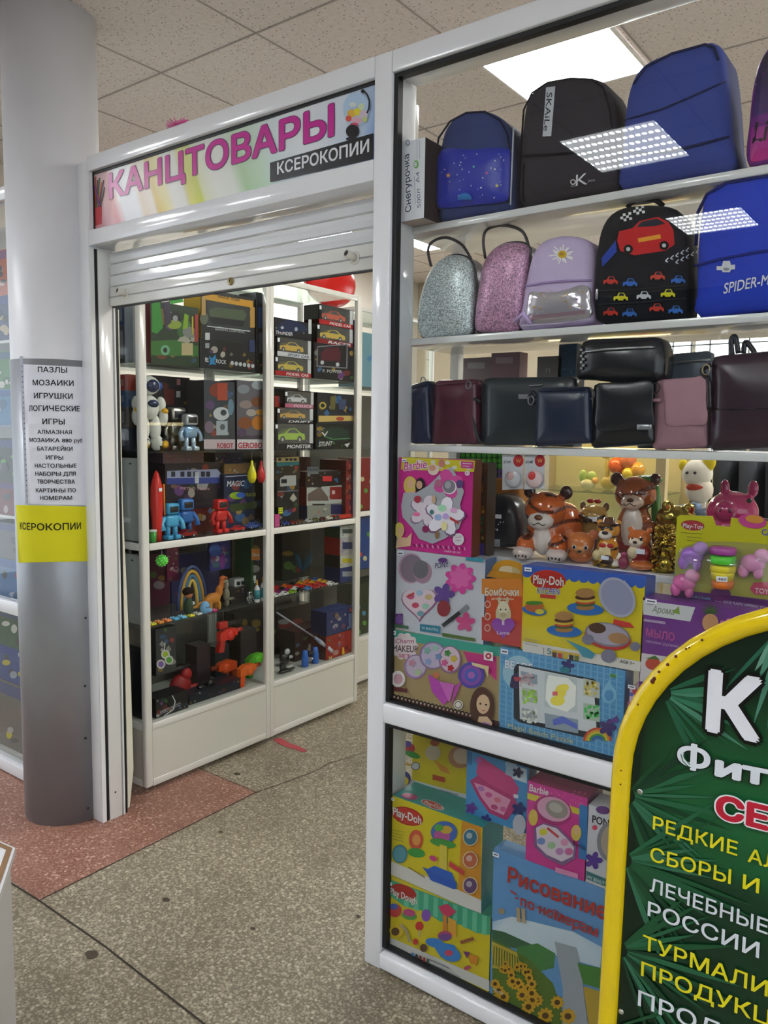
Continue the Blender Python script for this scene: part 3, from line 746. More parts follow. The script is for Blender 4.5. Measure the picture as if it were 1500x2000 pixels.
# ================================================================ BAGS IN THE DISPLAY WINDOW
def bag(name, label, cat, px, Y, d, b, col, mat='fabric', sit=None, side=None, group=None, lean=0.0, smooth=True, edge=.93):
    T = Thing(name, label, cat, (0, 0, 0), group); m = T.mb('body', mat)
    p = Pillow(m, px, Y, d, b, col, sidecol=side, lean=lean, smooth=smooth, edge=edge, sit=sit)
    lo = min(q.z for q in p.P); T.base = Vector((p.c.x, Y + d / 2, lo)); T.pil = p; T.Y = Y
    return T, m, p.art(m)
def loop(T, name, pts, Y, r, col, mat='fabric', n=8):
    P = [pY(u, v, Y) for u, v in pts]; S = []
    for i in range(len(P) - 1):
        p0, p1, p2, p3 = P[max(i - 1, 0)], P[i], P[i + 1], P[min(i + 2, len(P) - 1)]
        for k in range(5):
            t = k / 5; S.append(.5 * ((2 * p1) + (p2 - p0) * t + (2 * p0 - 5 * p1 + 4 * p2 - p3) * t * t + (3 * p1 - p0 - 3 * p2 + p3) * t ** 3))
    S.append(P[-1]); m = T.mb(name, mat); m.tube(S, r, col, n); return m
def seam(T, pts, col, r=.0022, name='piping', mat='fabric', lift=.002):
    m = T.mb(name, mat); S = []
    for a, b in zip(pts, pts[1:]):
        for k in range(4): S.append((a[0] + (b[0] - a[0]) * k / 4, a[1] + (b[1] - a[1]) * k / 4))
    S.append(pts[-1]); m.tube([T.pil.surf(pY(u, v, T.Y), lift) for u, v in S], r, col, 6); return m

YB1 = .12
# --- paper box
T, m, ar = carton('paper_ream_box', 'white paper box standing upright at the post end of the top shelf', ('Y', .045), (783, 280), (828, 425), .26, '#eceef6', '#3b2e2c', '#b9aaa0', z0=2.181, mat='paper')
ar.rect(784, 285, 827, 290, '#cdd2e2', -.5) if False else None
ar.text('Снегурочка', (803, 412), (799, 300), 12, '#3c4468', .012, up=(-11, 4))
ar.text('500л  А4', (822, 405), (819, 335), 7, '#6a7290', .0, up=(-7, 2))
ar.el(813, 321, 5, 8, '#7ec46a'); ar.el(812, 321, 3, 5, '#dfe2ee'); ar.el(797, 279, 4, 6, '#7a82a0'); ar.el(797, 279, 2.6, 4.2, '#dfe2ee')
for u in (815, 820): ar.line([(u, 275), (u + .5, 310)], .8, '#a8aec4')
ar.line([(812, 398), (810, 345)], .8, '#9aa0b8')
T.done()
# --- navy backpack with printed pocket
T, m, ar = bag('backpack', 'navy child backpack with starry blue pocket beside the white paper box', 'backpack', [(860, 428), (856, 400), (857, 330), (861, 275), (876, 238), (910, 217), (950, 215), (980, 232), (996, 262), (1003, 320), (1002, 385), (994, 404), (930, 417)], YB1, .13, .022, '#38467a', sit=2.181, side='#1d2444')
f = T.mb('front_pocket', 'card'); px = [(852, 398), (852, 330), (856, 300), (872, 289), (930, 288), (985, 288), (997, 296), (997, 340), (994, 384), (980, 395), (920, 402), (866, 407)]
pl = Pillow(f, px, YB1 - .018, .016, .014, '#3040c8', edge=.96, sidecol='#161c48'); a2 = pl.art(f)
rr = random.Random(5)
for i in range(34): a2.el(862 + rr.random() * 125, 300 + rr.random() * 90, .9 + rr.random(), .9 + rr.random(), rr.choice(['#dfe6ff', '#9fb0f0', '#ffffff']), n=7)
a2.el(912, 392, 14, 13, '#2a86d8', a0=180, a1=360); a2.star(880, 345, 5, '#f0a030'); a2.star(955, 340, 4, '#e060b0'); a2.star(975, 365, 4, '#f0e040'); a2.star(930, 328, 3, '#70e0a0')
seam(T, [(853, 300), (858, 270), (880, 238), (912, 221), (948, 219), (978, 236), (992, 262), (998, 300)], '#141a36', .0028)
st = T.mb('side_strap', 'plastic'); q0, q1 = pY(1003, 250, .10), pY(997, 400, .10); st.tube([q0, q1], .0022, '#b9c0d0', 6)
T.done()
# --- black backpack
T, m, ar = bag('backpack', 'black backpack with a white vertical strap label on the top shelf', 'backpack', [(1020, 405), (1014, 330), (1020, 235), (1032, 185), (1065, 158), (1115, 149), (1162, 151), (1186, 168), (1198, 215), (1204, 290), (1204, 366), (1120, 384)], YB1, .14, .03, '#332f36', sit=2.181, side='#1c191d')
ar.poly([(1067, 171), (1085, 169), (1077, 266), (1060, 267)], '#c9cdd6'); ar.text('SKAiLe', (1069, 181), (1062, 256), 11, '#26262c', .004, up=(11, 0))
ar.text('K', (1125, 364), (1148, 360), 23, '#e4e4ea', .0); ar.el(1120, 356, 5.5, 5.5, '#e4e4ea'); ar.el(1120, 356, 3.4, 3.4, '#2b272c')
ar.text('Jeans', (1149, 356), (1163, 354), 5, '#b8b8c0', .0); ar.text('Calvin', (1116, 366), (1125, 365), 4, '#b8b8c0', .0)
seam(T, [(1022, 305), (1060, 303), (1110, 300), (1160, 294), (1200, 286)], '#100e12', .003); seam(T, [(1024, 322), (1022, 370), (1024, 396)], '#100e12', .0025)
seam(T, [(1018, 300), (1024, 215), (1040, 182), (1070, 162), (1115, 154), (1158, 156), (1180, 172), (1192, 215), (1198, 280)], '#141216', .0025, 'zipper')
T.done()
# --- blue backpack
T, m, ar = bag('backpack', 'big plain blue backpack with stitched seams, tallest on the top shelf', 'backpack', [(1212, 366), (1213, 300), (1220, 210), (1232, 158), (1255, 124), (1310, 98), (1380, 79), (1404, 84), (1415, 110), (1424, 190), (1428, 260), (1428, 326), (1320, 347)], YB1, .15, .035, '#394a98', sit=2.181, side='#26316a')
seam(T, [(1218, 295), (1260, 300), (1310, 296), (1370, 282), (1424, 268)], '#1a234e', .003); seam(T, [(1222, 235), (1290, 215), (1350, 190), (1418, 160)], '#1d2756', .002)
seam(T, [(1238, 165), (1262, 132), (1312, 106), (1378, 88), (1396, 94), (1404, 118)], '#1a234e', .003, 'zipper')
sd = T.mb('side_pocket', 'fabric'); c = pY(1424, 300, YB1 + .07); sd.box(c.x - .003, c.x + .008, YB1 + .02, YB1 + .13, 2.185, 2.27, '#141826', .003)
T.done()
# --- purple bag at the edge
T, m, ar = bag('backpack', 'purple to pink shiny backpack at the far end of the top shelf', 'backpack', [(1462, 322), (1462, 230), (1472, 150), (1488, 105), (1520, 72), (1570, 55), (1620, 60), (1645, 110), (1655, 200), (1655, 285), (1560, 300)], YB1, .13, .03, '#8a2a9a', 'card', sit=2.181, side='#3a1a44')
def band(ar, P, ca, cb):
    k = len(P) // 2
    for i in range(k - 1): pass
ar.poly([(1470, 228), (1478, 150), (1492, 110), (1522, 80), (1570, 64), (1618, 70), (1640, 118), (1646, 190), (1560, 206)], ['#5a3a86', '#3c2a58', '#2e2240', '#2a2038', '#2a2038', '#2e2240', '#3c2a58', '#5a3a86', '#6a3a90'])
ar.poly([(1466, 318), (1466, 250), (1560, 236), (1646, 225), (1648, 284), (1560, 300)], ['#e030a0', '#b838a8', '#b838a8', '#b838a8', '#e030a0', '#e030a0'])
ar.text('Like', (1470, 280), (1540, 262), 40, '#1a1222', .02, slant=.15)
ar.line([(1475, 165), (1510, 195)], 2, '#e8d8f0')
T.done()

# ---------------- second shelf
S2 = 1.871
def glitter_bag(label, out, col, hand, zipc):
    T, m, ar = bag('glitter_bag', label, 'bag', out, YB1 + .01, .09, .02, col, 'glitter', sit=S2, side='#5c5660', group='glitter bags on the second shelf')
    loop(T, 'handle', hand, YB1 + .04, .0042, '#2a262c', 'leather')
    n = len(T.pil.P); z = T.mb('zipper', 'leather'); P = [T.pil.c + (p - T.pil.c) * 1.01 + Vector((0, .02, 0)) for p in T.pil.P]; z.tube(P, .0032, zipc, 6, True)
    q = T.pil.P[n // 6] + Vector((-.004, .018, -.02)); zp = T.mb('zip_pull', 'metal'); zp.box(q.x - .003, q.x + .003, q.y - .003, q.y, q.z - .03, q.z, '#b8b8b8', .001)
    return T
glitter_bag('silver glitter bag with thin looped handle', [(822, 660), (813, 632), (818, 585), (832, 540), (852, 510), (880, 496), (908, 502), (920, 524), (924, 570), (921, 625), (914, 654), (870, 659)], '#b9c4c6', [(842, 520), (836, 490), (845, 472), (872, 464), (902, 478), (920, 506)], '#2a2a2e').done()
glitter_bag('pink glitter bag with black handle beside the silver one', [(928, 650), (927, 610), (934, 560), (944, 510), (968, 480), (1000, 471), (1026, 478), (1030, 505), (1026, 560), (1018, 615), (1008, 650), (965, 652)], '#b48aa6', [(948, 505), (944, 470), (952, 448), (985, 440), (1020, 452), (1034, 485)], '#1e1c22').done()
# --- lilac backpack
T, m, ar = bag('backpack', 'small lilac backpack with embroidered daisy and clear pocket', 'backpack', [(1016, 642), (1018, 600), (1028, 540), (1040, 495), (1060, 470), (1097, 459), (1135, 463), (1155, 480), (1160, 520), (1156, 580), (1156, 625), (1090, 636)], YB1 + .005, .10, .024, '#c9b8dc', 'suede', sit=S2, side='#b49cc6')
for i in range(17):
    a = 2 * math.pi * i / 17; ar.k = 3; ar.line([(1099 + 5 * math.cos(a), 497 + 5 * math.sin(a)), (1099 + (17 + 5 * (i % 3)) * math.cos(a), 497 + (15 + 4 * (i % 2)) * math.sin(a))], 3.0, '#f1eef2')
ar.k = 6; ar.el(1099, 497, 8.5, 7.5, '#d8b21e'); ar.el(1098, 496, 5, 4, '#b8901a')
seam(T, [(1024, 560), (1060, 553), (1105, 549), (1156, 548)], '#a48cc0', .003, 'zipper')
f = T.mb('clear_pocket', 'foil', label='shiny clear pocket')
pl = Pillow(f, [(1030, 628), (1030, 585), (1040, 566), (1095, 560), (1146, 558), (1152, 590), (1150, 618), (1090, 628)], YB1 - .012, .012, .01, '#c7c2ca'); a2 = pl.art(f)
rr = random.Random(2)
for i in range(26): a2.el(1040 + rr.random() * 100, 566 + rr.random() * 50, 1 + 2 * rr.random(), 1 + rr.random(), rr.choice(['#e8d8f4', '#c8e8e0', '#f4e8c8', '#b88ad0', '#d8a850']), n=7)
a2.poly([(1036, 618), (1146, 606), (1146, 614), (1036, 626)], '#b89aa8')
st = T.mb('strap', 'leather'); st.tube([pY(1006, 628, .10), pY(1022, 612, .09), pY(1036, 632, .10)], .006, '#b9a2d0', 8)
seam(T, [(1020, 636), (1090, 631), (1155, 622)], '#e0d4ec', .003)
T.done()
# --- black backpack with little cars
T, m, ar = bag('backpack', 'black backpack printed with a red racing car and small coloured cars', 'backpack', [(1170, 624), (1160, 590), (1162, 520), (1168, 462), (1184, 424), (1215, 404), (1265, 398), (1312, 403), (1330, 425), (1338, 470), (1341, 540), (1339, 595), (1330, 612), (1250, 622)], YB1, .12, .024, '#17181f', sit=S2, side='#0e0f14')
for (u, v) in ((1222, 427), (1247, 414)):
    for i in range(4):
        for j in range(3):
            ar.k = 3; x, y = u - 11 + i * 5.5 + j * .8, v - 8 + j * 5 - i * 1.2; ar.poly([(x, y), (x + 5.5, y - 1.2), (x + 6.2, y + 3.8), (x + .8, y + 5)], '#e8e8ea' if (i + j) % 2 else '#111')
ar.poly([(1206, 470), (1210, 452), (1236, 446), (1250, 432), (1285, 424), (1306, 434), (1316, 450), (1318, 478), (1300, 490), (1240, 499), (1212, 490)], '#c8262a')
ar.poly([(1244, 444), (1254, 433), (1284, 427), (1300, 437), (1280, 442)], '#2a2e3a'); ar.poly([(1246, 466), (1290, 458), (1292, 466), (1248, 474)], '#e8a030')
ar.el(1228, 487, 9, 9, '#111216'); ar.el(1298, 480, 9, 9, '#111216'); ar.el(1228, 487, 4, 4, '#c8c8cc'); ar.el(1298, 480, 4, 4, '#c8c8cc')
ar.poly([(1176, 505), (1204, 470), (1206, 492), (1178, 522)], '#2b46a8')
for j in range(2):
    for i in range(5): x, y = 1300 + j * 20 + i * 10, 508 - j * -3 - i * 5; ar.k = 3; ar.line([(x + 6, y - 4), (x, y + 2), (x + 5, y + 4)], 2, '#d4d6dc')
for u, v, c in [(1193, 549, '#c83a30'), (1231, 553, '#3a6ec8'), (1285, 540, '#d04a3a'), (1325, 547, '#3a6ec0'), (1213, 581, '#d8d030'), (1258, 578, '#c8ccd0'), (1305, 574, '#d0cc28'), (1193, 610, '#c8382e'), (1230, 612, '#3a70c4'), (1283, 602, '#cc4236'), (1320, 606, '#3a72c8')]:
    ar.k = 3; ar.poly([(u - 14, v + 6), (u - 14, v - 1), (u - 7, v - 3), (u - 4, v - 9), (u + 6, v - 9), (u + 10, v - 2), (u + 14, v), (u + 14, v + 6)], c); ar.poly([(u - 4, v - 3), (u - 2, v - 8), (u + 5, v - 8), (u + 7, v - 3)], '#26303e'); ar.el(u - 8, v + 6, 3.2, 3.2, '#0c0c0e', n=9); ar.el(u + 8, v + 6, 3.2, 3.2, '#0c0c0e', n=9)
for v in (565, 591): seam(T, [(1168, v + 4), (1250, v), (1340, v - 8)], '#262830', .002)
loop(T, 'handle', [(1225, 406), (1240, 392), (1275, 389), (1295, 402)], YB1 + .04, .006, '#17181f'); zp = T.mb('zip_pull', 'metal'); q = T.pil.surf(pY(1168, 565, YB1), .004); zp.box(q.x - .003, q.x + .003, q.y - .003, q.y, q.z - .025, q.z, '#b0b0b4', .001)
T.done()
# --- bright blue backpack
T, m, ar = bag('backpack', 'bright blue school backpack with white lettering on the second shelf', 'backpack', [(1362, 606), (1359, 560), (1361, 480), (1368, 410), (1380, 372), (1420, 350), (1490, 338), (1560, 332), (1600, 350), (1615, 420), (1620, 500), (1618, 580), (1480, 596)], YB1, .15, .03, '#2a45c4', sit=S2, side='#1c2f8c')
ar.text('SPIDER-MAN', (1413, 574), (1533, 549), 21, '#e6e8f0', .012, slant=.12)
ar.poly([(1400, 520), (1410, 520), (1413, 510), (1426, 510), (1428, 518), (1436, 517), (1436, 526), (1428, 527), (1426, 532), (1412, 532), (1410, 528), (1400, 528)], '#d8dade'); ar.el(1419, 526, 6, 3, '#8a90a0')
seam(T, [(1356, 520), (1400, 508), (1470, 494), (1540, 484), (1616, 476)], '#1a2a86', .003)
seam(T, [(1360, 480), (1364, 415), (1382, 380), (1420, 358), (1490, 346), (1556, 340)], '#16246e', .004, 'zipper')
ar.poly([(1370, 594), (1376, 542), (1440, 520), (1540, 505), (1600, 500), (1604, 576), (1480, 592)], '#3350cc') if False else None
T.done()

# ---------------- third shelf: leather bags
S3 = 1.569; Y3 = .135
def pouch(label, out, col, d=.05, b=.012, mat='leather', Y=Y3, name='shoulder_bag', smooth=False, side=None, sit=S3):
    # corners are rounded a little by inserting points close to them
    P = []; n = len(out)
    for i in range(n):
        a, p, q = out[i - 1], out[i], out[(i + 1) % n]
        for o in (a, q):
            L = math.hypot(o[0] - p[0], o[1] - p[1]); k = min(5 / L, .3); P.append((p[0] + (o[0] - p[0]) * k, p[1] + (o[1] - p[1]) * k))
    Q = []                                            # subdivide the long sides
    for a, q in zip(P, P[1:] + P[:1]):
        L = math.hypot(q[0] - a[0], q[1] - a[1]); k = max(1, int(L / 16))
        for i in range(k): Q.append((a[0] + (q[0] - a[0]) * i / k, a[1] + (q[1] - a[1]) * i / k))
    return bag(name, label, 'bag', Q, Y, d, b, col, mat, sit=sit, smooth=True, side=side, edge=.96)
def ringpart(T, u, v, Y, col='#8a8a90', r=.008):
    k = T.mb('metal_ring', 'metal'); c = pY(u, v, Y); k.tube([c + Vector((r * math.cos(a), 0, r * 1.4 * math.sin(a))) for a in [2 * math.pi * i / 14 for i in range(14)]], .0018, col, 6, True)
def zipline(T, pts, col='#a8aab0', r=.0022): return seam(T, pts, col, r, 'zipper', 'metal', .003)
T, m, ar = pouch('navy leather bag beside the post at the end of the shelf', [(799, 866), (800, 752), (836, 742), (842, 866)], '#151d38'); zipline(T, [(803, 758), (838, 750)], '#3a4258', .0015); ringpart(T, 826, 744, Y3); T.done()
T, m, ar = pouch('burgundy leather shoulder bag between the navy and the dark bags', [(842, 868), (848, 746), (852, 742), (930, 740), (932, 868)], '#4a1c2c', .05); zipline(T, [(853, 752), (930, 746)], '#8a5a66', .0014); ringpart(T, 915, 752, Y3 - .01); T.done()
T, m, ar = pouch('wide dark green-black leather bag behind the navy shoulder bag', [(938, 872), (940, 742), (950, 737), (1124, 735), (1128, 865), (1045, 872)], '#20262a', .05, Y=Y3 + .01); zipline(T, [(1035, 754), (1060, 752)], '#8a8f94'); ar.rect(1013, 770, 1040, 779, '#77787c'); loop(T, 'strap', [(938, 785), (925, 780), (922, 800), (932, 850), (940, 866)], Y3 + .0, .005, '#15181a', 'leather'); ringpart(T, 920, 778, Y3); T.done()
T, m, ar = pouch('navy leather shoulder bag below the propped black pouch', [(1043, 876), (1048, 760), (1052, 757), (1150, 755), (1153, 868)], '#182036', .04, Y=Y3 - .045); zipline(T, [(1056, 764), (1145, 760)], '#30384c', .0014); loop(T, 'strap', [(1044, 790), (1034, 776), (1040, 766), (1048, 775)], Y3 - .03, .005, '#10141f', 'leather'); ringpart(T, 1037, 782, Y3 - .045); T.done()
T, m, ar = pouch('black leather bag with folded flap and small silver plate', [(1153, 880), (1158, 752), (1165, 748), (1276, 742), (1278, 872)], '#0f1013', .05, Y=Y3 - .03)
fl = T.mb('flap', 'leather'); Pillow(fl, [(1166, 838), (1164, 790), (1166, 752), (1180, 748), (1225, 747), (1272, 745), (1274, 790), (1274, 836), (1225, 840)], Y3 - .045, .006, .005, '#14151a'); cl = T.mb('clasp', 'metal'); q = pY(1259, 834, Y3 - .056); cl.box(q.x - .017, q.x + .017, q.y - .004, q.y + .002, q.z - .006, q.z + .006, '#c8ccd4', .001); ringpart(T, 1155, 770, Y3 - .035); T.done()
T, m, ar = pouch('glossy black zip pouch lying propped on top of other bags', [(1123, 740), (1125, 705), (1136, 668), (1150, 662), (1285, 657), (1296, 668), (1302, 700), (1298, 738), (1284, 746), (1210, 748)], '#121318', .07, .025, Y=Y3 - .025, name='zip_pouch', sit=None)
zipline(T, [(1140, 688), (1180, 683), (1230, 680), (1280, 678)], '#b8babe', .0032); ch = T.mb('zip_chain', 'metal')
for i in range(7): ch.ell(T.pil.surf(pY(1137 + (i % 2) * 4, 684 + i * 6, T.Y), .004), .0045, '#b0b2b6', 8, 5)
T.done()
T, m, ar = pouch('dusty pink flap bag with side strap', [(1273, 881), (1276, 790), (1281, 744), (1288, 741), (1379, 734), (1381, 876), (1330, 880)], '#9c7480', .045, .012, 'suede', Y=Y3 - .02, side='#8a6470')
fl = T.mb('flap', 'suede'); Pillow(fl, [(1304, 832), (1298, 815), (1297, 780), (1294, 746), (1310, 741), (1350, 738), (1377, 736), (1379, 780), (1379, 826), (1345, 831)], Y3 - .034, .006, .005, '#a57c88')
s_ = T.mb('side_strap', 'suede'); q = pY(1281, 775, Y3 - .036); s_.box(q.x - .010, q.x + .012, q.y - .004, q.y + .004, q.z - .012, q.z - .004, '#946c78', .002); ringpart(T, 1281, 758, Y3 - .038, '#4a4448', .009); T.done()
T, m, ar = pouch('large dark maroon leather bag beside the dusty pink one', [(1384, 884), (1388, 700), (1394, 694), (1500, 684), (1580, 678), (1584, 874)], '#2c1a24', .09, .016, Y=Y3 - .02); seam(T, [(1388, 800), (1480, 797), (1580, 792)], '#20121a', .0018, mat='leather')
loop(T, 'handle', [(1430, 694), (1428, 665), (1436, 658), (1442, 690)], Y3 + .02, .006, '#1c1a26', 'leather'); loop(T, 'handle', [(1452, 690), (1456, 668), (1468, 680), (1474, 690)], Y3 + .05, .006, '#1c1a26', 'leather')
loop(T, 'strap', [(1388, 712), (1372, 722), (1376, 735), (1384, 745), (1386, 800)], Y3 - .03, .006, '#1e1418', 'leather'); ringpart(T, 1379, 722, Y3 - .04, '#a89a80'); T.done()
T, m, ar = pouch('flat blue-grey zip bag standing behind the pink and black bags', [(1240, 880), (1244, 700), (1300, 692), (1390, 684), (1396, 880)], '#4f5a66', .03, .008, Y=.26); zipline(T, [(1250, 716), (1310, 710), (1388, 702)], '#a8acb0', .003); T.done()
T, m, ar = carton('gift_box', 'dark blue box standing behind the black pouch', ('Y', .28), (1092, 673), (1128, 870), .06, '#2a4a66', '#1e3650', '#20405c', z0=S3, b=-.88)
for i in range(24): rr = random.Random(i); ar.el(1094 + rr.random() * 34, 680 + rr.random() * 60, 2, 1.5, rr.choice(['#3a6484', '#24425c', '#4a7496']), n=7)
T.done()
T, m, ar = carton('gift_box', 'small grey box standing next to the dark blue one', ('Y', .28), (1050, 697), (1091, 870), .06, '#7d7876', '#6a6664', '#8a8684', z0=S3); ar.text('П', (1066, 728), (1074, 728), 8, '#b8b4b0'); T.done()
for u0, u1, v0, c, lab in [(905, 955, 700, '#8f7f7c', 'plain dusty beige box behind the burgundy bag'), (960, 1010, 690, '#9c7a80', 'plain rosy box behind the wide dark bag')]:
    T, m, ar = carton('gift_box', lab, ('Y', .29), (u0, v0), (u1, 870), .05, c, None, None, z0=S3); ar.rect(u0 + 8, v0 + 8, u1 - 8, v0 + 20, mix(c, '#ffffff', .25)); T.done()
# ================================================================ BOXES BEHIND THE GLASS
YF_ = .031; PL = ('Y', YF_)
def grp(k): return k
def wins(ar, P, col): ar.poly(P, col)
# --- pink makeup carton (upper)
T, m, ar = carton('makeup_set_box', 'pink makeup set box with yellow top band and flower-shaped palette', PL, (778, 893), (920, 1088), .045, '#d92a96', '#7a3a1e', '#b0852a', z0=1.2730, a=-1.2904)
ar.poly([(785, 893), (928, 900), (926, 922), (783, 917)], '#e2d52a')
for i in range(10): ar.k = 3; u = 790 + i * 14; ar.el(u, 900 + i * .6 + (i % 2) * 9, 5, 4, '#ece8d8', n=10)
ar.text('Barbie', (789, 919), (833, 914), 17, '#e0359c', .01, '#f4eef4', .05, slant=.15)
ar.rect(901, 901, 925, 914, '#d8389a', .05); ar.line([(904, 905), (922, 906)], 2, '#f4dcec'); ar.line([(904, 910), (918, 911)], 1.4, '#f4dcec')
ar.el(847, 917, 11, 11, '#f0dcd0'); ar.el(845, 914, 7, 6, '#e8a890'); ar.el(863, 905, 6, 8, '#d88a80')
ar.el(802, 948, 13, 18, '#e8d060'); ar.el(803, 945, 7, 9, '#eec09c'); ar.el(822, 950, 10, 17, '#2a1620'); ar.el(820, 947, 6, 8, '#e6b494'); ar.poly([(793, 962), (812, 958), (812, 966), (794, 966)], '#eec09c')
ar.el(781, 1035, 10, 15, '#ead870'); ar.el(784, 1038, 6, 8, '#eec09c'); ar.poly([(774, 1070), (778, 1048), (796, 1050), (806, 1040), (803, 1066)], '#eec8a4')
ar.el(914, 924, 5, 5, '#f2e4ee'); ar.text('3+', (911, 926), (917, 926), 4, '#c82a8a')
ar.poly([(790, 962), (815, 962), (838, 948), (852, 935), (868, 918), (884, 912), (894, 930), (908, 960), (900, 985), (905, 1010), (898, 1032), (870, 1052), (846, 1062), (820, 1052), (806, 1030), (788, 1010), (785, 988)], '#b9bcc6')
tr = T.mb('palette', 'plastic', label='white flower palette with colour pans'); a2 = Art(tr, PL, start=ar.k + 1)
a2.flower(878, 945, 30, '#cf4f9a', 4, .55, .6); a2.flower(832, 1000, 34, '#8c7a92', 5, .5); a2.flower(833, 998, 32, '#d9cbd8', 5, .5)
a2.flower(870, 1010, 42, '#7c5c80', 5, .45, .3); a2.flower(870, 1008, 39, '#e9e2ee', 5, .45, .3)
a2.el(880, 951, 14, 14, '#e3d6e0'); a2.el(879, 950, 12.5, 13, '#7e7c86'); a2.el(877, 947, 6, 7, '#a2a0aa')
for u, v, a, b_, c in [(858, 944, 7, 8, '#b06a86'), (900, 945, 7, 8, '#5a4a7a'), (818, 975, 7, 7, '#a8364a'), (816, 1004, 7, 4, '#e070a0'), (834, 1033, 7, 7, '#8a2a5a'), (856, 1044, 4, 8, '#8a6a44'), (866, 992, 8, 7, '#a8dcb8'), (858, 1010, 7, 6, '#9ab0dc'), (873, 1008, 6, 6, '#b8a0d8'), (889, 996, 7, 5, '#cfa0c8'), (870, 1027, 6, 9, '#dcd49a'), (846, 1000, 4, 5, '#3a6a6a'), (850, 975, 4, 8, '#c0a080')]: a2.el(u, v, a, b_, c)
a2.poly([(881, 1008), (898, 1018), (899, 1024), (882, 1014)], '#b03a3a')
ar.k += 1; ar.el(897, 1053, 11, 12, '#eceaf0'); ar.line([(891, 1050), (903, 1048)], 1.2, '#d088a8'); ar.line([(891, 1056), (902, 1055)], 1.2, '#d088a8')
for i in range(20): ar.k = 4; u = 808 + i * 5.2; ar.line([(u, 1062 + i * .35), (u + 2, 1068 + i * .35)], 1.5, '#f0d0e4' if i % 2 else '#3a1a2e')
ar.text('make up set', (868, 1078), (900, 1081), 5, '#f4dcec')
m.box(-1.10, -1.079 - .001, YF_ + .0, YF_ + .0451, 1.27, 1.53, '#8a4a1e') if False else None
sticker(T, PL, 787, 896, 9, 6); T.done()
# --- white box with heart palette
T, m, ar = carton('makeup_set_box', 'white makeup set box with heart palette under the pink one', PL, (771, 1073), (944, 1252), .06, '#d4d8e4', '#5f86c0', '#bfc4d6', z0=1.0394, z1=1.2720, a=-1.2943)
ar.el(803, 1110, 25, 30, '#c9a0bc'); ar.el(804, 1110, 22, 27, '#8a7a8c'); ar.el(826, 1118, 18, 22, '#b08aa0'); ar.el(822, 1112, 15, 18, '#74727c')
def heart(ar, u, v, r, c):
    P = []
    for i in range(28):
        t_ = 2 * math.pi * i / 28; P.append((u + r * math.sin(t_) ** 3, v - r * (.8125 * math.cos(t_) - .3125 * math.cos(2 * t_) - .125 * math.cos(3 * t_) - .0625 * math.cos(4 * t_))))
    ar.poly(P, c)
heart(ar, 820, 1178, 36, '#9a6a8e'); heart(ar, 819, 1176, 33, '#f0d8e6')
for u, v, c in [(803, 1165, '#d85a8a'), (820, 1158, '#a8c8e8'), (838, 1166, '#d8c088'), (812, 1182, '#d04a6a'), (832, 1184, '#a0d8c0'), (822, 1198, '#78a8b8')]: ar.el(u, v, 7, 5.5, c)
ar.line([(795, 1166), (810, 1158)], 4, '#d04a4a')
ar.flower(900, 1130, 31, '#e44aa8', 9, .72); ar.flower(900, 1128, 22, '#f070bc', 7, .7)
ar.text('PONY', (851, 1110), (877, 1107), 11, '#2a2a6a', .02, '#f4f4f8', .05)
ar.el(866, 1094, 9, 5, '#6a3a8a')
ar.flower(868, 1160, 22, '#6a4aa0', 5, .5); ar.flower(910, 1215, 20, '#d8488c', 5, .5, .5); ar.el(868, 1188, 13, 16, '#9a3040')
ar.line([(866, 1222), (916, 1183)], 8, '#2a2c34'); ar.line([(900, 1196), (916, 1183)], 8.5, '#8a8e98')
ar.rect(774, 1198, 788, 1220, '#5a2a7a'); ar.el(781, 1209, 7, 9, '#7a4aa0')
ar.rect(822, 1218, 862, 1232, '#2a8aa8', .12); ar.text('MY BEAUTIFUL', (826, 1228), (858, 1232), 5, '#e0f0f8')
ar.poly([(772, 1218), (800, 1222), (800, 1228), (772, 1224)], '#3a6a4a'); ar.poly([(866, 1235), (930, 1246), (930, 1252), (866, 1242)], '#5a7a3a')
ar.rect(912, 1087, 946, 1094, '#3aa0b8', .1)
sticker(T, PL, 778, 1076, 12, 8); T.done()
# --- teal and beige makeup box
T, m, ar = carton('makeup_set_box', 'wide beige and teal makeup set box at the bottom of the upper pane', PL, (761, 1228), (976, 1426), .10, '#b59c6c', '#2a9a8c', '#35b4a0', z0=0.8137, z1=1.0389, a=-1.2963, b=-0.9520)
ar.poly([(760, 1228), (976, 1264), (976, 1282), (760, 1246)], '#38b09c')
ar.poly([(905, 1272), (970, 1283), (970, 1330), (950, 1310), (915, 1296)], '#d8308c')
ar.poly([(758, 1356), (976, 1409), (976, 1426), (758, 1372)], '#4a2426')
for i in range(25): ar.k = 4; u = 763 + i * 7.4; v = 1358 + i * 1.82; ar.el(u, v, 4, 4.5, '#20100e', n=10); ar.el(u, v + 1, 2, 2.6, '#d8b8a0', n=8)
ar.el(790, 1262, 25, 22, '#ead6dc'); ar.flower(790, 1262, 27, '#f0dfe4', 10, .85); ar.text('Charm', (772, 1256), (808, 1256), 9, '#b8447c', .01, slant=.2); ar.text('MAKEUP', (768, 1272), (816, 1274), 13, '#4a2a36', .012); ar.text('SET', (780, 1283), (802, 1285), 7, '#c8487c', .015)
for u, v, a, b_, c in [(812, 1302, 22, 24, '#a884b8'), (813, 1301, 19, 21, '#d4c4dc'), (846, 1280, 26, 27, '#9a80b0'), (847, 1280, 23, 24, '#cfc2de'), (880, 1288, 22, 27, '#a878a8'), (880, 1287, 19, 24, '#ead0e0'), (922, 1318, 26, 26, '#5a50b8'), (922, 1318, 20, 20, '#9a58c0'), (922, 1318, 13, 13, '#4a68d0'), (922, 1318, 7, 7, '#c070c8')]: ar.el(u, v, a, b_, c, n=24)
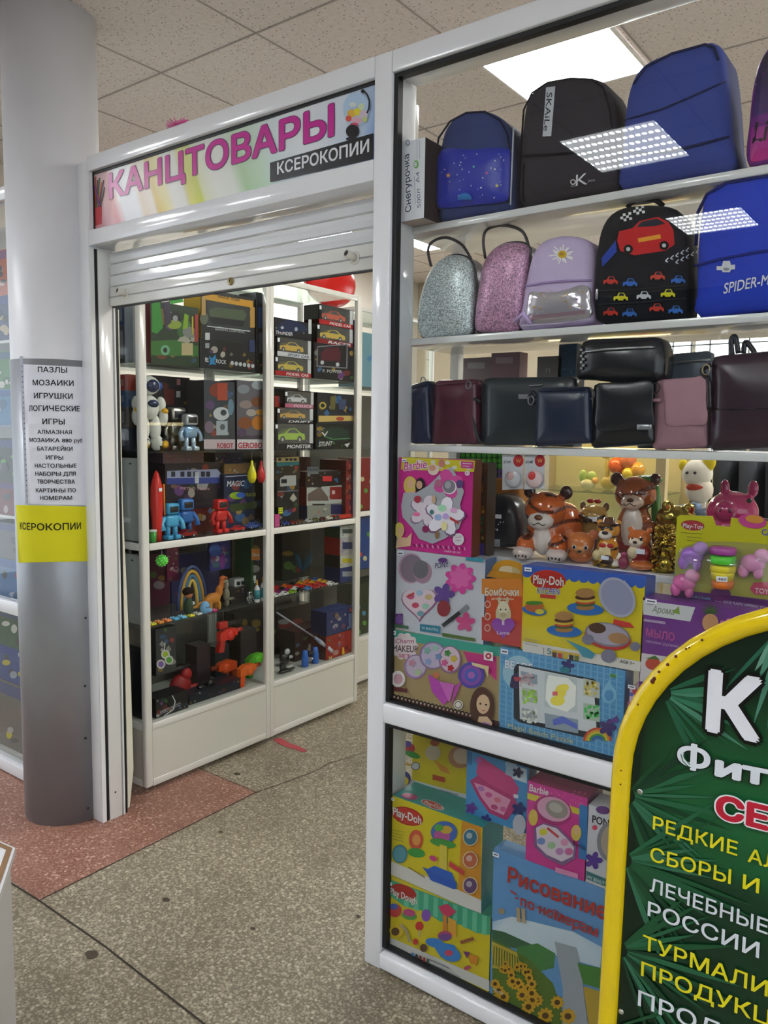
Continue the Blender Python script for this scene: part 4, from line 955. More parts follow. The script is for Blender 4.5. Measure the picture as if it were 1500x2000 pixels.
for u, v, c in [(836, 1270, '#8ac8b8'), (852, 1265, '#a8d8c8'), (858, 1282, '#7a9ad0'), (838, 1292, '#98b0e0'), (876, 1275, '#4a9a50'), (888, 1286, '#e0c838'), (870, 1294, '#e0609a'), (882, 1304, '#c8202e'), (806, 1294, '#d090a8'), (818, 1312, '#c0d8a8'), (854, 1318, '#e08050')]: ar.flower(u, v, 7, c, 5, .6)
ar.poly([(838, 1316), (862, 1330), (880, 1364), (868, 1376), (846, 1350)], '#c84ac0'); ar.poly([(860, 1330), (890, 1335), (880, 1372)], '#e070d0'); ar.poly([(890, 1340), (905, 1328), (884, 1378)], '#d050c0')
ar.el(780, 1325, 14, 16, '#f0e8e8'); ar.el(780, 1325, 9, 10, '#d8a8b8'); ar.rect(771, 1340, 798, 1348, '#6a2a2e', .15)
ar.el(944, 1380, 24, 40, '#5a3524'); ar.el(946, 1374, 13, 19, '#ecc8a2'); ar.poly([(932, 1420), (938, 1398), (954, 1398), (964, 1410), (962, 1422)], '#ecc8a2'); ar.poly([(936, 1421), (946, 1408), (960, 1412), (962, 1423)], '#b888c8')
ar.el(941, 1373, 2.2, 2, '#2a1a1a'); ar.el(952, 1375, 2.2, 2, '#2a1a1a'); ar.line([(944, 1386), (950, 1387)], 1.8, '#c04a5a')
ar.el(898, 1375, 9, 9, '#f0f0e8'); ar.el(898, 1375, 7, 7, '#48382e'); ar.el(898, 1375, 5.6, 5.6, '#efe9dc')
ar.rect(948, 1270, 966, 1287, '#f2eef2', .17); ar.el(957, 1280, 6, 6, '#c82838'); ar.el(957, 1280, 2.5, 2.5, '#f2eef2')
ar.poly([(924, 1292), (958, 1300), (956, 1322), (950, 1306), (926, 1298)], '#ecd8a8'); sticker(T, PL, 763, 1230, 12, 8, .15); T.done()
# --- orange gable box
T, m, ar = carton('bath_bomb_box', 'narrow orange red gable box with a carry handle and llama picture', PL, (941, 1130), (1018, 1265), .055, '#d8572c', '#a83a2a', '#d89a2a', z0=1.0551, a=-1.0012)
ar.poly([(941, 1130), (1020, 1130), (1020, 1165), (941, 1160)], '#e28a30'); ar.poly([(941, 1205), (1018, 1212), (1018, 1264), (941, 1250)], '#c93f3c')
ar.text('Бомбочки', (948, 1163), (1013, 1164), 15, '#f4efe2', .022, '#c06a24', .03); ar.text('для ванны', (960, 1171), (1003, 1172), 5, '#f4e4c8')
for i, v in enumerate((1180, 1204, 1226)): ar.el(953, v, 6, 7, '#f0d8c8'); ar.el(953, v, 4.5, 5.5, '#c84a3a')
ar.el(984, 1200, 15, 24, '#d9cfa8'); ar.el(984, 1186, 11, 13, '#efe8cc'); ar.el(976, 1172, 3, 7, '#d9cfa8'); ar.el(992, 1172, 3, 7, '#d9cfa8'); ar.el(984, 1201, 6, 5, '#c8b894'); ar.el(979, 1190, 1.6, 1.6, '#222'); ar.el(989, 1190, 1.6, 1.6, '#222')
heart(ar, 984, 1224, 23, '#9a4ab8'); ar.text('1', (982, 1220), (986, 1220), 8, '#e4c8ec'); ar.text('Lama', (972, 1238), (997, 1239), 7, '#e4c8ec')
h = T.mb('carry_handle', 'card'); zt = pY(980, 1130, YF_).z
x0, x1 = T.ext[0], T.ext[1]; cx = (x0 + x1) / 2; w = (x1 - x0) / 2; o = []; inn = []
for i in range(13):
    a = math.pi * i / 12; o.append(Vector((cx - w * math.cos(a), YF_ + .026, zt + .046 * math.sin(a) ** .7))); inn.append(Vector((cx - w * .62 * math.cos(a), YF_ + .026, zt + .012 + .018 * math.sin(a) ** .7)))
for i in range(12): h.prism([o[i], o[i + 1], inn[i + 1], inn[i]], (0, .003, 0), '#e0a028')
h.prism([Vector((x0, YF_ + .0005, zt)), Vector((x1, YF_ + .0005, zt)), Vector((x1, YF_ + .026, zt + .013)), Vector((x0, YF_ + .026, zt + .013))], (0, .0006, .0006), '#dd9a2c')
T.done()
# --- yellow dough kitchen box
T, m, ar = carton('dough_set_box', 'yellow dough kitchen box with burgers and open waffle grill picture', PL, (1021, 1103), (1252, 1308), .075, '#e6d21e', '#2a58b8', '#3a66c8', z0=1.0512, a=-0.8940)
ar.poly([(1021, 1103), (1262, 1126), (1262, 1142), (1021, 1119)], '#3a68cc')
for i in range(13): ar.k = 3; ar.el(1030 + i * 18.4, 1120 + i * 1.76, 9.6, 8, '#3a68cc', n=12)
ar.poly([(1021, 1252), (1252, 1292), (1250, 1312), (1021, 1272)], '#ece9e2')
ar.el(1071, 1133, 35, 20, '#d83a30', 4); ar.el(1071, 1133, 33, 18, '#c8261e', 4); ar.text('Play-Doh', (1042, 1139), (1101, 1144), 17, '#f4f2ee', .02, '#6a1a16', .02)
ar.text('KITCHEN', (1050, 1158), (1093, 1161), 11, '#2a50b0', .012, '#f4f4f4', .05); ar.rect(1056, 1160, 1086, 1167, '#d03a3a', .08)
def burger(u, v, s):
    ar.el(u, v + 20 * s, 38 * s, 13 * s, '#2a74c8', 5); ar.el(u, v + 17 * s, 19 * s, 6 * s, '#b08048'); ar.el(u, v + 10 * s, 20 * s, 5 * s, '#3a6a30'); ar.el(u, v + 6 * s, 20 * s, 5 * s, '#d0503a'); ar.el(u, v + 1 * s, 21 * s, 6 * s, '#e0c040'); ar.el(u, v - 4 * s, 21 * s, 6 * s, '#5a3420'); ar.el(u, v - 13 * s, 20 * s, 10 * s, '#b88850')
burger(1144, 1170, .95); burger(1103, 1214, .9)
ar.el(1045, 1192, 24, 9, '#2a74c8', 10); ar.el(1045, 1184, 18, 11, '#c86a3a'); ar.el(1045, 1177, 17, 4, '#4a8a30'); ar.el(1056, 1194, 9, 5, '#dcd040')
ar.el(1207, 1166, 33, 42, '#b8b8d0', -35, 24); ar.el(1207, 1166, 28, 37, '#a2a4c4', -35, 24)
for i in range(6): ar.k = 22; ar.line([(1186 + i * 7, 1148 - i * 3), (1200 + i * 7, 1192 - i * 4)], 1.4, '#c8cade')
ar.poly([(1200, 1208), (1232, 1216), (1240, 1226), (1198, 1222)], '#d8403a')
ar.el(1188, 1244, 46, 24, '#c83a34', 12, 26); ar.el(1188, 1239, 45, 23, '#8a8498', 12, 26); ar.el(1188, 1238, 41, 20, '#b4aec4', 12, 26); ar.el(1168, 1226, 17, 10, '#5a3a28', 8); ar.el(1209, 1246, 20, 11, '#b88a60', 8)
ar.el(1150, 1248, 12, 10, '#84829a'); ar.el(1190, 1280, 15, 13, '#84829a'); ar.el(1242, 1262, 10, 9, '#84829a')
ar.poly([(1106, 1248), (1150, 1266), (1164, 1276), (1158, 1286), (1140, 1282), (1128, 1266)], '#4aa0b8')
ar.line([(1063, 1264), (1064, 1282)], 1.2, '#888'); ar.text('5', (1070, 1276), (1078, 1277), 12, '#3a8a9a', .0)
for i, c in enumerate(['#5a3a24', '#d0483a', '#d8c030', '#3a3a30', '#6a7a2a']): u = 1084 + i * 11; ar.k = 26; ar.rect(u - 4, 1272 + i * 1.8, u + 4, 1282 + i * 1.8, c, .17); ar.rect(u - 5, 1268 + i * 1.8, u + 5, 1272.5 + i * 1.8, '#e0b838', .17)
ar.text('AGE 3+', (1212, 1293), (1240, 1298), 6, '#444')
for k, v in enumerate((1246, 1251, 1256)): ar.line([(1026, v), (1052, v + 5)], 1.0, '#999')
sticker(T, PL, 1026, 1107, 14, 8, .1)
T.done()
# --- blue bead puzzle box
T, m, ar = carton('bead_puzzle_box', 'blue checked bead puzzle box with window tray beside the beige makeup box', PL, (976, 1264), (1213, 1495), .06, '#58a4da', '#3a78b4', '#68b0e0', z0=0.8137, z1=1.0473, a=-0.9510)
for i in range(19): ar.k = 2; u = 978 + i * 12.6; ar.line([(u, 1264 + (u - 976) * .18), (u - 3, 1424 + (u - 976) * .3)], 2.4, '#8cc4ea')
for j in range(17): ar.k = 3; t_ = j / 16; ar.line([(977, 1268 + t_ * 154), (1218 - 12 * t_, 1311 + t_ * 180)], 2.2, '#7ab8e4')
ar.el(1012, 1313, 33, 36, '#6ab4e0'); ar.el(1012, 1313, 30, 33, '#a8d4ea'); ar.text('BEADS', (987, 1304), (1040, 1312), 16, '#f4f8fc', .03, '#2a70b8', .03)
ar.poly([(996, 1340), (1000, 1320), (1012, 1312), (1024, 1320), (1036, 1338), (1030, 1346), (1000, 1344)], '#3a2a5a'); ar.poly([(1004, 1322), (1020, 1322), (1018, 1330), (1006, 1330)], '#c84a5a')
tr = T.mb('window_tray', 'plastic', label='white compartment tray behind a clear window'); wa = Art(tr, PL, start=10)
wa.poly([(1010, 1296), (1160, 1326), (1170, 1334), (1172, 1430), (1160, 1444), (1014, 1410), (1004, 1402), (1004, 1306)], '#24282e')
wa.poly([(1014, 1300), (1160, 1330), (1166, 1432), (1016, 1404)], '#c9ced2')
for P, c in [([(1018, 1310), (1050, 1318), (1050, 1336), (1018, 1330)], '#8a9aa8'), ([(1020, 1342), (1050, 1348), (1050, 1374), (1020, 1368)], '#a8b8a0'), ([(1020, 1382), (1050, 1388), (1050, 1406), (1020, 1400)], '#98a0a4'), ([(1064, 1312), (1128, 1326), (1128, 1392), (1064, 1380)], '#b8c2c4'), ([(1140, 1324), (1172, 1332), (1172, 1364), (1140, 1358)], '#b8bcb0'), ([(1140, 1372), (1172, 1378), (1172, 1410), (1140, 1404)], '#a8b8a8'), ([(1064, 1392), (1130, 1405), (1130, 1432), (1066, 1420)], '#8a98a6')]: wa.k = 13; wa.poly(P, c)
wa.k = 14; wa.poly([(1072, 1318), (1110, 1324), (1126, 1340), (1124, 1378), (1108, 1390), (1076, 1380), (1066, 1366), (1068, 1334)], '#eceee8')
wa.el(1096, 1350, 11, 13, '#e8d84a'); wa.el(1090, 1368, 14, 10, '#ecdc50'); wa.poly([(1080, 1350), (1090, 1350), (1090, 1358), (1080, 1358)], '#e06a6a'); wa.el(1104, 1342, 8, 7, '#ecdc50')
rr = random.Random(9)
for (cu, cv, col) in [(1156, 1344, '#d9c23a'), (1156, 1390, '#2ec84a'), (1036, 1360, '#a8e03a'), (1036, 1398, '#d8dcd0'), (1030, 1326, '#c0a0a8')]:
    for i in range(26): wa.k = 18; wa.el(cu + rr.uniform(-13, 13), cv + rr.uniform(-12, 12), 2.8, 2.8, mix(col, rr.choice(['#ffffff', '#000000']), rr.uniform(0, .3)), n=7)
wa.poly([(1080, 1405), (1100, 1398), (1128, 1414), (1128, 1424), (1104, 1412), (1082, 1416)], '#5a6ac0')
ar.k = 8; ar.el(1190, 1356, 15, 17, '#8cc8ec'); ar.poly([(1190, 1328), (1176, 1350), (1204, 1352)], '#8cc8ec'); ar.el(1190, 1358, 9, 11, '#5aa0d8')
ar.flower(1109, 1300, 14, '#3a3a7a', 5, .5); ar.el(1104, 1308, 10, 6, '#2a8a9a'); ar.text('4+', (1192, 1322), (1204, 1324), 8, '#2a7a3a', .02, '#a8e060', .06)
ar.text('Magic Beads Puzzle', (993, 1421), (1120, 1452), 10, '#d9e4c0', .015, '#3a70a8', .02)
for i, c in enumerate(['#d04a3a', '#e0a030', '#d8d040', '#4aa04a', '#3a6ac0']): ar.k = 26; P = [(1142 + (28 - i * 4) * math.cos(a) + 26, 1446 - (26 - i * 4) * math.sin(a)) for a in [math.pi * q / 10 for q in range(11)]] + [(1142 + (24 - i * 4) * math.cos(a) + 26, 1446 - (22 - i * 4) * math.sin(a)) for a in [math.pi * q / 10 for q in range(10, -1, -1)]]; ar.poly(P, c)
ar.flower(1188, 1420, 18, '#4a3a7a', 5, .5); ar.poly([(1186, 1412), (1206, 1396), (1210, 1410)], '#6a4a9a'); sticker(T, PL, 980, 1266, 14, 9, .18)
T.done()
# --- soap box and small pink box
T, m, ar = carton('soap_kit_box', 'purple and white soap making box beside the dough kitchen box', PL, (1256, 1165), (1500, 1330), .07, '#7a3a96', '#6a2f84', '#8a4aa6', z0=1.0099, z1=1.2297, b=-0.1967)
ar.poly([(1256, 1172), (1358, 1186), (1348, 1214), (1256, 1200)], '#dfe0e4'); ar.text('Арома', (1274, 1195), (1316, 1201), 13, '#5a7a4a', .0, slant=.25); ar.poly([(1312, 1196), (1326, 1184), (1328, 1200)], '#8aa84a')
ar.text('МЫЛО', (1262, 1242), (1317, 1252), 15, '#c84a9a', .01, '#e89ac8', .015); ar.text('своими руками', (1262, 1254), (1325, 1265), 6, '#c8a8d8')
ar.poly([(1254, 1275), (1360, 1290), (1360, 1345), (1250, 1330)], '#e2d9de'); ar.el(1276, 1296, 15, 12, '#d0503a'); ar.el(1292, 1304, 12, 9, '#c83a2a'); ar.poly([(1262, 1286), (1280, 1280), (1290, 1288)], '#4a7a3a')
ar.el(1388, 1216, 16, 18, '#d8a070'); 
for i in range(7): a = math.pi * (.1 + .8 * i / 6); ar.k = 14; ar.poly([(1388 - 5, 1200), (1388 + 28 * math.cos(a), 1200 - 24 * math.sin(a)), (1388 + 5, 1200)], '#4a6a3a')
ar.flower(1420, 1222, 16, '#d878a8', 5, .5); ar.rect(1258, 1208, 1300, 1213, '#b8a0c8', .14); sticker(T, PL, 1262, 1168, 22, 9, .14); T.done()
T, m, ar = carton('small_pink_box', 'small pale pink box holding up the purple soap box', PL, (1222, 1330), (1500, 1425), .07, '#d9b8cc', '#c090ac', '#e0c4d4', z0=0.8137, z1=1.0094, a=-0.6078, b=-0.2950)
ar.el(1240, 1350, 5, 7, '#d04a5a'); ar.el(1233, 1356, 4, 4, '#5a6ac0'); ar.rect(1226, 1370, 1260, 1390, '#c86a9a', .2); sticker(T, PL, 1228, 1336, 14, 7, .2); T.done()

# --- blister card
T = Thing('dough_blister_pack', 'yellow blister card with stacked dough tubs standing on the purple soap box', 'toy pack', (-.40, .06, 1.2305)); c = T.mb('card', 'card')
P = [pY(u, v, .085) for u, v in [(1316, 1172), (1322, 1010), (1328, 1006), (1392, 1008), (1398, 1026), (1426, 1029), (1428, 1011), (1540, 1022), (1545, 1196)]]
for q in P: q.z = max(q.z, 1.2305)
c.prism(P, (0, .0015, 0), '#d3cf1c'); ar = Art(c, ('Y', .085), start=3)
ar.el(1353, 1026, 23, 10, '#a8303a', 5); ar.el(1353, 1026, 21, 8.5, '#c03a40', 5); ar.text('Play-Toy', (1334, 1030), (1373, 1033), 8.5, '#f0eef0', .02)
for v in (1040, 1048, 1055): ar.line([(1330 if v < 1045 else 1342, v), (1372, v + 3)], .9, '#6a6a1a')
ar.el(1470, 1018, 28, 14, '#d84a9a', 8); ar.el(1474, 1014, 18, 8, '#e8a040', 8); ar.text('Color', (1488, 1044), (1526, 1050), 12, '#5a5aa8', .02, '#e8e8f0', .03)
ar.poly([(1312, 1150), (1545, 1176), (1546, 1194), (1312, 1172)], '#6a2f7c'); ar.text('YOUR GOOD PLASTIC-DIFFERENT STYLE', (1396, 1174), (1500, 1190), 5, '#e8d8f0'); ar.text('DOUBLE SHAPE', (1345, 1166), (1388, 1172), 5, '#7ac8e8')
ar.el(1408, 1160, 20, 14, '#7a2a7a'); ar.poly([(1466, 1150), (1472, 1138), (1500, 1136), (1520, 1150), (1500, 1162), (1474, 1160)], '#e03a6a'); ar.text('TOY', (1475, 1157), (1502, 1160), 10, '#f4e4ec', .02)
tub = T.mb('dough_tub', 'plastic', label='yellow and orange dough tub'); tl = T.mb('tub_lid', 'plastic', under=tub)
sc = (pY(1410, 1100, .055) - pY(1411, 1100, .055)).length
for v0, v1, r, cc in [(1113, 1132, 22, '#e8d820'), (1132, 1148, 21, '#e87a28')]:
    q0, q1 = pY(1410, v1, .055), pY(1410, v0, .055); tub.lathe([(r * sc, 0), (r * sc * 1.04, q1.z - q0.z)], (q0.x, .058, q0.z), cc, 20)
for v0, v1, r, cc in [(1068, 1083, 26, '#a8439a'), (1085, 1101, 25, '#58d038'), (1104, 1117, 25, '#e6d61c')]:
    q0, q1 = pY(1411, v1, .055), pY(1411, v0, .055); h_ = q1.z - q0.z; tl.lathe([(r * sc * .92, 0), (r * sc, h_ * .15), (r * sc, h_ * .8), (r * sc * .9, h_)], (q0.x, .058, q0.z), cc, 24)
for u, v, c0, nm in [(1352, 1085, '#a06ac8', 'purple'), (1336, 1138, '#d86aa8', 'pink'), (1470, 1100, '#e090c4', 'rose')]:
    k = T.mb('dough_mould', 'plastic', label=nm + ' rounded dough mould'); q = pY(u, v, .07); k.ell(q + Vector((0, 0, .0)), (.026, .014, .020), c0, 16, 9); k.ell(q + Vector((.018, -.002, .018)), (.017, .013, .016), mix(c0, '#ffffff', .15), 14, 9); k.ell(q + Vector((-.018, 0, -.018)), (.012, .01, .016), c0, 12, 8); k.ell(q + Vector((.012, 0, -.02)), (.010, .01, .014), c0, 12, 8)
bl = T.mb('blister', 'clear_plastic'); Pillow(bl, [(1322, 1168), (1320, 1090), (1340, 1066), (1400, 1058), (1500, 1064), (1530, 1080), (1535, 1175), (1420, 1166)], .083, .0012, .046, '#fff')
sticker(T, ('Y', .038), 1400, 1125, 22, 10, .05, '460'); T.done()

# --- lower pane
LP_ = ('Y', .032)
T, m, ar = carton('dough_set_box', 'yellow dough box with burger picture, uppermost in the lower pane beside the post', ('Y', .15), (778, 1424), (912, 1572), .09, '#dcc81c', '#b89a1c', '#d2c03a', z0=0.5373, a=-1.309, b=-1.075)
ar.poly([(777, 1515), (912, 1552), (912, 1576), (777, 1538)], '#dcdde2')
ar.el(797, 1462, 14, 11, '#c23040'); ar.el(796, 1453, 8, 6, '#5a4ab0'); ar.el(806, 1474, 16, 6, '#3a9a3a', 20); ar.el(812, 1496, 9, 8, '#6a7068'); ar.el(812, 1496, 7, 6.5, '#d4d8dc'); ar.line([(780, 1490), (803, 1494)], 4, '#c8a020')
ar.el(846, 1470, 15, 15, '#d8c8a8'); ar.el(850, 1450, 9, 7, '#b85a2a'); ar.poly([(846, 1482), (874, 1500), (880, 1512), (862, 1506)], '#d89030'); ar.el(790, 1520, 13, 14, '#3a3a86'); ar.el(789, 1525, 10, 9, '#e0cc3a')
ar.el(900, 1478, 24, 22, '#c08a58'); ar.el(904, 1476, 18, 16, '#dcc4a8'); ar.rect(846, 1512, 870, 1522, '#b84a28', .25)
ar.text('3+ лет', (815, 1536), (846, 1545), 7, '#5a5a62'); ar.line([(860, 1542), (896, 1552)], 2, '#9a9aa2'); T.done()
T, m, ar = carton('dough_set_box', 'yellow dough box with teal top and fancy hair picture, second from the bottom', LP_, (761, 1553), (940, 1785), .12, '#e2cf22', '#2f8f98', '#3aa0a0', z0=0.2885, z1=0.5363, a=-1.2963, b=-0.9924)
ar.poly([(760, 1680), (940, 1757), (940, 1786), (760, 1706)], '#e4e2de'); ar.poly([(902, 1602), (940, 1615), (940, 1758), (895, 1738)], '#e09a2a')
ar.el(796, 1594, 32, 17, '#b82420', 18); ar.el(796, 1594, 30, 15, '#d03a30', 18); ar.text('Play-Doh', (768, 1591), (823, 1610), 16, '#f4f2ee', .022, '#6a1a16', .02)
ar.el(813, 1640, 14, 20, '#d85a40'); ar.el(814, 1640, 8, 11, '#e8a050'); ar.el(814, 1665, 17, 9, '#3aa048', 10); ar.el(868, 1625, 26, 22, '#4a70c0'); ar.el(864, 1632, 16, 15, '#c05aa0'); ar.el(872, 1620, 12, 8, '#d8b040'); ar.el(858, 1616, 9, 7, '#5ab050'); ar.el(866, 1646, 26, 8, '#48a04a', 12); ar.poly([(860, 1648), (874, 1652), (874, 1712), (858, 1708)], '#e8d450')
ar.poly([(832, 1698), (850, 1690), (884, 1704), (893, 1728), (888, 1736), (842, 1718)], '#2a6ad0'); ar.poly([(826, 1692), (893, 1722), (893, 1736), (846, 1720)], '#2a62c8')
ar.el(782, 1667, 15, 18, '#3a8098'); ar.el(782, 1667, 12, 15, '#5aa0b0')
for v, c in ((1634, '#3a7a98'), (1678, '#c86a4a'), (1728, '#6a4a7a')): ar.el(920, v, 15, 17, '#e8d8b0'); ar.el(920, v, 13, 15, c); ar.el(918, v - 3, 6, 6, mix(c, '#ffffff', .4))
ar.poly([(880, 1680), (908, 1700), (906, 1708), (878, 1690)], '#d8404a'); ar.el(848, 1675, 8, 5, '#d84a8a', 30); ar.line([(800, 1692), (832, 1712)], 2.5, '#a88a20')
for k in range(4): ar.line([(766, 1618 + k * 6), (790, 1624 + k * 6)], .9, '#7a8a4a')
tp = Art(m, ('Z', 0.5363), start=2); tp.el(845, 1572, 24, 7, '#e4e4ea', 20); tp.el(845, 1572, 22, 6, '#d0484a', 20); tp.text('Play-Doh', (828, 1570), (864, 1582), 6, '#f0e8e8', .02, up=(3, -6)); tp.el(800, 1556, 16, 6, '#c84a88', 10)
sticker(T, LP_, 764, 1556, 8, 5, .3); T.done()
T, m, ar = carton('dough_set_box', 'yellow dough box with ice cream stand picture, lowest beside the post', LP_, (755, 1715), (957, 1935), .14, '#dfcb22', '#2a8a6a', '#3a9a80', z0=0.0569, z1=0.2875, a=-1.2963, b=-0.9599)
ar.poly([(755, 1715), (957, 1790), (957, 1826), (930, 1822), (900, 1806), (860, 1800), (830, 1780), (790, 1770), (756, 1745)], '#3fae88')
for i in range(9): ar.k = 3; u = 790 + i * 19; ar.poly([(u, 1727 + (u - 755) * .372 - 10), (u + 9, 1730 + (u - 755) * .372 - 10), (u + 8, 1760 + (u - 755) * .36), (u - 1, 1756 + (u - 755) * .36)], '#6ccaa4')
ar.poly([(752, 1826), (956, 1915), (956, 1936), (752, 1843)], '#dcdad6')
ar.el(788, 1742, 27, 14, '#b82420', 20); ar.text('Play Dough', (763, 1745), (814, 1766), 13, '#f4f2ee', .025, '#7a1a1a', .025)
ar.el(772, 1778, 13, 13, '#d03a3a'); ar.el(770, 1770, 8, 6, '#4a6ac8'); ar.el(800, 1788, 15, 8, '#5aa050', 12); ar.el(800, 1782, 12, 7, '#c84a8a', 12); ar.el(833, 1787, 9, 12, '#8a5ac0'); ar.el(820, 1808, 8, 9, '#d83a3a'); ar.el(820, 1822, 2, 8, '#c8b890')
ar.poly([(857, 1770), (875, 1764), (892, 1780), (878, 1790), (864, 1784)], '#d8406a'); ar.poly([(866, 1786), (874, 1788), (874, 1824), (866, 1822)], '#e08a3a'); ar.poly([(876, 1790), (892, 1798), (892, 1830), (878, 1824)], '#e6a83a'); ar.el(870, 1826, 14, 9, '#c04a70'); ar.el(870, 1829, 13, 7, '#7a4a9a')
ar.el(850, 1840, 18, 9, '#3a8ad8', 10); ar.el(880, 1862, 22, 14, '#3a8ad8', 20); ar.poly([(840, 1834), (890, 1845), (898, 1866), (862, 1868)], '#3a8ad8'); ar.el(878, 1860, 8, 6, '#d84a6a')
ar.el(813, 1838, 5, 6, '#c83a3a'); ar.el(829, 1850, 7, 8, '#6a4a3a'); ar.el(776, 1817, 14, 12, '#e0c028', 30); ar.el(774, 1818, 8, 8, '#5a3a22', 30); ar.line([(784, 1804), (796, 1816), (802, 1838)], 5, '#b0a080')
ar.poly([(900, 1836), (926, 1828), (928, 1834), (902, 1842)], '#9a5a3a'); ar.poly([(906, 1856), (920, 1858), (914, 1870)], '#7a3a7a'); ar.poly([(918, 1862), (936, 1866), (932, 1884), (920, 1878)], '#e0902a'); ar.el(915, 1888, 7, 4, '#b84a6a', -20)
for i, c in enumerate(['#4a8ac8', '#3a3a3a', '#8a3a3a', '#a83a3a', '#4a6a5a']): ar.k = 30; ar.rect(806 + i * 7.4, 1858 + i * 3, 810.5 + i * 7.4, 1867 + i * 3, c, .4)
ar.line([(840, 1872), (880, 1890)], 2, '#8a8a90'); ar.line([(842, 1880), (900, 1906)], 1.5, '#9a9aa0'); sticker(T, LP_, 758, 1720, 9, 6, .35); T.done()
T, m, ar = carton('makeup_set_box', 'blue makeup box with pink butterfly case in the lower pane', ('Y', .075), (911, 1465), (1028, 1638), .05, '#4a9ad4', '#2f5f9a', '#5aa8dc', z0=0.5373, z1=0.7424, a=-1.072)
ar.poly([(912, 1466), (922, 1468), (922, 1494), (912, 1492)], '#2f78b0'); ar.poly([(986, 1490), (1029, 1502), (1029, 1530), (1000, 1520)], '#d8e8f4')
ar.poly([(936, 1476), (958, 1490), (1000, 1518), (1014, 1540), (1008, 1556), (980, 1550), (945, 1530), (930, 1510)], '#d24a86'); ar.poly([(918, 1525), (934, 1514), (960, 1534), (1004, 1556), (1012, 1572), (990, 1602), (956, 1588), (936, 1560)], '#c03a78'); ar.poly([(926, 1528), (950, 1536), (998, 1562), (984, 1592), (958, 1580), (940, 1556)], '#e8a0c0')
for u, v, c in [(940, 1540, '#b878c0'), (955, 1552, '#d85a98'), (972, 1562, '#e0708a'), (966, 1576, '#c84a80'), (984, 1580, '#d86aa0')]: ar.el(u, v, 7, 5, c, 20)
ar.flower(921, 1578, 12, '#6a3a9a', 5, .55); ar.flower(950, 1600, 11, '#3a3a8a', 5, .5); ar.flower(1014, 1580, 15, '#2a3a7a', 5, .5); ar.el(1015, 1610, 13, 20, '#c8ccd8'); ar.poly([(990, 1486), (1010, 1490), (1004, 1518), (988, 1512)], '#a8c0d8'); ar.flower(1012, 1508, 11, '#3a3a5a', 5, .5)
ar.rect(1004, 1550, 1013, 1557, '#e8e8f0', .2); ar.el(936, 1484, 6, 6, '#b86ac0'); T.done()
T, m, ar = carton('makeup_set_box', 'pink makeup box with shell-shaped case in the lower pane', LP_, (1030, 1525), (1145, 1725), .10, '#d8409a', '#6a1a56', '#a83468', z0=0.4911, z1=0.7070, a=-0.8625, b=-0.7003)
ar.poly([(1030, 1548), (1147, 1584), (1147, 1596), (1030, 1560)], '#e0d040'); ar.poly([(1132, 1570), (1148, 1575), (1146, 1680), (1130, 1676)], '#3a80c0')
rr = random.Random(4)
for i in range(40): ar.k = 3; ar.el(1032 + rr.random() * 112, 1534 + rr.random() * 30 + 10, 1.2, 1.2, '#f080c4', n=6)
ar.text('Barbie', (1034, 1544), (1071, 1554), 14, '#f6eef4', .02, '#d8308c', .03, slant=.1)
ar.el(1080, 1582, 38, 28, '#b83a80', 20, 24); ar.el(1082, 1580, 33, 23, '#e0a8c4', 20, 24); ar.el(1088, 1580, 23, 17, '#a09890', 25); ar.el(1086, 1577, 14, 9, '#c0b8ae', 25)
ar.el(1042, 1596, 9, 16, '#e6c860'); ar.el(1126, 1626, 10, 16, '#e6c860'); ar.el(1127, 1622, 5, 8, '#ecc09a')
ar.poly([(1044, 1616), (1062, 1606), (1090, 1614), (1110, 1634), (1126, 1652), (1124, 1676), (1100, 1690), (1066, 1674), (1044, 1652)], '#8a6a98'); ar.poly([(1048, 1616), (1062, 1609), (1088, 1617), (1108, 1637), (1122, 1654), (1119, 1672), (1098, 1682), (1068, 1668), (1050, 1650)], '#e4d4e4')
for u, v, c in [(1062, 1624, '#e0d84a'), (1058, 1642, '#7a98d0'), (1078, 1650, '#a8d0a0'), (1094, 1662, '#c890c8'), (1112, 1662, '#d870a8'), (1104, 1644, '#e8a0c0')]: ar.el(u, v, 8, 7, c)
ar.line([(1070, 1616), (1092, 1634)], 4.5, '#d04a4a'); ar.text('Barbie', (1120, 1648), (1144, 1660), 9, '#3a1a2a', .0, slant=.2); ar.rect(1086, 1692, 1130, 1702, '#f0a0cc', .3); T.done()
T, m, ar = carton('makeup_set_box', 'white makeup box beside the pink shell-case one, partly behind the yellow sign board', LP_, (1150, 1555), (1260, 1740), .08, '#d6d6de', '#a8a8b4', '#c8c8d0', z0=0.4911, z1=0.6932, a=-0.6968, b=-0.5557)
ar.text('PONY', (1157, 1606), (1200, 1618), 15, '#2a2030', .03, '#f4f4f8', .03); ar.el(1178, 1582, 14, 8, '#6a3a80', 10); ar.el(1162, 1616, 5, 5, '#d84a6a'); ar.el(1192, 1644, 26, 38, '#8a8a94'); ar.el(1196, 1644, 22, 33, '#b8a894'); ar.flower(1160, 1680, 18, '#5a3a9a', 5, .5); ar.poly([(1146, 1700), (1230, 1735), (1230, 1750), (1146, 1716)], '#3a7a80'); ar.text('MY BEAUTY', (1148, 1715), (1186, 1730), 7, '#e0f0f0'); T.done()
T, m, ar = carton('paint_by_numbers_box', 'tall blue painting by numbers box with a sunflower field, on the lower deck', LP_, (960, 1655), (1190, 1990), .06, '#6aa2dc', '#3a5a8a', '#7ab0e4', z0=0.0569, z1=0.4901, a=-0.9560, b=-0.6373)
def lp(u, v): return (u, v)
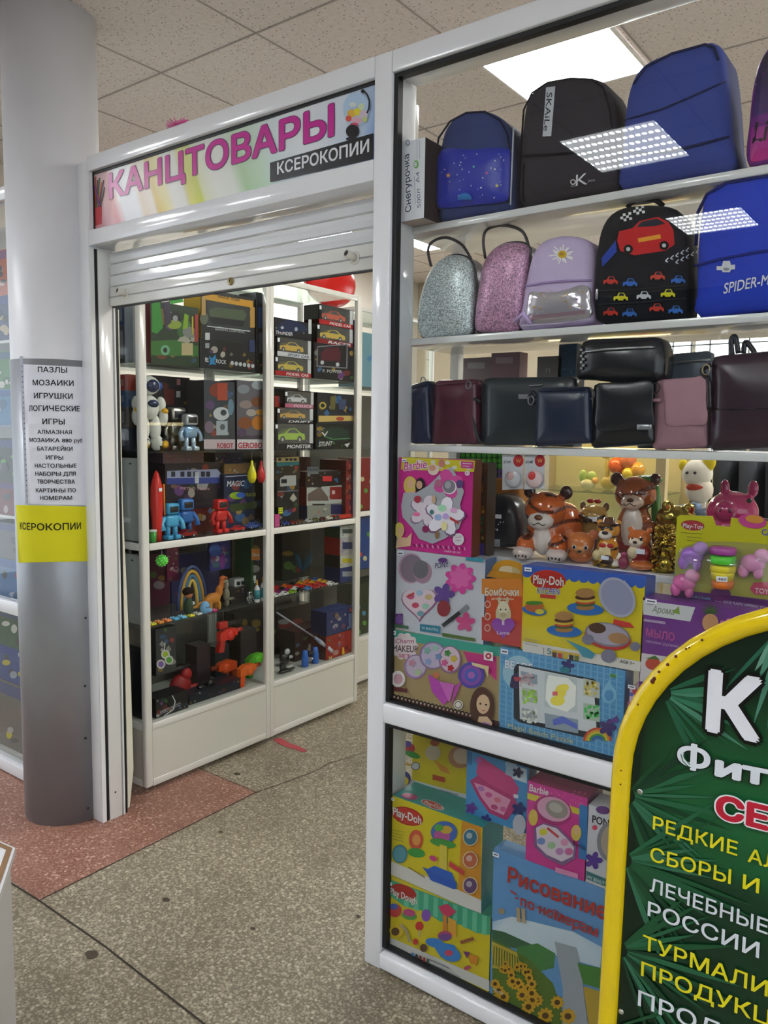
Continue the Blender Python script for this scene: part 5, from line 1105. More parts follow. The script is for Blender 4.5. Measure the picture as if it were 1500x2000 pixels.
ar.poly([(962, 1800), (1000, 1790), (1060, 1805), (1120, 1820), (1176, 1850), (1172, 1890), (962, 1830)], ['#b8d4f0', '#dcecf8', '#dcecf8', '#dcecf8', '#c8def4', '#cfe4f6', '#dcecf8'])
ar.poly([(961, 1815), (985, 1820), (1040, 1845), (1040, 1860), (961, 1842)], '#3a6a48'); ar.poly([(1010, 1850), (1050, 1842), (1085, 1862), (1082, 1890), (1040, 1900), (1006, 1880)], '#4a8a4a')
ar.poly([(961, 1832), (1030, 1870), (1080, 1920), (1110, 2010), (962, 2010), (962, 1936)], '#5a7a2a'); ar.poly([(961, 1838), (1010, 1860), (1022, 1900), (962, 1890)], '#c8b03a')
for i in range(12): ar.k = 12; ar.line([(966 + i * 5, 1846 + i * 2.4), (964 + i * 5.4, 1884 + i * 2)], 1.8, '#4a6a24')
ar.poly([(1084, 1838), (1126, 1850), (1136, 1900), (1150, 2010), (1098, 2010), (1100, 1930)], '#aab2bc'); ar.poly([(1128, 1880), (1174, 1890), (1172, 1930), (1140, 1920)], '#4a8a3a'); ar.poly([(1140, 1925), (1172, 1935), (1170, 2000), (1150, 2000)], '#c8a838')
rr = random.Random(12)
for i in range(34):
    v = 1880 + rr.random() * 105; u = 965 + rr.random() * (60 + (v - 1880) * .9); r = 6 + (v - 1880) * .1; ar.k = 16 + i % 6
    ar.flower(u, v, r, '#d9a81e', 9, .7); ar.el(u, v, r * .42, r * .4, '#5a3a16', n=9)
ar.text('Рисование', (993, 1721), (1185, 1796), 30, '#c03a34', .03, slant=.04); ar.text('по номерам', (1018, 1767), (1168, 1829), 20, '#c03a34', .022)
ar.line([(998, 1738), (1010, 1746)], 3, '#c03a34'); ar.line([(1008, 1752), (1014, 1754)], 3, '#c03a34'); ar.line([(1050, 1770), (1070, 1782), (1085, 1775), (1105, 1790), (1140, 1800)], 2, '#c03a34')
for u, v in ((1010, 1782), (1020, 1784)): ar.poly([(u, v - 12), (u + 7, v - 10), (u + 8, v + 18), (u + 1, v + 16)], '#c8b088')
ar.el(981, 1778, 6, 6, '#a89878'); ar.text('40x50', (964, 1932), (984, 1942), 6, '#f0e8d0'); sticker(T, LP_, 964, 1662, 12, 8, .35); T.done()
# ================================================================ CERAMIC FIGURES ON THE LOW SHELF
S4 = 1.2625
def frame_at(O, yaw):
    c, s_ = math.cos(yaw), math.sin(yaw)
    def f(x, y, z): return Vector((O.x + x * c + y * s_, O.y + x * s_ - y * c, O.z + z))
    f.rot = Matrix.Rotation(yaw, 3, 'Z'); return f
def stripes(v, f, base, dark, fr, th=.55, ph=0.0):
    w = math.sin(fr * (v.z + .35 * abs((v - f(0, 0, v.z - f(0, 0, 0).z)).length)) + 2.1 * math.sin(40 * v.x + ph))
    return dark if w > th else base
def base_at(u, v, Y, z):
    p = pY(u, v, Y); return Vector((p.x, Y, z))
def figure(name, label, cat, O, yaw, prims, vox, colour=None, mat='glazed', group=None, extra=None):
    f = frame_at(O, yaw); T = Thing(name, label, cat, O, group); b = T.mb('body', mat)
    pr_ = [(f(*p[0]), p[1], p[2], f.rot) for p in prims]
    vs, fs, cs = blob(pr_, vox, (lambda v, c: colour(v, c, f)) if colour else None)
    lo = min(v.z for v in vs); vs = [v + Vector((0, 0, O.z + .0005 - lo)) for v in vs]
    b.add(vs, fs, cs, True)
    if extra: extra(T, f)
    return T.done()
def dots(T, name, f, pts, r, col, mat='glazed'):
    for p in pts: k = T.mb(name, mat); k.ell(f(*p), r, col, 10, 6, f.rot)
OR, WHT, DK = '#b9521c', '#d9cfc6', '#2c1510'
def tiger_col(v, c, f):
    if c == H(OR): return stripes(v, f, mix(OR, '#d06a26', .4), mix(OR, DK, .8), 150, .72)
    return c
def mouth(T, f, x, y, z, w, col='#20100c'):
    k = T.mb('mouth', 'glazed'); k.tube([f(x - w, y - .008, z + .004), f(x - w * .5, y, z - .003), f(x, y + .002, z + .004), f(x + w * .5, y, z - .003), f(x + w, y - .008, z + .004)], .0014, col, 6)
O = base_at(1068, 1095, .25, S4)
def ex(T, f):
    dots(T, 'eye', f, [(-.026, .072, .143)], (.006, .004, .005), '#241a12'); k = T.mb('eye', 'glazed'); k.tube([f(.016, .074, .143), f(.024, .074, .147), f(.034, .067, .143)], .002, '#241a12', 6)
    dots(T, 'nose', f, [(-.004, .096, .118)], (.012, .007, .008), '#6a3a1c'); mouth(T, f, -.004, .094, .100, .024)
    for s_ in (-1, 1):
        for i in range(4): k = T.mb('claw', 'glazed'); k.ell(f(s_ * .045 - .014 + i * .0095, .112, .016 - .003 * abs(i - 1.5)), (.0025, .002, .0045), '#1c1512', 8, 5)
    k = T.mb('forehead_marks', 'glazed')
    for a, b_ in (((-.012, .060, .170), (.012, .062, .172)), ((-.02, .064, .160), (.004, .069, .163)), ((.01, .060, .178), (.034, .052, .172))): k.tube([f(*a), f(*b_)], .0022, '#1e0f0a', 6)
figure('ceramic_tiger', 'large ceramic tiger lying with white paws, biggest figure on the low shelf', 'figurine', O, .20, [((0, .035, .135), (.058, .046, .05), OR), ((-.004, .072, .106), (.036, .024, .024), WHT), ((0, .03, .075), (.052, .04, .055), OR), ((0, .055, .06), (.026, .024, .05), WHT), ((.03, -.06, .075), (.058, .10, .075), OR), ((-.05, .02, .183), (.018, .012, .02), '#3a1d16'), ((.052, .02, .183), (.018, .012, .02), '#3a1d16'), ((-.045, .06, .035), (.026, .04, .034), OR), ((.045, .06, .035), (.026, .04, .034), OR), ((-.046, .088, .019), (.029, .027, .019), '#d8c8c0'), ((.046, .088, .019), (.029, .027, .019), '#d8c8c0')], .0032, tiger_col, extra=ex)
O = base_at(1133, 1098, .205, S4)
def ex(T, f):
    dots(T, 'eye', f, [(-.014, .030, .046), (.016, .030, .046)], (.006, .003, .0065), '#f0e6da'); dots(T, 'pupil', f, [(-.014, .033, .046), (.016, .033, .046)], (.004, .0015, .0048), '#1a120e'); dots(T, 'nose', f, [(.001, .037, .036)], (.006, .004, .004), '#2a1612')
figure('ceramic_cub', 'small orange ceramic cub with round eyes beside the lying tiger', 'figurine', O, .3, [((0, 0, .046), (.036, .032, .032), '#c8743a'), ((0, .018, .036), (.018, .016, .013), '#d8965a'), ((-.032, 0, .072), (.014, .008, .014), '#b8643a'), ((.032, 0, .072), (.014, .008, .014), '#b8643a'), ((0, -.006, .014), (.034, .03, .02), '#b0602e')], .0028, None, extra=ex)
O = base_at(1156, 1085, .34, S4)
def ex(T, f):
    k = T.mb('brow', 'glazed'); k.tube([f(-.034, .030, .118), f(-.018, .041, .112), f(0, .044, .106), (f(.018, .041, .112)), f(.034, .030, .118)], .005, '#2a1a10', 8); dots(T, 'eye', f, [(-.014, .042, .104), (.014, .042, .104)], (.008, .003, .007), '#2a1a10')
    k = T.mb('red_bow', 'plastic'); k.ell(f(-.010, 0, .156), (.011, .006, .007), '#a8302a', 10, 6); k.ell(f(.010, 0, .156), (.011, .006, .007), '#a8302a', 10, 6)
    k = T.mb('price_sticker', 'paper'); q = f(.004, .045, .110); k.box(q.x - .013, q.x + .013, q.y - .003, q.y - .0015, q.z - .006, q.z + .006, '#e4e6ee')
figure('ceramic_owl', 'shiny brown gold ceramic owl behind the little cub', 'figurine', O, .25, [((0, 0, .07), (.044, .036, .07), '#8a6a34'), ((0, .004, .112), (.04, .034, .036), '#a5823e'), ((-.03, 0, .142), (.009, .008, .014), '#6a4a24'), ((.034, 0, .142), (.009, .008, .014), '#6a4a24'), ((0, .02, .05), (.02, .02, .03), '#6a2a3a')], .0032, None, extra=ex)
O = base_at(1186, 1106, .20, S4)
def ex(T, f):
    dots(T, 'eye', f, [(-.012, .024, .100), (.010, .024, .102)], (.0045, .003, .005), '#1a120e'); dots(T, 'nose', f, [(-.004, .030, .091)], (.009, .005, .005), '#2a1612'); k = T.mb('bow_tie', 'plastic'); k.ell(f(-.010, .026, .058), (.010, .005, .006), '#b82a22', 10, 6); k.ell(f(.010, .026, .058), (.010, .005, .006), '#b82a22', 10, 6)
    k = T.mb('hat', 'glazed'); k.lathe([(.026, 0), (.026, .003), (.015, .005), (.013, .016), (0, .018)], f(.0, 0, .112), '#5a3322', 18); k = T.mb('coin_pile', 'gold')
    for i in range(22): a = i * 2.4; k.ell(f(.030 * math.cos(a), .026 * math.sin(a) * .8 + .004, .004 + .004 * (i % 3)), (.008, .008, .003), '#b89a34', 9, 5)
    k = T.mb('money_bag', 'glazed'); k.ell(f(.004, .026, .020), (.016, .010, .014), '#4a3226', 12, 7); k = T.mb('price_sticker', 'paper'); q = f(0, .037, .028); k.box(q.x - .010, q.x + .010, q.y - .003, q.y - .0015, q.z - .005, q.z + .005, '#e4e6ee')
def ycol(v, c, f):
    if c == H('#d8921e'): return stripes(v, f, '#d8921e', '#3a2010', 210, .8)
    return c
figure('ceramic_tiger', 'yellow ceramic tiger with brown hat and red bow tie', 'figurine', O, .2, [((0, 0, .095), (.028, .024, .024), '#d8921e'), ((-.006, .018, .084), (.018, .012, .012), '#e4dccc'), ((0, 0, .045), (.028, .024, .034), '#d8921e'), ((-.004, .016, .042), (.017, .012, .024), '#e6cf9a'), ((-.026, .01, .030), (.012, .014, .014), '#dcc890'), ((.022, .014, .012), (.014, .018, .010), '#e4dccc'), ((-.024, 0, .115), (.008, .006, .008), '#d8921e'), ((.024, 0, .115), (.008, .006, .008), '#d8921e'), ((0, 0, .012), (.03, .026, .012), '#d8921e')], .0026, ycol, extra=ex)
O = base_at(1236, 1080, .36, S4)
def ex(T, f):
    k = T.mb('eye', 'glazed'); k.tube([f(-.034, .040, .185), f(-.022, .048, .181), f(-.010, .050, .184)], .002, '#241a12', 6); k.tube([f(.016, .050, .186), f(.028, .046, .184), f(.036, .038, .189)], .002, '#241a12', 6)
    dots(T, 'nose', f, [(-.002, .062, .168)], (.010, .006, .006), '#4a2216'); mouth(T, f, -.002, .062, .156, .022)
    k = T.mb('green_leaf', 'glazed'); k.ell(f(.052, -.02, .15), (.012, .02, .06), '#3f7a34', 12, 8); k.ell(f(.03, -.01, .222), (.04, .02, .012), '#4a8a3a', 12, 7)
figure('ceramic_tiger', 'seated brown ceramic tiger with green leaf standing behind the smaller tigers', 'figurine', O, .15, [((0, 0, .175), (.056, .046, .05), '#a0522a'), ((0, .042, .156), (.03, .022, .020), '#d0b8a4'), ((-.052, .0, .215), (.018, .012, .02), '#4a261c'), ((.05, .0, .218), (.016, .012, .018), '#4a261c'), ((0, .0, .075), (.05, .042, .08), '#8a4a28'), ((0, .03, .085), (.028, .022, .06), '#c8beb4'), ((.046, .02, .09), (.018, .03, .02), '#7a3e24'), ((0, 0, .03), (.055, .045, .03), '#7a2a2a')], .0034, lambda v, c, f: stripes(v, f, c, mix(c, DK, .75), 130, .75) if c == H('#a0522a') else c, extra=ex)
O = base_at(1246, 1108, .205, S4)
def ex(T, f):
    dots(T, 'eye', f, [(-.014, .024, .080), (.008, .026, .082)], (.004, .003, .0045), '#1a120e'); dots(T, 'nose', f, [(-.006, .034, .074)], (.006, .004, .004), '#3a1a14')
    k = T.mb('sack', 'glazed'); k.ell(f(-.034, .012, .018), (.014, .014, .018), '#8a2a4a', 12, 8); k.ell(f(-.034, .012, .038), (.009, .009, .006), '#b0487a', 10, 6); k = T.mb('price_sticker', 'paper'); q = f(.010, .034, .050); k.box(q.x - .012, q.x + .010, q.y - .003, q.y - .0015, q.z - .004, q.z + .008, '#e4e6ee')
figure('ceramic_tiger', 'little orange ceramic tiger in a red vest at the shelf edge', 'figurine', O, .2, [((0, 0, .080), (.028, .024, .022), '#c8682a'), ((-.006, .020, .071), (.018, .013, .012), '#e2d0b8'), ((-.022, 0, .101), (.008, .006, .008), '#c8682a'), ((.024, 0, .101), (.008, .006, .008), '#c8682a'), ((.004, 0, .042), (.028, .026, .026), '#8f1f22'), ((-.012, .02, .045), (.014, .010, .016), '#dcc8a0'), ((.01, .008, .012), (.032, .032, .013), '#c06a30')], .0026, None, extra=ex)
# gold coin heap and frog
O = base_at(1296, 1112, .22, S4); f = frame_at(O, .2); T = Thing('gold_coin_tree', 'pile of shiny gold coins shaped like a little tree at the shelf edge', 'figurine', O); k = T.mb('body', 'gold'); rr = random.Random(8)
k.lathe([(.030, 0), (.034, .012), (.02, .03), (.008, .06), (.006, .10), (0, .105)], O, '#7a6420', 16)
for i in range(95):
    h_ = rr.random(); a = rr.random() * 6.28; r = (.036 if h_ < .35 else .030 - .018 * (h_ - .35)) * (.75 + .25 * rr.random())
    k.ell(f(r * math.cos(a), r * math.sin(a), .006 + h_ * .112), (.009, .009, .0022), rr.choice(['#c2a640', '#a8892c', '#d8c060']), 9, 5, Matrix.Rotation(rr.uniform(-.9, .9), 3, 'X') @ Matrix.Rotation(rr.uniform(-.9, .9), 3, 'Y'))
k.lathe([(.017, 0), (.017, .004), (.0, .004)], f(.002, .034, .022), '#c8b048', 18, 'y'); T.done()
O = base_at(1316, 1095, .36, S4)
def ex(T, f): dots(T, 'eye', f, [(.030, .028, .152), (-.022, .030, .156)], (.010, .008, .010), '#b8642a'); k = T.mb('mouth', 'gold'); k.tube([f(-.045, .02, .128), f(-.01, .048, .124), f(.04, .034, .128)], .0025, '#5a4818', 6)
figure('gold_frog', 'big dull gold frog figure behind the coin tree', 'figurine', O, .3, [((0, 0, .075), (.06, .05, .075), '#8f7f3a'), ((0, .006, .125), (.052, .044, .034), '#9c8a40'), ((.03, .022, .152), (.016, .014, .016), '#9c8a40'), ((-.022, .024, .156), (.016, .014, .016), '#9c8a40'), ((-.04, .03, .025), (.03, .03, .025), '#8a7630')], .0036, None, 'gold', extra=ex)
O = base_at(1425, 1085, .33, S4)
def ex(T, f):
    dots(T, 'nostril', f, [(-.024, .062, .16), (-.004, .064, .16)], (.005, .003, .006), '#5a1430'); dots(T, 'eye', f, [(.038, .048, .186)], (.007, .004, .006), '#1a1014')
    k = T.mb('mouth', 'glazed'); k.tube([f(-.03, .055, .116), f(0, .062, .110), f(.035, .052, .116)], .0018, '#6a1836', 6)
figure('piggy_bank', 'deep pink round ceramic piggy bank behind the yellow blister card', 'piggy bank', O, .2, [((0, 0, .09), (.068, .055, .088), '#a8285e'), ((.0, .0, .155), (.062, .052, .052), '#b22c64'), ((-.014, .045, .160), (.026, .022, .026), '#9c1f58'), ((-.02, 0, .215), (.012, .01, .022), '#a8285e'), ((.045, 0, .215), (.013, .01, .022), '#a8285e')], .0036, None, extra=ex)
O = base_at(1492, 1080, .26, S4)
def ex(T, f): dots(T, 'eye', f, [(.012, .05, .118), (-.028, .044, .116)], (.006, .004, .006), '#e8e0d8')
figure('ceramic_dog', 'glossy dark brown ceramic animal bank at the far end of the low shelf', 'figurine', O, .2, [((0, 0, .06), (.06, .05, .06), '#2a1613'), ((0, .006, .108), (.052, .044, .042), '#30191a'), ((-.03, .03, .086), (.018, .02, .014), '#26120f'), ((.046, -.01, .12), (.014, .02, .03), '#1e100e')], .0036, None, extra=ex)
# dome-shaped black bag in clear wrap
T, m, ar = bag('wrapped_backpack', 'small black backpack in clear wrap between the pink makeup box and tiger', 'backpack', [(936, 1078), (934, 1020), (940, 985), (958, 968), (985, 967), (1004, 985), (1014, 1020), (1016, 1060), (1014, 1078), (975, 1083)], .26, .08, .02, '#26262a', 'leather', sit=S4)
ar.rect(936, 1052, 977, 1067, '#8f9298', .03); ar.text('fashion', (940, 1057), (962, 1058), 4, '#222'); ar.rect(963, 1004, 980, 1012, '#d8d8e0', .05); rr = random.Random(3)
for i in range(16): ar.el(945 + rr.random() * 40, 1003 + rr.random() * 35, 1.2, 1.2, '#e8e8f0', n=6)
T.done()
T, m, ar = carton('bubble_toy_box', 'patterned brown and teal box standing behind the pink makeup box', ('Y', .125), (888, 902), (948, 1086), .05, '#5a3a24', '#3a2a1c', '#6a4a2c', z0=S4, a=-1.2)
rr = random.Random(6)
for i in range(46): ar.el(925 + rr.random() * 20, 905 + rr.random() * 160, 3, 4, rr.choice(['#8a5a2a', '#c08a2a', '#3a2418', '#2a6a4a', '#b0702a']), n=7)
ar.rect(918, 1028, 940, 1072, '#2a7a72', .05); ar.rect(928, 1060, 948, 1084, '#5a4a9a', .05); T.done()
T = Thing('bubble_toy', 'green and purple rubber bubble sheet hanging under the leather bags', 'toy', (-1.2, .40, 1.53)); m = T.mb('body', 'rubbery')
for j in range(6):
    for i in range(9):
        u, v = 904 + i * 10.5, 888 + j * 11
        if j > 2 and not 4 <= i <= 7: continue
        m.ell(pY(u, v, .39), (.0085, .005, .0085), '#4fae2c' if j < 3 else '#6a3f8a', 10, 6)
m.prism([pY(u, v, .394) for u, v in [(896, 880), (996, 882), (994, 918), (990, 950), (944, 950), (942, 918), (898, 916)]], (0, .004, 0), '#3c8a24'); T.done()
T, m, ar = bag('plush_cushion', 'brown orange plush cushion behind the wrapped black backpack', 'cushion', [(938, 1000), (940, 950), (960, 935), (1000, 938), (1014, 960), (1012, 1080), (940, 1080)], .36, .08, .02, '#8a5a24', 'fabric', sit=S4); T.done()
for i, (u0, u1, lab) in enumerate([(981, 1022, 'white hanging card with a clear grey ball'), (1024, 1063, 'white hanging card with a red and clear ball')]):
    T = Thing('ball_pack', lab, 'toy pack', pY((u0 + u1) / 2, 920, .118)); c = T.mb('card', 'card'); c.prism([pY(u, v, .118) for u, v in [(u0, 888 - i), (u1, 888 - i), (u1, 955 - i), (u0, 957 - i)]], (0, .001, 0), '#dcdee4'); ar = Art(c, ('Y', .118), start=2)
    cx = (u0 + u1) / 2; ar.el(cx + 11, 900, 10, 12, '#c8303a'); ar.text('W', (cx + 6, 904), (cx + 16, 904), 8, '#f0d060', .0); ar.text('STAR', (u0 + 3, 905), (u0 + 17, 904.5), 5, '#333'); b_ = T.mb('clear_ball', 'plastic', label='round ball'); b_.ell(pY(cx, 935, .112), (.024, .008, .024), '#b9bcc2' if i == 0 else '#d8c0c0', 18, 10)
    b_.ell(pY(cx - 4, 930, .107), (.012, .005, .012), '#c83a3a' if i else '#c4a0a0', 12, 8); h_ = T.mb('hanger', 'plastic'); h_.tube([pY(cx, 889, .1185), pY(cx, 884, .1185) + Vector((0, .0, .0)), Vector((pY(cx, 884, .1185).x, .1185, 1.5492))], .0012, '#ccc', 6); T.done()

# ---------------- lit cabinet with figures further inside
CX0, CX1, CY0, CY1 = -1.66, -.985, 1.45, 1.85
T = Thing('lit_glass_cabinet', 'warmly lit glass cabinet with pale wooden frame inside the shop', 'cabinet', ((CX0 + CX1) / 2, 1.65, 0)); m = T.mb('frame', 'suede')
for x in (CX0, CX1 - .04):
    for y in (CY0, CY1 - .04): m.box(x, x + .04, y, y + .04, 0, 1.70, '#cdb98a')
for z in (1.10, 1.66): m.box(CX0 + .04, CX1 - .04, CY0, CY0 + .03, z, z + .04, '#cdb98a')
b_ = T.mb('base_cabinet', 'enamel'); b_.box(CX0 + .002, CX1 - .002, CY0 + .01, CY1 - .002, .02, 1.098, '#d8d4c4'); b_ = T.mb('shelf', 'enamel'); b_.box(CX0 + .04, CX1 - .04, CY0 + .03, CY1 - .05, 1.12, 1.138, '#e0dcc8'); b_ = T.mb('glass_shelf', 'shelf_glass'); b_.box(CX0 + .04, CX1 - .04, CY0 + .05, CY1 - .05, 1.352, 1.358, '#fff')
b_ = T.mb('back_panel', 'suede'); b_.box(CX0 + .04, CX1 - .04, CY1 - .05, CY1 - .042, 1.14, 1.66, '#d6cb98'); b_ = T.mb('top', 'enamel'); b_.box(CX0, CX1, CY0, CY1, 1.70, 1.715, '#d8d4c4'); b_ = T.mb('lamp_tube', 'warm_tube', label='glowing warm tube'); b_.box(CX0 + .06, CX1 - .06, CY0 + .05, CY0 + .07, 1.63, 1.65, '#fff'); b_ = T.mb('glass_front', 'window_glass')
for x0, x1 in ((CX0 + .04, (CX0 + CX1) / 2 - .002), ((CX0 + CX1) / 2 + .002, CX1 - .04)): b_.box(x0, x1, CY0 + .004, CY0 + .008, 1.14, 1.66, '#fff')
T.done()
def knick(name, label, u, v, Y, z, H_, prims, mat='glazed'):
    p = pY(u, v, Y); O = Vector((p.x, Y, z)); T = Thing(name, label, 'figurine', O); b = T.mb('body', mat)
    for c, r, col in prims: b.ell(O + Vector(c) * H_, tuple(q * H_ for q in ((r,) * 3 if isinstance(r, (int, float)) else r)), col, 14, 9)
    lo = min(q.z for q in b.v); b.v = [q + Vector((0, 0, z + .0006 - lo)) for q in b.v]; T.done()
CR_ = '#d2c08c'
knick('cream_elephant', 'cream elephant figure in the lit cabinet', 1090, 960, 1.62, 1.1385, .15, [((0, 0, .45), (.42, .3, .38), CR_), ((-.05, -.2, .95), (.34, .28, .3), CR_), ((-.05, -.5, .6), (.1, .1, .3), '#c2ae7c'), ((.3, -.1, .95), (.1, .2, .25), '#c8b482'), ((-.2, 0, .12), (.14, .14, .16), CR_), ((.2, 0, .12), (.14, .14, .16), CR_)])
knick('spotted_figure', 'pale spotted animal figure beside the cream elephant in the cabinet', 1118, 960, 1.56, 1.1385, .13, [((0, 0, .4), (.3, .25, .4), '#d8cc9c'), ((0, -.05, .9), (.22, .2, .25), '#d8cc9c'), ((.05, -.23, .5), (.05, .03, .05), '#6a7a3a'), ((-.12, -.2, .3), (.05, .04, .05), '#6a7a3a'), ((.12, -.2, .25), (.05, .04, .05), '#6a7a3a')])
knick('flower_basket', 'orange and green flower basket figure in the middle of the lit cabinet', 1165, 960, 1.55, 1.1385, .14, [((0, 0, .25), (.4, .3, .25), '#d8b478'), ((-.15, -.1, .6), .2, '#e07a30'), ((.15, -.1, .65), .2, '#e8964a'), ((0, 0, .8), .18, '#c8d078'), ((.25, 0, .5), .14, '#4a8a6a'), ((-.3, 0, .45), .14, '#6a8a3a')])
knick('flower_vase', 'bright orange and yellow flower figure high in the lit cabinet', 1225, 900, 1.66, 1.3585, .16, [((0, 0, .3), (.3, .25, .3), '#c86a3a'), ((-.25, -.1, .7), .24, '#e0642a'), ((.05, -.1, .85), .24, '#d8784a'), ((.3, -.05, .6), .22, '#e0a038'), ((.1, -.2, .5), .16, '#e8c83a'), ((-.1, 0, .95), .14, '#a8485a')])
knick('gold_giraffe', 'thin gold giraffe figure standing on the cabinet glass shelf', 1190, 900, 1.7, 1.3585, .15, [((0, 0, .2), (.25, .14, .2), '#c8b060'), ((-.05, 0, .6), (.08, .08, .45), '#c8b060'), ((-.1, -.05, 1.02), (.14, .08, .09), '#d0bc70')])
knick('green_plant_figure', 'pale green sprig figure on the cabinet glass shelf', 1150, 900, 1.62, 1.3585, .12, [((0, 0, .2), (.3, .2, .2), '#d8d0a0'), ((-.2, 0, .5), (.16, .1, .24), '#a8c060'), ((.15, 0, .5), (.2, .1, .2), '#b8cc70'), ((.3, -.05, .35), .13, '#e8b060')])
knick('yellow_flowers', 'yellow and green posy figure low in the lit cabinet by the wooden post', 1238, 960, 1.52, 1.1385, .10, [((-.2, 0, .6), (.3, .2, .25), '#e0c030'), ((.35, 0, .6), (.3, .2, .2), '#7aa83a'), ((0, 0, .25), (.35, .25, .28), '#d8c88a')])
# clothes and soft goods to the side of the cabinet
T = Thing('plush_cat', 'white plush cat with yellow ears on a heap of jeans', 'plush toy', (-.80, 1.25, 1.425)); b_ = T.mb('body', 'fabric'); O = pY(1362, 925, 1.25)
b_.ell(O, (.055, .05, .055), '#d9d2c0', 16, 10); b_.ell(O + Vector((.01, 0, -.06)), (.05, .05, .05), '#d2c8b4', 14, 9); e_ = T.mb('ear', 'fabric', label='yellow ear'); e_.ell(O + Vector((.042, -.01, .045)), (.024, .015, .034), '#d8c02a', 12, 8); e_.ell(O + Vector((-.05, -.01, .03)), (.016, .012, .022), '#d8c02a', 10, 7)
dots(T, 'eye', lambda x, y, z: O + Vector((x, y, z)), [], 0, '#000') if False else None
for dx in (-.014, .014): k = T.mb('eye', 'plastic'); k.ell(O + Vector((dx - .01, -.048, .004)), .006, '#1c1a1a', 8, 5)
k = T.mb('scarf', 'fabric'); k.ell(O + Vector((.004, -.03, -.05)), (.034, .024, .016), '#a8402a', 12, 7); T.base = Vector((O.x, O.y, O.z - .11)); zc = O.z - .11; T.done()
T = Thing('clothes_table', 'white table carrying folded jeans behind the figures', 'table', (-.72, 1.35, 0)); b_ = T.mb('table_top', 'enamel'); b_.box(-.95, -.2, 1.12, 1.6, zc - .14, zc - .11, '#c8c8c4')
for x in (-.93, -.24):
    for y in (1.14, 1.56): b_ = T.mb('leg', 'enamel'); b_.box(x, x + .03, y, y + .03, 0, zc - .14, '#b8b8b4')
T.done()
rr = random.Random(2)
for i, (u, c, lab) in enumerate([(1340, '#6a7a92', 'pale blue folded jeans under the plush cat'), (1366, '#3a4252', 'dark blue folded jeans'), (1388, '#8a93a2', 'grey wrapped garment next to the folded jeans')]):
    p = pY(u, 975, 1.2 + i * .03); T = Thing('folded_jeans', lab, 'clothes', (p.x, p.y, zc - .11)); b_ = T.mb('body', 'fabric'); b_.box(p.x - .021, p.x + .021, p.y - .05, p.y + .16, zc - .11, zc - .002 - .02 * (i > 0), c, .018, seg=3); T.done()
T = Thing('clothes_rail', 'metal clothes rail behind the pink piggy bank', 'rail', (-.6, 1.9, 0)); b_ = T.mb('bar', 'metal'); b_.tube([(-.93, 1.9, 1.68), (-.25, 1.9, 1.68)], .012, '#999', 10)
for x in (-.93, -.25): b_ = T.mb('stand', 'metal'); b_.tube([(x, 1.9, 0), (x, 1.9, 1.68)], .012, '#999', 10)
T.done()
for i, (x, c) in enumerate([(-.84, '#202226'), (-.74, '#2c2e34'), (-.64, '#1a1b20'), (-.54, '#3a342e')]):
    T = Thing('jacket', ['black jacket nearest the jeans on the clothes rail', 'charcoal jacket second on the clothes rail', 'black jacket third on the clothes rail', 'brown jacket last on the clothes rail'][i], 'clothes', (x, 1.9, .95)); b_ = T.mb('body', 'fabric')
    b_.ring_loft([[Vector((x + dx * k + .012, 1.9 + dy * k, z)) for dx, dy in ((-.02, -.2), (.02, -.2), (.035, 0), (.02, .2), (-.02, .2), (-.035, 0))] for z, k in ((.95, 1.1), (1.2, 1.05), (1.45, 1.0), (1.55, .7), (1.59, .25))], c); sl = T.mb('sleeve', 'fabric'); sl.tube([(x + .01, 1.7, 1.52), (x + .02, 1.67, 1.3), (x + .03, 1.68, 1.05)], [.035, .032, .028], c, 10)
    hk = T.mb('hanger', 'metal'); hk.tube([(x + .01, 1.9, 1.59), (x + .01, 1.9, 1.655), (x + .01, 1.918, 1.668), (x + .01, 1.918, 1.69), (x + .01, 1.9, 1.701), (x + .01, 1.883, 1.69)], .003, '#aaa', 6); T.done()
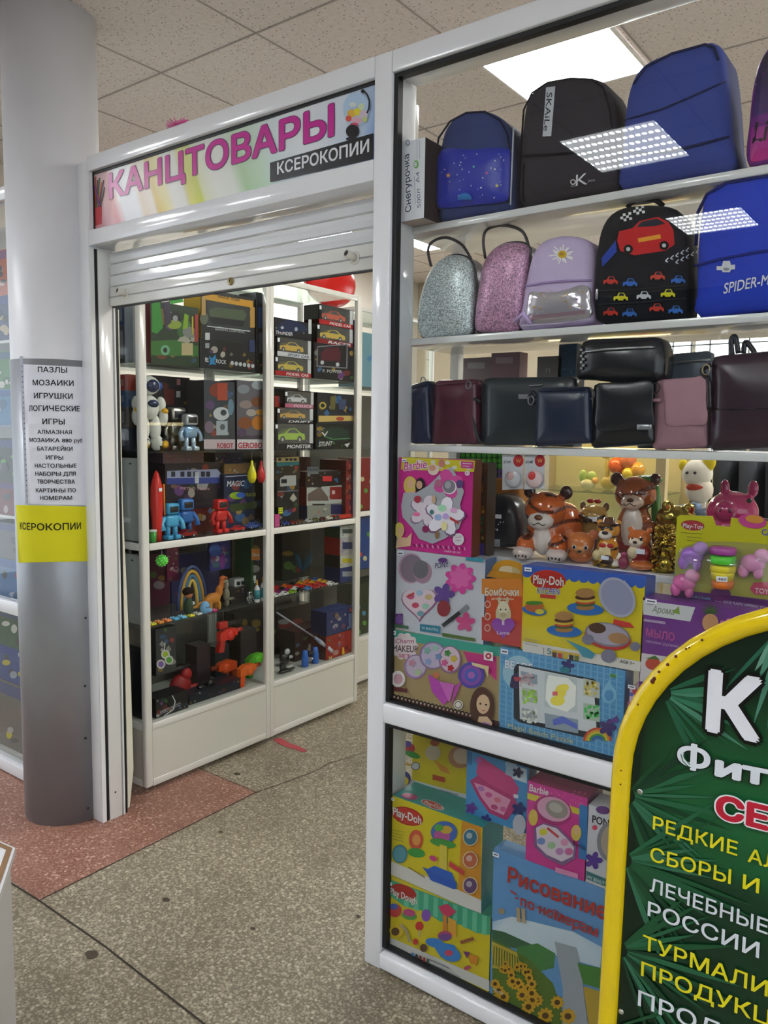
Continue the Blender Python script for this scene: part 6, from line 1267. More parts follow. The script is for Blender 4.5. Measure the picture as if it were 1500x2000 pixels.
# ================================================================ GLASS TOY CASES INSIDE THE SHOP
FX, BX = -2.796, -3.26
ZS = [1.885, 1.508, 1.114, .742, .318]
WC = '#dcdcd4'
def toy_case(label, y0, y1, fx, bx, zt, side_glass, shelves=True):
    T = Thing('toy_display_case', label, 'display case', ((fx + bx) / 2, (y0 + y1) / 2, 0)); p = .026; pl = .040 if side_glass else p
    for (x0, x1, a, b_) in ((fx - .032, fx, y0, y0 + pl), (fx - p, fx, y1 - p, y1), (bx, bx + p, y0, y0 + p), (bx, bx + p, y1 - p, y1)):
        m = T.mb('post', 'enamel'); m.box(x0, x1, a, b_, .028, zt, WC, .010 if side_glass and a == y0 else .002, seg=3)
    m = T.mb('base_panel', 'enamel'); m.box(fx - .016, fx - .006, y0 + pl, y1 - p, .030, .285, '#d3d3c8'); m.box(bx + p, fx - .033, y0 + .004, y0 + .014, .030, .285, '#cdc8ba')
    for n_, z0, z1 in (('bottom_rail', .285, .314), ('middle_rail', 1.083, 1.113), ('top_rail', zt - .028, zt), ('kick_rail', .028, .060)):
        m = T.mb(n_, 'enamel'); m.box(fx - .024, fx - (.003 if n_ != 'kick_rail' else .004), y0 + pl, y1 - p, z0, z1, WC, .002); m.box(bx + p, fx - .033, y0 + .002, y0 + .020, z0, z1, WC, .002); m.box(bx, bx + .02, y0 + p, y1 - p, z0, z1, WC)
    m = T.mb('front_glass', 'case_glass')
    for z0, z1 in ((.315, 1.082), (1.114, zt - .029)): m.box(fx - .014, fx - .010, y0 + pl, y1 - p, z0, z1, '#fff')
    m = T.mb('end_glass', 'case_glass')
    for z0, z1 in ((.315, 1.082), (1.114, zt - .029)): m.box(bx + p, fx - .033, y0 + .008, y0 + .012, z0, z1, '#fff')
    m = T.mb('back_panel', 'enamel'); m.box(bx + .004, bx + .010, y0 + p, y1 - p, .3, zt - .5, '#5d5a58')
    m = T.mb('deck', 'enamel'); m.box(bx + .02, fx - .026, y0 + .021, y1 - p, .30, ZS[4] - .001, '#c8c8c0')
    if shelves:
        for z in ZS[:4]: m = T.mb('glass_shelf', 'shelf_glass'); m.box(bx + .02, fx - .03, y0 + .022, y1 - .027, z - .007, z - .001, '#fff')
    if fx == FX and y0 < .5: m = T.mb('lamp_tube', 'case_tube', label='small white lamp tube'); m.box(fx - .14, fx - .12, y0 + .06, y1 - .06, zt - .06, zt - .045, '#fff')
    m = T.mb('top_glass', 'shelf_glass'); m.box(bx + .02, fx - .026, y0 + .021, y1 - p, zt - .012, zt - .006, '#fff')
    return T.done()
toy_case('white framed glass toy case nearest the doorway', .262, 1.022, FX, BX, 2.36, True)
toy_case('second white framed glass toy case, joined to the one nearest the doorway', 1.0235, 1.735, FX, BX, 2.36, False)
toy_case('white framed toy case set back beyond the other two', 1.98, 2.80, -3.0, -3.45, 2.36, False)
CXF = -2.838
def cz(z): return None if z is None else ZS[z] + .0005 if isinstance(z, int) else z
def tb(name, label, tl, br, face, side=None, top=None, depth=.12, X=CXF, z0=None, z1=None, group=None, ya=None, yb=None, cat='toy box'):
    T, m, ar = carton(name, label, ('X', X), tl, br, depth, face, side, top, group, cat, z0=cz(z0), z1=z1, a=ya, b=yb); T.X = X
    rb = random.Random(label); y0, y1, a0, a1 = T.ext; L = min(y1 - y0, a1 - a0)
    for i in range(13):                                # busy printing of the packaging
        r = L * rb.uniform(.05, .17); y, z = rb.uniform(y0 + r, y1 - r), rb.uniform(a0 + r, a1 - r); q = pr3(X, y, z); q1 = pr3(X, y + r, z + r); ar.k = 2 + i * .15
        cc = mix(face, rb.choice(['#c8a040', '#c04838', '#4a88c8', '#d0d0d0', '#58a048', '#101014', '#e8e0d0', '#8a50a0']), rb.uniform(.2, .6))
        if i % 3: ar.el(q[0], q[1], abs(q1[0] - q[0]), abs(q1[1] - q[1]) * rb.uniform(.5, 1.1), cc, rb.uniform(0, 90), n=10)
        else: ar.poly([(q[0] - abs(q1[0] - q[0]), q[1]), (q[0], q1[1]), (q1[0], q[1]), (q[0], q[1] + abs(q1[1] - q[1]) * .6)], cc)
    ar.k = 5
    T.top = max(v.z for v in m.v); return T, m, ar
def car_shape(m, y0, L, z0, h, x, w, col, win='#1c2430', wheel='#141416', flip=False, rim='#b8b8bc', parts=None, xdir=1):
    pr_ = [(0, .22), (.01, .5), (.14, .60), (.30, .66), (.44, .97), (.66, 1.0), (.84, .70), (.98, .62), (1.0, .3), (.98, .22)]
    if flip: pr_ = [(1 - a, b_) for a, b_ in pr_][::-1]
    pts = [Vector((x - w / 2, y0 + a * L, z0 + b_ * h)) for a, b_ in pr_]; m.prism(pts, (w, 0, 0), col)
    ww = parts['win'] if parts else m; q = [(.36, .68), (.46, .92), (.64, .94), (.78, .68)]
    if flip: q = [(1 - a, b_) for a, b_ in q][::-1]
    ww.prism([Vector((x - w / 2 - .0006, y0 + a * L, z0 + b_ * h)) for a, b_ in q], (w + .0012, 0, 0), win)
    for a in (.2, .8):
        wm = parts['wheel']() if parts else m; c = Vector((x, y0 + a * L, z0 + .24 * h)); r = .24 * h
        wm.lathe([(0, -w / 2 - .001), (r, -w / 2 - .001), (r, w / 2 + .001), (r * .5, w / 2 + .0012), (0, w / 2 + .0012)], c, wheel, 14, 'x', False); wm.lathe([(r * .45, w / 2 + .0014), (0, w / 2 + .0016)], c, rim, 10, 'x', False)
def car_box(label, tl, br, band, col, txt, z0=None, depth=.11, body='#16171b', tcol='#f0f0f2', flip=False, X=CXF, price=True, post='#d8dade'):
    A, B = pX(*tl, X), pX(*br, X); y0, y1, zb, zt = A.y, B.y, (B.z if z0 is None else cz(z0)), A.z
    T = Thing('model_car_box', label, 'toy box', (X - depth / 2, (y0 + y1) / 2, zb), None); T.top = zt
    m = T.mb('carton', 'card'); m.box(X - depth, X - depth + .004, y0, y1, zb, zt, body); m.box(X - depth, X, y0, y0 + .003, zb, zt, body); m.box(X - depth, X, y1 - .003, y1, zb, zt, body); m.box(X - depth, X, y0, y1, zt - .002, zt, body)
    h = zt - zb; m.box(X - depth, X, y0, y1, zb, zb + h * .24, band); m.box(X - .004, X, y1 - (y1 - y0) * .10, y1, zb + h * .24, zt, post); m.box(X - .004, X, y0, y0 + (y1 - y0) * .08, zb + h * .24, zt, body)
    ar = Art(m, ('X', X), start=3); S, E = X, X
    a = pr3(X, y0 + (y1 - y0) * .3, zb + h * .05); b_ = pr3(X, y0 + (y1 - y0) * .92, zb + h * .05); ar.text(txt, a, b_, abs(pr3(X, y0, zb + h * .05)[1] - pr3(X, y0, zb + h * .19)[1]), tcol, .02, slant=.2)
    k = T.mb('toy_car', 'plastic', label='model car'); L = (y1 - y0) * .74; hh = min(h * .58, L * .36); car_shape(k, y0 + (y1 - y0) * .11, L, zb + h * .245, hh, X - .05, .06, col, flip=flip)
    w = T.mb('clear_window', 'clear_plastic'); w.box(X - .0016, X - .0006, y0 + (y1 - y0) * .08, y1 - (y1 - y0) * .1, zb + h * .24, zt - .002, '#fff')
    if price:
        s_ = T.mb('price_sticker', 'paper'); s_.box(X, X + .0008, y0 + .004, y0 + .02, zt - .028, zt - .008, '#e2e4ea')
    T.done(); return zt
def pr3(x, y, z):
    d = Vector((x, y, z)) - CAM; w = d.dot(FWD); return (750 + FPX * d.dot(RIGHT) / w, 1000 - FPX * d.dot(UP) / w)
def gun(name, label, u, v, X, L, col, c2, z=None, flip=False, tilt=0.0):
    """chunky toy blaster lying along the shelf"""
    p = pX(u, v, X); O = Vector((X, p.y, p.z if z is None else z)); T = Thing(name, label, 'toy gun', O); s_ = -1 if flip else 1
    def q(a, b_): return O + Vector((0, s_ * (a * math.cos(tilt) - b_ * math.sin(tilt)) * L, (a * math.sin(tilt) + b_ * math.cos(tilt)) * L))
    b = T.mb('body', 'plastic'); b.prism([q(*k) for k in [(-.3, .12), (-.3, .34), (-.1, .42), (.2, .40), (.3, .34), (.3, .2), (.05, .16), (-.05, .12)]], (-.03, 0, 0), col)
    g_ = T.mb('grip', 'plastic'); g_.prism([q(*k) for k in [(-.28, .14), (-.12, .14), (-.18, -.18), (-.36, -.16)]], (-.028, 0, 0), c2)
    br_ = T.mb('barrel', 'plastic'); br_.tube([q(.28, .30) + Vector((-.015, 0, 0)), q(.5, .30) + Vector((-.015, 0, 0))], .06 * L, c2, 10)
    mg = T.mb('drum', 'plastic'); mg.lathe([(.13 * L, -.034), (.13 * L, .004), (.05 * L, .006), (0, .006)], q(.06, .22), col, 16, 'x')
    lo = min(v_.z for n_, mm, *_r in T.parts for v_ in mm.v); dz = (z + .0006 if z is not None else lo) - lo
    for n_, mm, *_r in T.parts: mm.v = [v_ + Vector((0, 0, dz)) for v_ in mm.v]
    return T.done()

# ------- nearest case, top shelf
T, m, ar = tb('toy_truck_box', 'tall green and black toy truck box at the end of the top case shelf', (293, 586), (389, 700), '#1d3a1c', '#7a1c20', '#24442a', z0=0)
ar.poly([(296, 590), (312, 588), (318, 640), (306, 652), (296, 648)], '#2f9a2c'); ar.poly([(330, 586), (356, 580), (358, 590), (334, 594)], '#38b030'); ar.el(342, 620, 11, 13, '#15171a'); ar.el(340, 634, 14, 9, '#9ab03a'); ar.el(342, 622, 5, 6, '#a8acb0'); ar.poly([(318, 590), (332, 588), (334, 630), (322, 640)], '#3a2e4a'); ar.poly([(360, 612), (368, 616), (366, 640), (356, 644)], '#8cb81c'); ar.rect(374, 618, 377, 654, '#d0b820'); ar.rect(380, 614, 386, 668, '#b83430'); ar.poly([(294, 666), (340, 664), (386, 676), (386, 696), (294, 694)], '#3a7a2e'); ar.el(322, 684, 9, 10, '#7ab890'); ar.el(322, 684, 4, 5, '#1a2a1c'); ar.rect(354, 670, 376, 694, '#c9b98a'); T.done()
zt = ZS[0] + .135
T, m, ar = tb('rock_crawler_box', 'black toy box with round icons on the top case shelf', (390, 655), (499, 722), '#121318', '#0c0d10', '#1c1d22', z0=0, z1=zt - .0)
ar.text('E', (401, 706), (407, 707), 8, '#e8eaee', .02); ar.poly([(408, 694), (414, 700), (420, 692), (422, 700), (418, 706), (422, 713), (414, 711), (408, 714), (410, 706)], '#2a90d0'); ar.text('ROCK', (421, 709), (441, 711), 8, '#e8eaee', .01, slant=.2)
for i in range(6): ar.el(453 + i * 8, 709 + i * 1.2, 3.3, 4, '#c8ccd4'); 
ar.rect(400, 650, 409, 664, '#d8dade'); ar.rect(400, 670, 408, 680, '#a8acb4'); ar.rect(486, 664, 497, 688, '#2a3a6a'); T.done()
T, m, ar = tb('tank_box', 'toy tank box with orange strip standing on the black rock box', (392, 562), (497, 655), '#22242a', '#c8a02a', '#d89a2a', z0=zt + .0006)
ar.poly([(396, 572), (494, 588), (494, 602), (396, 584)], '#e0a428'); ar.text('TRUCK TIGER', (424, 581), (468, 589), 6, '#26201a', .02); ar.poly([(404, 586), (487, 600), (489, 646), (404, 634)], '#3a3e40'); ar.poly([(408, 606), (420, 600), (476, 606), (482, 616), (476, 626), (410, 618)], '#56634a'); ar.poly([(408, 618), (478, 628), (474, 638), (412, 632)], '#1c2022'); ar.el(398, 622, 8, 12, '#6a7260'); ar.line([(404, 637), (488, 647)], 2, '#d8dce0'); ar.rect(488, 600, 497, 640, '#c89a4a'); ar.rect(393, 580, 401, 615, '#c8a060'); ar.text('REMOTE CONTROL', (420, 645), (478, 651), 4, '#c8ccd0'); T.done()
T, m, ar = tb('toy_robot_box', 'dark toy box with blue robot picture next to the tank box', (500, 570), (521, 700), '#15171c', '#0e0f14', z0=0, yb=1.015); ar.rect(504, 600, 517, 640, '#2a4a86'); ar.rect(506, 650, 518, 690, '#5a6472'); ar.el(511, 585, 6, 10, '#3a4250'); T.done()
T, m, ar = tb('puzzle_box', 'dark printed box standing deep behind the truck box at the case end', (300, 600), (390, 700), '#33384a', '#2a2e3c', depth=.05, X=-3.05, z0=0); T.done()
# ------- second shelf
def robot_white():
    O = Vector((-2.895, .380, ZS[1] + .0005)); T = Thing('toy_robot', 'big white toy robot with yellow wheels standing at the corner of the case', 'toy robot', O)
    W2, Y2, N2 = '#d9d9d0', '#d9a51c', '#1b2a50'
    h_ = T.mb('head', 'plastic'); h_.ell(O + Vector((0, 0, .285)), (.042, .05, .042), W2); h_.ell(O + Vector((.022, 0, .283)), (.026, .036, .030), N2); h_.lathe([(.020, -.008), (.020, .008)], O + Vector((0, .05, .285)), '#3a5aa0', 14, 'y')
    b_ = T.mb('torso', 'plastic'); b_.ell(O + Vector((0, 0, .19)), (.04, .046, .055), W2); b_.ell(O + Vector((.03, .0, .205)), (.018, .028, .018), N2)
    for s_ in (-1, 1):
        a_ = T.mb('arm', 'plastic'); a_.ell(O + Vector((.0, .062 * s_, .205)), (.024, .022, .034), W2); a_.ell(O + Vector((.008, .07 * s_, .15)), (.022, .02, .04), W2); a_.ell(O + Vector((.018, .07 * s_, .175)), (.016, .016, .014), Y2)
        l_ = T.mb('leg', 'plastic'); l_.ell(O + Vector((0, .03 * s_, .10)), (.028, .026, .06), W2); l_.ell(O + Vector((.006, .034 * s_, .035)), (.036, .026, .035), W2)
        w_ = T.mb('wheel', 'rubbery', under=l_); w_.lathe([(0, -.012), (.028, -.012), (.028, .012), (0, .014)], O + Vector((.026, .05 * s_ + .004, .029)), '#1e1c1a', 18, 'x'); w_.lathe([(.018, .0145), (0, .015)], O + Vector((.026, .05 * s_ + .004, .029)), Y2, 14, 'x')
    T.done()
robot_white()
T, m, ar = tb('toy_robot_box', 'dark box with red print behind the white robot', (300, 716), (372, 870), '#23202c', '#1a1820', depth=.08, X=-3.02, z0=1, z1=1.85); ar.rect(320, 760, 340, 790, '#7a2a2a'); ar.rect(345, 740, 352, 752, '#d88a9a'); ar.rect(344, 764, 352, 776, '#e4e4ea'); T.done()
T, m, ar = tb('robot_animal_box', 'clear fronted box with orange robot animals beside the mullion', (462, 742), (520, 876), '#4a4650', '#3a3640', z0=1, yb=1.015)
ar.rect(463, 744, 521, 850, '#6a6670'); ar.poly([(463, 858), (521, 858), (521, 877), (463, 877)], '#d8d4d8'); ar.text('GEROBOT', (465, 875), (519, 875), 11, '#b8283a', .03)
for u, v, a, b_, c in [(475, 760, 12, 9, '#8a929c'), (505, 752, 14, 9, '#a8b0b8'), (480, 790, 13, 8, '#9a8a88'), (502, 785, 12, 10, '#7a4a30'), (478, 826, 14, 12, '#8a5030'), (504, 826, 13, 14, '#c07a2a'), (490, 806, 10, 7, '#b0a8a0'), (508, 805, 9, 6, '#d09a40'), (472, 845, 9, 8, '#5a4a68')]: ar.el(u, v, a, b_, c)
T.done()
T, m, ar = tb('robot_kit_box', 'box with white camera robot picture next to the robot animals', (398, 742), (459, 876), '#3c444e', '#2a2e36', z0=1); ar.poly([(398, 858), (459, 858), (459, 877), (398, 877)], '#c8b8c0'); ar.text('ROBOT', (424, 875), (455, 875), 10, '#a82a3c', .03); ar.el(426, 762, 18, 14, '#8a3a2a'); ar.rect(424, 748, 444, 782, '#b04a34'); ar.el(432, 808, 16, 13, '#c9ced4'); ar.el(436, 806, 6, 6, '#3a424c'); ar.rect(422, 822, 444, 850, '#a8b4bc'); ar.el(434, 834, 5, 6, '#5a646e'); ar.el(408, 834, 9, 12, '#7a6a80'); ar.el(450, 795, 6, 16, '#6a8aa0'); T.done()
def small_robot(name, label, u, X, z, H_, body, head, arm, leg, mat='plastic'):
    p = pX(u, 1000, X); O = Vector((X, p.y, z + .0005)); T = Thing(name, label, 'toy robot', O); k = H_
    h_ = T.mb('head', mat); h_.box(O.x - .12 * k, O.x + .14 * k, O.y - .2 * k, O.y + .2 * k, O.z + .68 * k, O.z + .98 * k, head, .06 * k); v_ = T.mb('visor', 'plastic'); v_.box(O.x + .13 * k, O.x + .155 * k, O.y - .14 * k, O.y + .14 * k, O.z + .74 * k, O.z + .9 * k, '#1c1e24', .03 * k)
    b_ = T.mb('torso', mat); b_.box(O.x - .12 * k, O.x + .12 * k, O.y - .2 * k, O.y + .2 * k, O.z + .34 * k, O.z + .66 * k, body, .07 * k)
    for s_ in (-1, 1):
        a_ = T.mb('arm', mat); a_.tube([O + Vector((0, .22 * k * s_, .6 * k)), O + Vector((.04 * k, .34 * k * s_, .45 * k)), O + Vector((.10 * k, .33 * k * s_, .26 * k))], [.07 * k, .06 * k, .075 * k], arm, 8)
        l_ = T.mb('leg', mat); l_.tube([O + Vector((0, .11 * k * s_, .36 * k)), O + Vector((0, .13 * k * s_, .1 * k))], .075 * k, leg, 8); l_.box(O.x - .1 * k, O.x + .16 * k, O.y + .13 * k * s_ - .09 * k, O.y + .13 * k * s_ + .09 * k, O.z, O.z + .12 * k, leg, .03 * k)
    T.done()
small_robot('toy_robot', 'shiny silver-blue robot figure in the middle of the second case shelf', 372, -2.87, ZS[1], .17, '#8fb4d8', '#c8ccd0', '#a8c0d8', '#b8c8d8', 'foil')
small_robot('toy_robot', 'dull silver robot figure beside the white robot', 346, -2.93, ZS[1], .20, '#9a988c', '#b8b4a8', '#8a887e', '#8a8a86', 'metal')
# ------- third shelf
def rocket():
    p = pX(306, 985, -2.85); O = Vector((-2.85, p.y, ZS[2] + .05)); T = Thing('toy_rocket', 'tall red toy rocket standing at the corner of the case', 'toy', (O.x, O.y, ZS[2] + .0005)); m = T.mb('body', 'plastic'); m.lathe([(.020, -.0495), (.022, .02), (.028, .10), (.026, .19), (.012, .245), (0, .262)], O, '#d02820', 18); f_ = T.mb('stripe', 'plastic'); f_.tube([O + Vector((.012, .03, .2)), O + Vector((.01, .034, .06))], .004, '#e08a20', 6); s_ = T.mb('price_sticker', 'paper'); s_.box(O.x + .0275, O.x + .029, O.y - .008, O.y + .008, O.z + .17, O.z + .185, '#ececf0')
    T.done()
rocket()
T = Thing('green_slime_tub', 'green plastic tub with white rim below the red rocket', 'tub', pX(306, 1050, -2.822)); p = pX(305, 1050, -2.832); m = T.mb('tub', 'plastic'); m.lathe([(.014, 0), (.016, .045)], (p.x + .005, p.y - .02, ZS[2] + .0005), '#3f9a3a', 18); l_ = T.mb('lid', 'plastic'); l_.lathe([(.017, .045), (.017, .054), (0, .055)], (p.x + .005, p.y - .02, ZS[2] + .0005), '#d8dcd4', 18); T.base = Vector((p.x + .005, p.y - .02, ZS[2])); T.done()
T, m, ar = tb('toy_train_box', 'long box with blue and white tram picture behind the small robots', (322, 906), (438, 957), '#2a2230', '#3a2a2a', '#4a3a44', X=-2.93, z0=ZS[2] + .118)
ar.poly([(326, 920), (424, 916), (434, 928), (434, 944), (326, 946)], '#a8aed0'); ar.poly([(326, 934), (432, 932), (434, 944), (326, 946)], '#3a4a9a')
for u in (334, 352, 365, 377, 392, 402): ar.rect(u, 921, u + 8, 931, '#2a3048')
ar.rect(380, 922, 388, 944, '#c8ccd8'); ar.text('METRO TRAIN', (352, 956), (408, 957), 5, '#d8a8b8', .01); ar.el(340, 950, 7, 4, '#7a5a50'); tram_top = T.top; T.done()
T, m, ar = tb('toy_train_box', 'plain red toy box underneath the tram box', (330, 958), (432, 1040), '#6a1f1a', '#581a16', X=-2.935, z0=2, z1=ZS[2] + .1174); ar.poly([(345, 966), (420, 962), (420, 976), (350, 980)], '#9a3a24'); T.done()
T, m, ar = tb('toy_gun_box', 'pinkish packed toy box on top of the tram box', (318, 880), (398, 904), '#7a5a64', '#5a4450', X=-2.95, z0=tram_top + .0006, z1=min(tram_top + .055, 1.498)); ar.text('U', (392, 898), (400, 898), 12, '#c0784a', .0) if False else None; T.done()
T, m, ar = tb('magic_track_box', 'dark blue MAGIC track set box beside the mullion', (437, 927), (519, 1018), '#1c2c4e', '#16203a', X=-2.90, z0=2, yb=1.015); ar.text('MAGIC', (443, 950), (476, 949), 11, '#d8dce4', .02, slant=.2); ar.poly([(440, 930), (480, 928), (482, 958), (440, 962)], '#2a4a86') if False else None; ar.el(462, 968, 14, 7, '#9ac02a'); ar.el(470, 967, 9, 5, '#3a6ad0'); ar.poly([(448, 985), (501, 979), (501, 992), (450, 1000)], '#3a4a2a'); ar.text('TRACKS', (478, 970), (499, 969), 7, '#c8c83a', .0, slant=.2); ar.line([(440, 931), (501, 927)], 1.5, '#c8ccd8'); mag_top = T.top; T.done()
T, m, ar = tb('toy_car_box', 'blue printed box above the MAGIC box', (420, 884), (520, 924), '#202a58', '#1a2248', X=-2.96, z0=mag_top + .0506 if False else ZS[2] + .305, z1=ZS[2] + .380, yb=.99); T.root = T.done()
T, m, ar = tb('toy_car_box', 'sand coloured printed box resting on the MAGIC box', (438, 908), (500, 927), '#8a6a44', '#6a5034', X=-2.91, z0=mag_top + .0006, z1=mag_top + .05); T.done()
for u, c, lab in [(492, '#d4cf1e', 'yellow pear-shaped balloon pump hanging by the mullion'), (510, '#b8242a', 'red pear-shaped balloon pump hanging by the mullion')]:
    p = pX(u, 930, -2.826); O = Vector((p.x, p.y, p.z)); T = Thing('balloon_pump', lab, 'toy', O + Vector((0, 0, .07))); m = T.mb('body', 'plastic'); m.lathe([(0, -.035), (.014, -.030), (.023, -.008), (.021, .018), (.013, .042), (.007, .06), (.007, .075), (0, .077)], O, c, 18); h_ = T.mb('hook', 'metal'); h_.tube([O + Vector((0, 0, .076)), (O.x, O.y, ZS[1] - .0072)], .0012, '#999', 6); T.done()
small_robot('toy_robot', 'light blue robot figure next to the red rocket', 334, -2.848, ZS[2], .165, '#4aa6d0', '#3a9ac8', '#5ab4dc', '#3f98c4')
small_robot('toy_robot', 'bright red robot with round black visor on the third case shelf', 430, -2.858, ZS[2], .165, '#c01c1c', '#d02020', '#b81a1a', '#c82222')
small_robot('toy_robot', 'darker blue robot figure behind the light blue one', 362, -2.895, ZS[2], .175, '#2a62a8', '#3a7ac8', '#2f6ab8', '#24508a')
def loose_car(label, y, z, X, L, col, group=None, flip=False, h=None):
    T = Thing('toy_car', label, 'toy car', (X, y + L / 2, z), group); b_ = T.mb('body', 'plastic'); wn = T.mb('window', 'plastic')
    car_shape(b_, y, L, z + .0006, h or L * .36, X, L * .42, col, parts={'win': wn, 'wheel': lambda: T.mb('wheel', 'rubbery')}, flip=flip); return T.done()
loose_car('dark red toy car lying in front of the red robot', pX(345, 1030, -2.85).y, ZS[2], -2.85, .10, '#8a1218')
loose_car('red toy car beside the red robot', pX(452, 1030, -2.85).y, ZS[2], -2.85, .075, '#c02424')
loose_car('blue and silver toy car by the mullion on the third case shelf', pX(480, 1030, -2.86).y, ZS[2], -2.86, .095, '#3a5290')
# ------- lower shelf of the nearest case
def knx(name, label, u, X, z, H_, prims, mat='rubbery', cat='toy'):
    p = pX(u, 1150, X); O = Vector((X, p.y, z)); T = Thing(name, label, cat, O); b = T.mb('body', mat)
    for c, r, col in prims: b.ell(O + Vector(c) * H_, tuple(q * H_ for q in ((r,) * 3 if isinstance(r, (int, float)) else r)), col, 14, 9)
    lo = min(q.z for q in b.v); b.v = [q + Vector((0, 0, z + .0006 - lo)) for q in b.v]; return T
def dino():
    X = -2.86; p = pX(422, 1180, X); O = Vector((X, p.y, ZS[3])); OC = '#b86a1c'
    prims = [((0, -.02, .055), (.024, .045, .028)), ((0, -.045, .05), (.018, .03, .022)), ((0, .02, .085), (.016, .02, .03)), ((0, .034, .115), (.012, .014, .03)), ((0, .042, .145), (.012, .02, .013)), ((0, .060, .143), (.009, .014, .008)), ((0, -.085, .04), (.010, .035, .012)), ((0, -.12, .03), (.006, .03, .007))] + [((sx * .014, y, .02), (.009, .010, .024)) for sx in (-1, 1) for y in (-.045, .008)]
    vs, fs, cs = blob([(O + Vector(c), r, OC) for c, r in prims], .0026, lambda v, c: mix('#c98a2a', '#a8521a', min(1, max(0, (v.z - O.z) / .15))))
    T = Thing('toy_dinosaur', 'orange long-necked toy dinosaur on the lower shelf of the nearest case', 'toy dinosaur', O); m = T.mb('body', 'rubbery'); lo = min(v.z for v in vs); m.add([v + Vector((0, 0, O.z + .0005 - lo)) for v in vs], fs, cs, True)
    e = T.mb('eye', 'plastic'); e.ell(O + Vector((.012, .050, .148)), .003, '#111', 8, 5); T.done()
dino()
T = knx('toy_dinosaur', 'grey upright toy dinosaur facing the orange one', 442, -2.875, ZS[3], .13, [((0, 0, .45), (.12, .14, .25), '#7a7462'), ((0, .0, .8), (.09, .10, .16), '#8a836e'), ((.02, -.08, .95), (.08, .16, .09), '#8a836e'), ((0, .02, .12), (.1, .1, .14), '#6a6454'), ((0, .2, .25), (.06, .2, .07), '#6a6454')], cat='toy dinosaur'); T.done()
T = knx('squishy_toy', 'pale blue squishy toy with a little face at the shelf edge', 400, -2.832, ZS[3], .062, [((0, 0, .5), (.34, .42, .5), '#7ab0dc'), ((0, .4, .2), (.2, .3, .16), '#7ab0dc')]); p = T.base; e = T.mb('eye', 'plastic')
for dy in (-.007, .007): e.ell(Vector((p.x + .0205, p.y + dy, p.z + .036)), .003, '#111', 8, 5)
T.done()
T = knx('light_up_ball', 'bright green spiky ball hanging in the nearest case', 317, -2.835, 1.0, .06, [((0, 0, .5), .42, '#5fd84a')]); h_ = T.mb('string', 'plastic'); h_.tube([Vector((T.base.x, T.base.y, 1.04)), Vector((T.base.x, T.base.y, 1.083))], .001, '#dde', 5); b0 = T.parts[0][1]
for i in range(40): a, c_ = i * 2.4, 1 - 2 * (i + .5) / 40; r = math.sqrt(1 - c_ * c_); b0.ell(Vector((T.base.x, T.base.y, T.base.z + .0256)) + Vector((r * math.cos(a), r * math.sin(a), c_)) * .025, .004, '#8aea70', 6, 4)
T.done()
T = Thing('rainbow_arch_toy', 'rainbow arch toy in clear wrap behind the dinosaurs', 'toy', (-2.95, .55, ZS[3] + .0005)); p = pX(375, 1170, -2.95)
for i, c in enumerate(['#3a4a7a', '#c89a3a', '#4a7aa0', '#d8b85a']): m = T.mb('arch', 'plastic'); m.tube([Vector((-2.95, p.y + (.085 - i * .018) * math.cos(a), ZS[3] + .010 + (.20 - i * .022) * math.sin(a))) for a in [math.pi * k / 12 for k in range(13)]], .009, c, 8)
T.base = Vector((-2.95, p.y, ZS[3])); T.done()
T = knx('doll', 'small dark-haired doll in olive clothes on the lower case shelf', 368, -2.86, ZS[3], .15, [((0, 0, .3), (.14, .16, .3), '#3a4a3a'), ((0, 0, .68), (.13, .14, .14), '#b8744a'), ((-.02, 0, .76), (.16, .19, .14), '#1c1210'), ((.1, .1, .4), (.05, .05, .06), '#c8ccd0')], 'fabric', 'doll'); T.done()
T, m, ar = tb('hanging_toy_pack', 'purple and blue hanging toy pack behind the rainbow arch', (410, 1066), (450, 1130), '#3a3a86', '#2a2a60', depth=.02, X=-3.0, z0=.90, z1=1.075); ar.el(420, 1075, 12, 12, '#4a6ac0'); ar.el(434, 1095, 6, 16, '#8a3a9a'); h_ = T.mb('peg', 'metal'); h_.tube([(-3.01, pX(430, 1066, -3.0).y, 1.074), (-3.01, pX(430, 1066, -3.0).y, 1.106)], .002, '#999', 6); T.done()
T, m, ar = tb('hanging_toy_pack', 'dark pink hanging toy pack near the green ball', (326, 1075), (350, 1160), '#7a2a4a', '#5a2038', depth=.02, X=-3.02, z0=.88, z1=1.07); h_ = T.mb('peg', 'metal'); h_.tube([(-3.03, pX(338, 1066, -3.02).y, 1.069), (-3.03, pX(338, 1066, -3.02).y, 1.106)], .002, '#999', 6); T.done()
T, m, ar = tb('slime_box', 'orange and green slime box near the mullion', (490, 1060), (512, 1180), '#2a5a34', '#1e4428', X=-2.88, z0=3, z1=1.075, yb=.985); ar.rect(491, 1072, 507, 1094, '#e08a3a'); ar.text('Slime', (493, 1087), (506, 1086), 7, '#f0f0e8', .02); T.done()
for k_, (u, h_) in enumerate([(502, .115), (514, .125)]):
    p = pX(u, 1180, -2.835); O = Vector((-2.835, p.y, ZS[3] + .0005)); T = Thing('glue_bottle', ['white glue bottle with teal label by the mullion', 'taller white glue bottle touching the mullion'][k_], 'bottle', O); m = T.mb('bottle', 'plastic'); m.lathe([(.013, 0), (.014, .004), (.014, h_ * .62), (.007, h_ * .72), (.006, h_ * .76)], O, '#d8dadc', 18); l_ = T.mb('label_band', 'paper', label='teal label'); l_.lathe([(.0143, h_ * .15), (.0143, h_ * .55)], O, '#3a8a96', 18); c_ = T.mb('cap', 'plastic', label='orange tip'); c_.lathe([(.0065, h_ * .76), (.003, h_), (0, h_)], O, '#d8a040', 12); T.done()
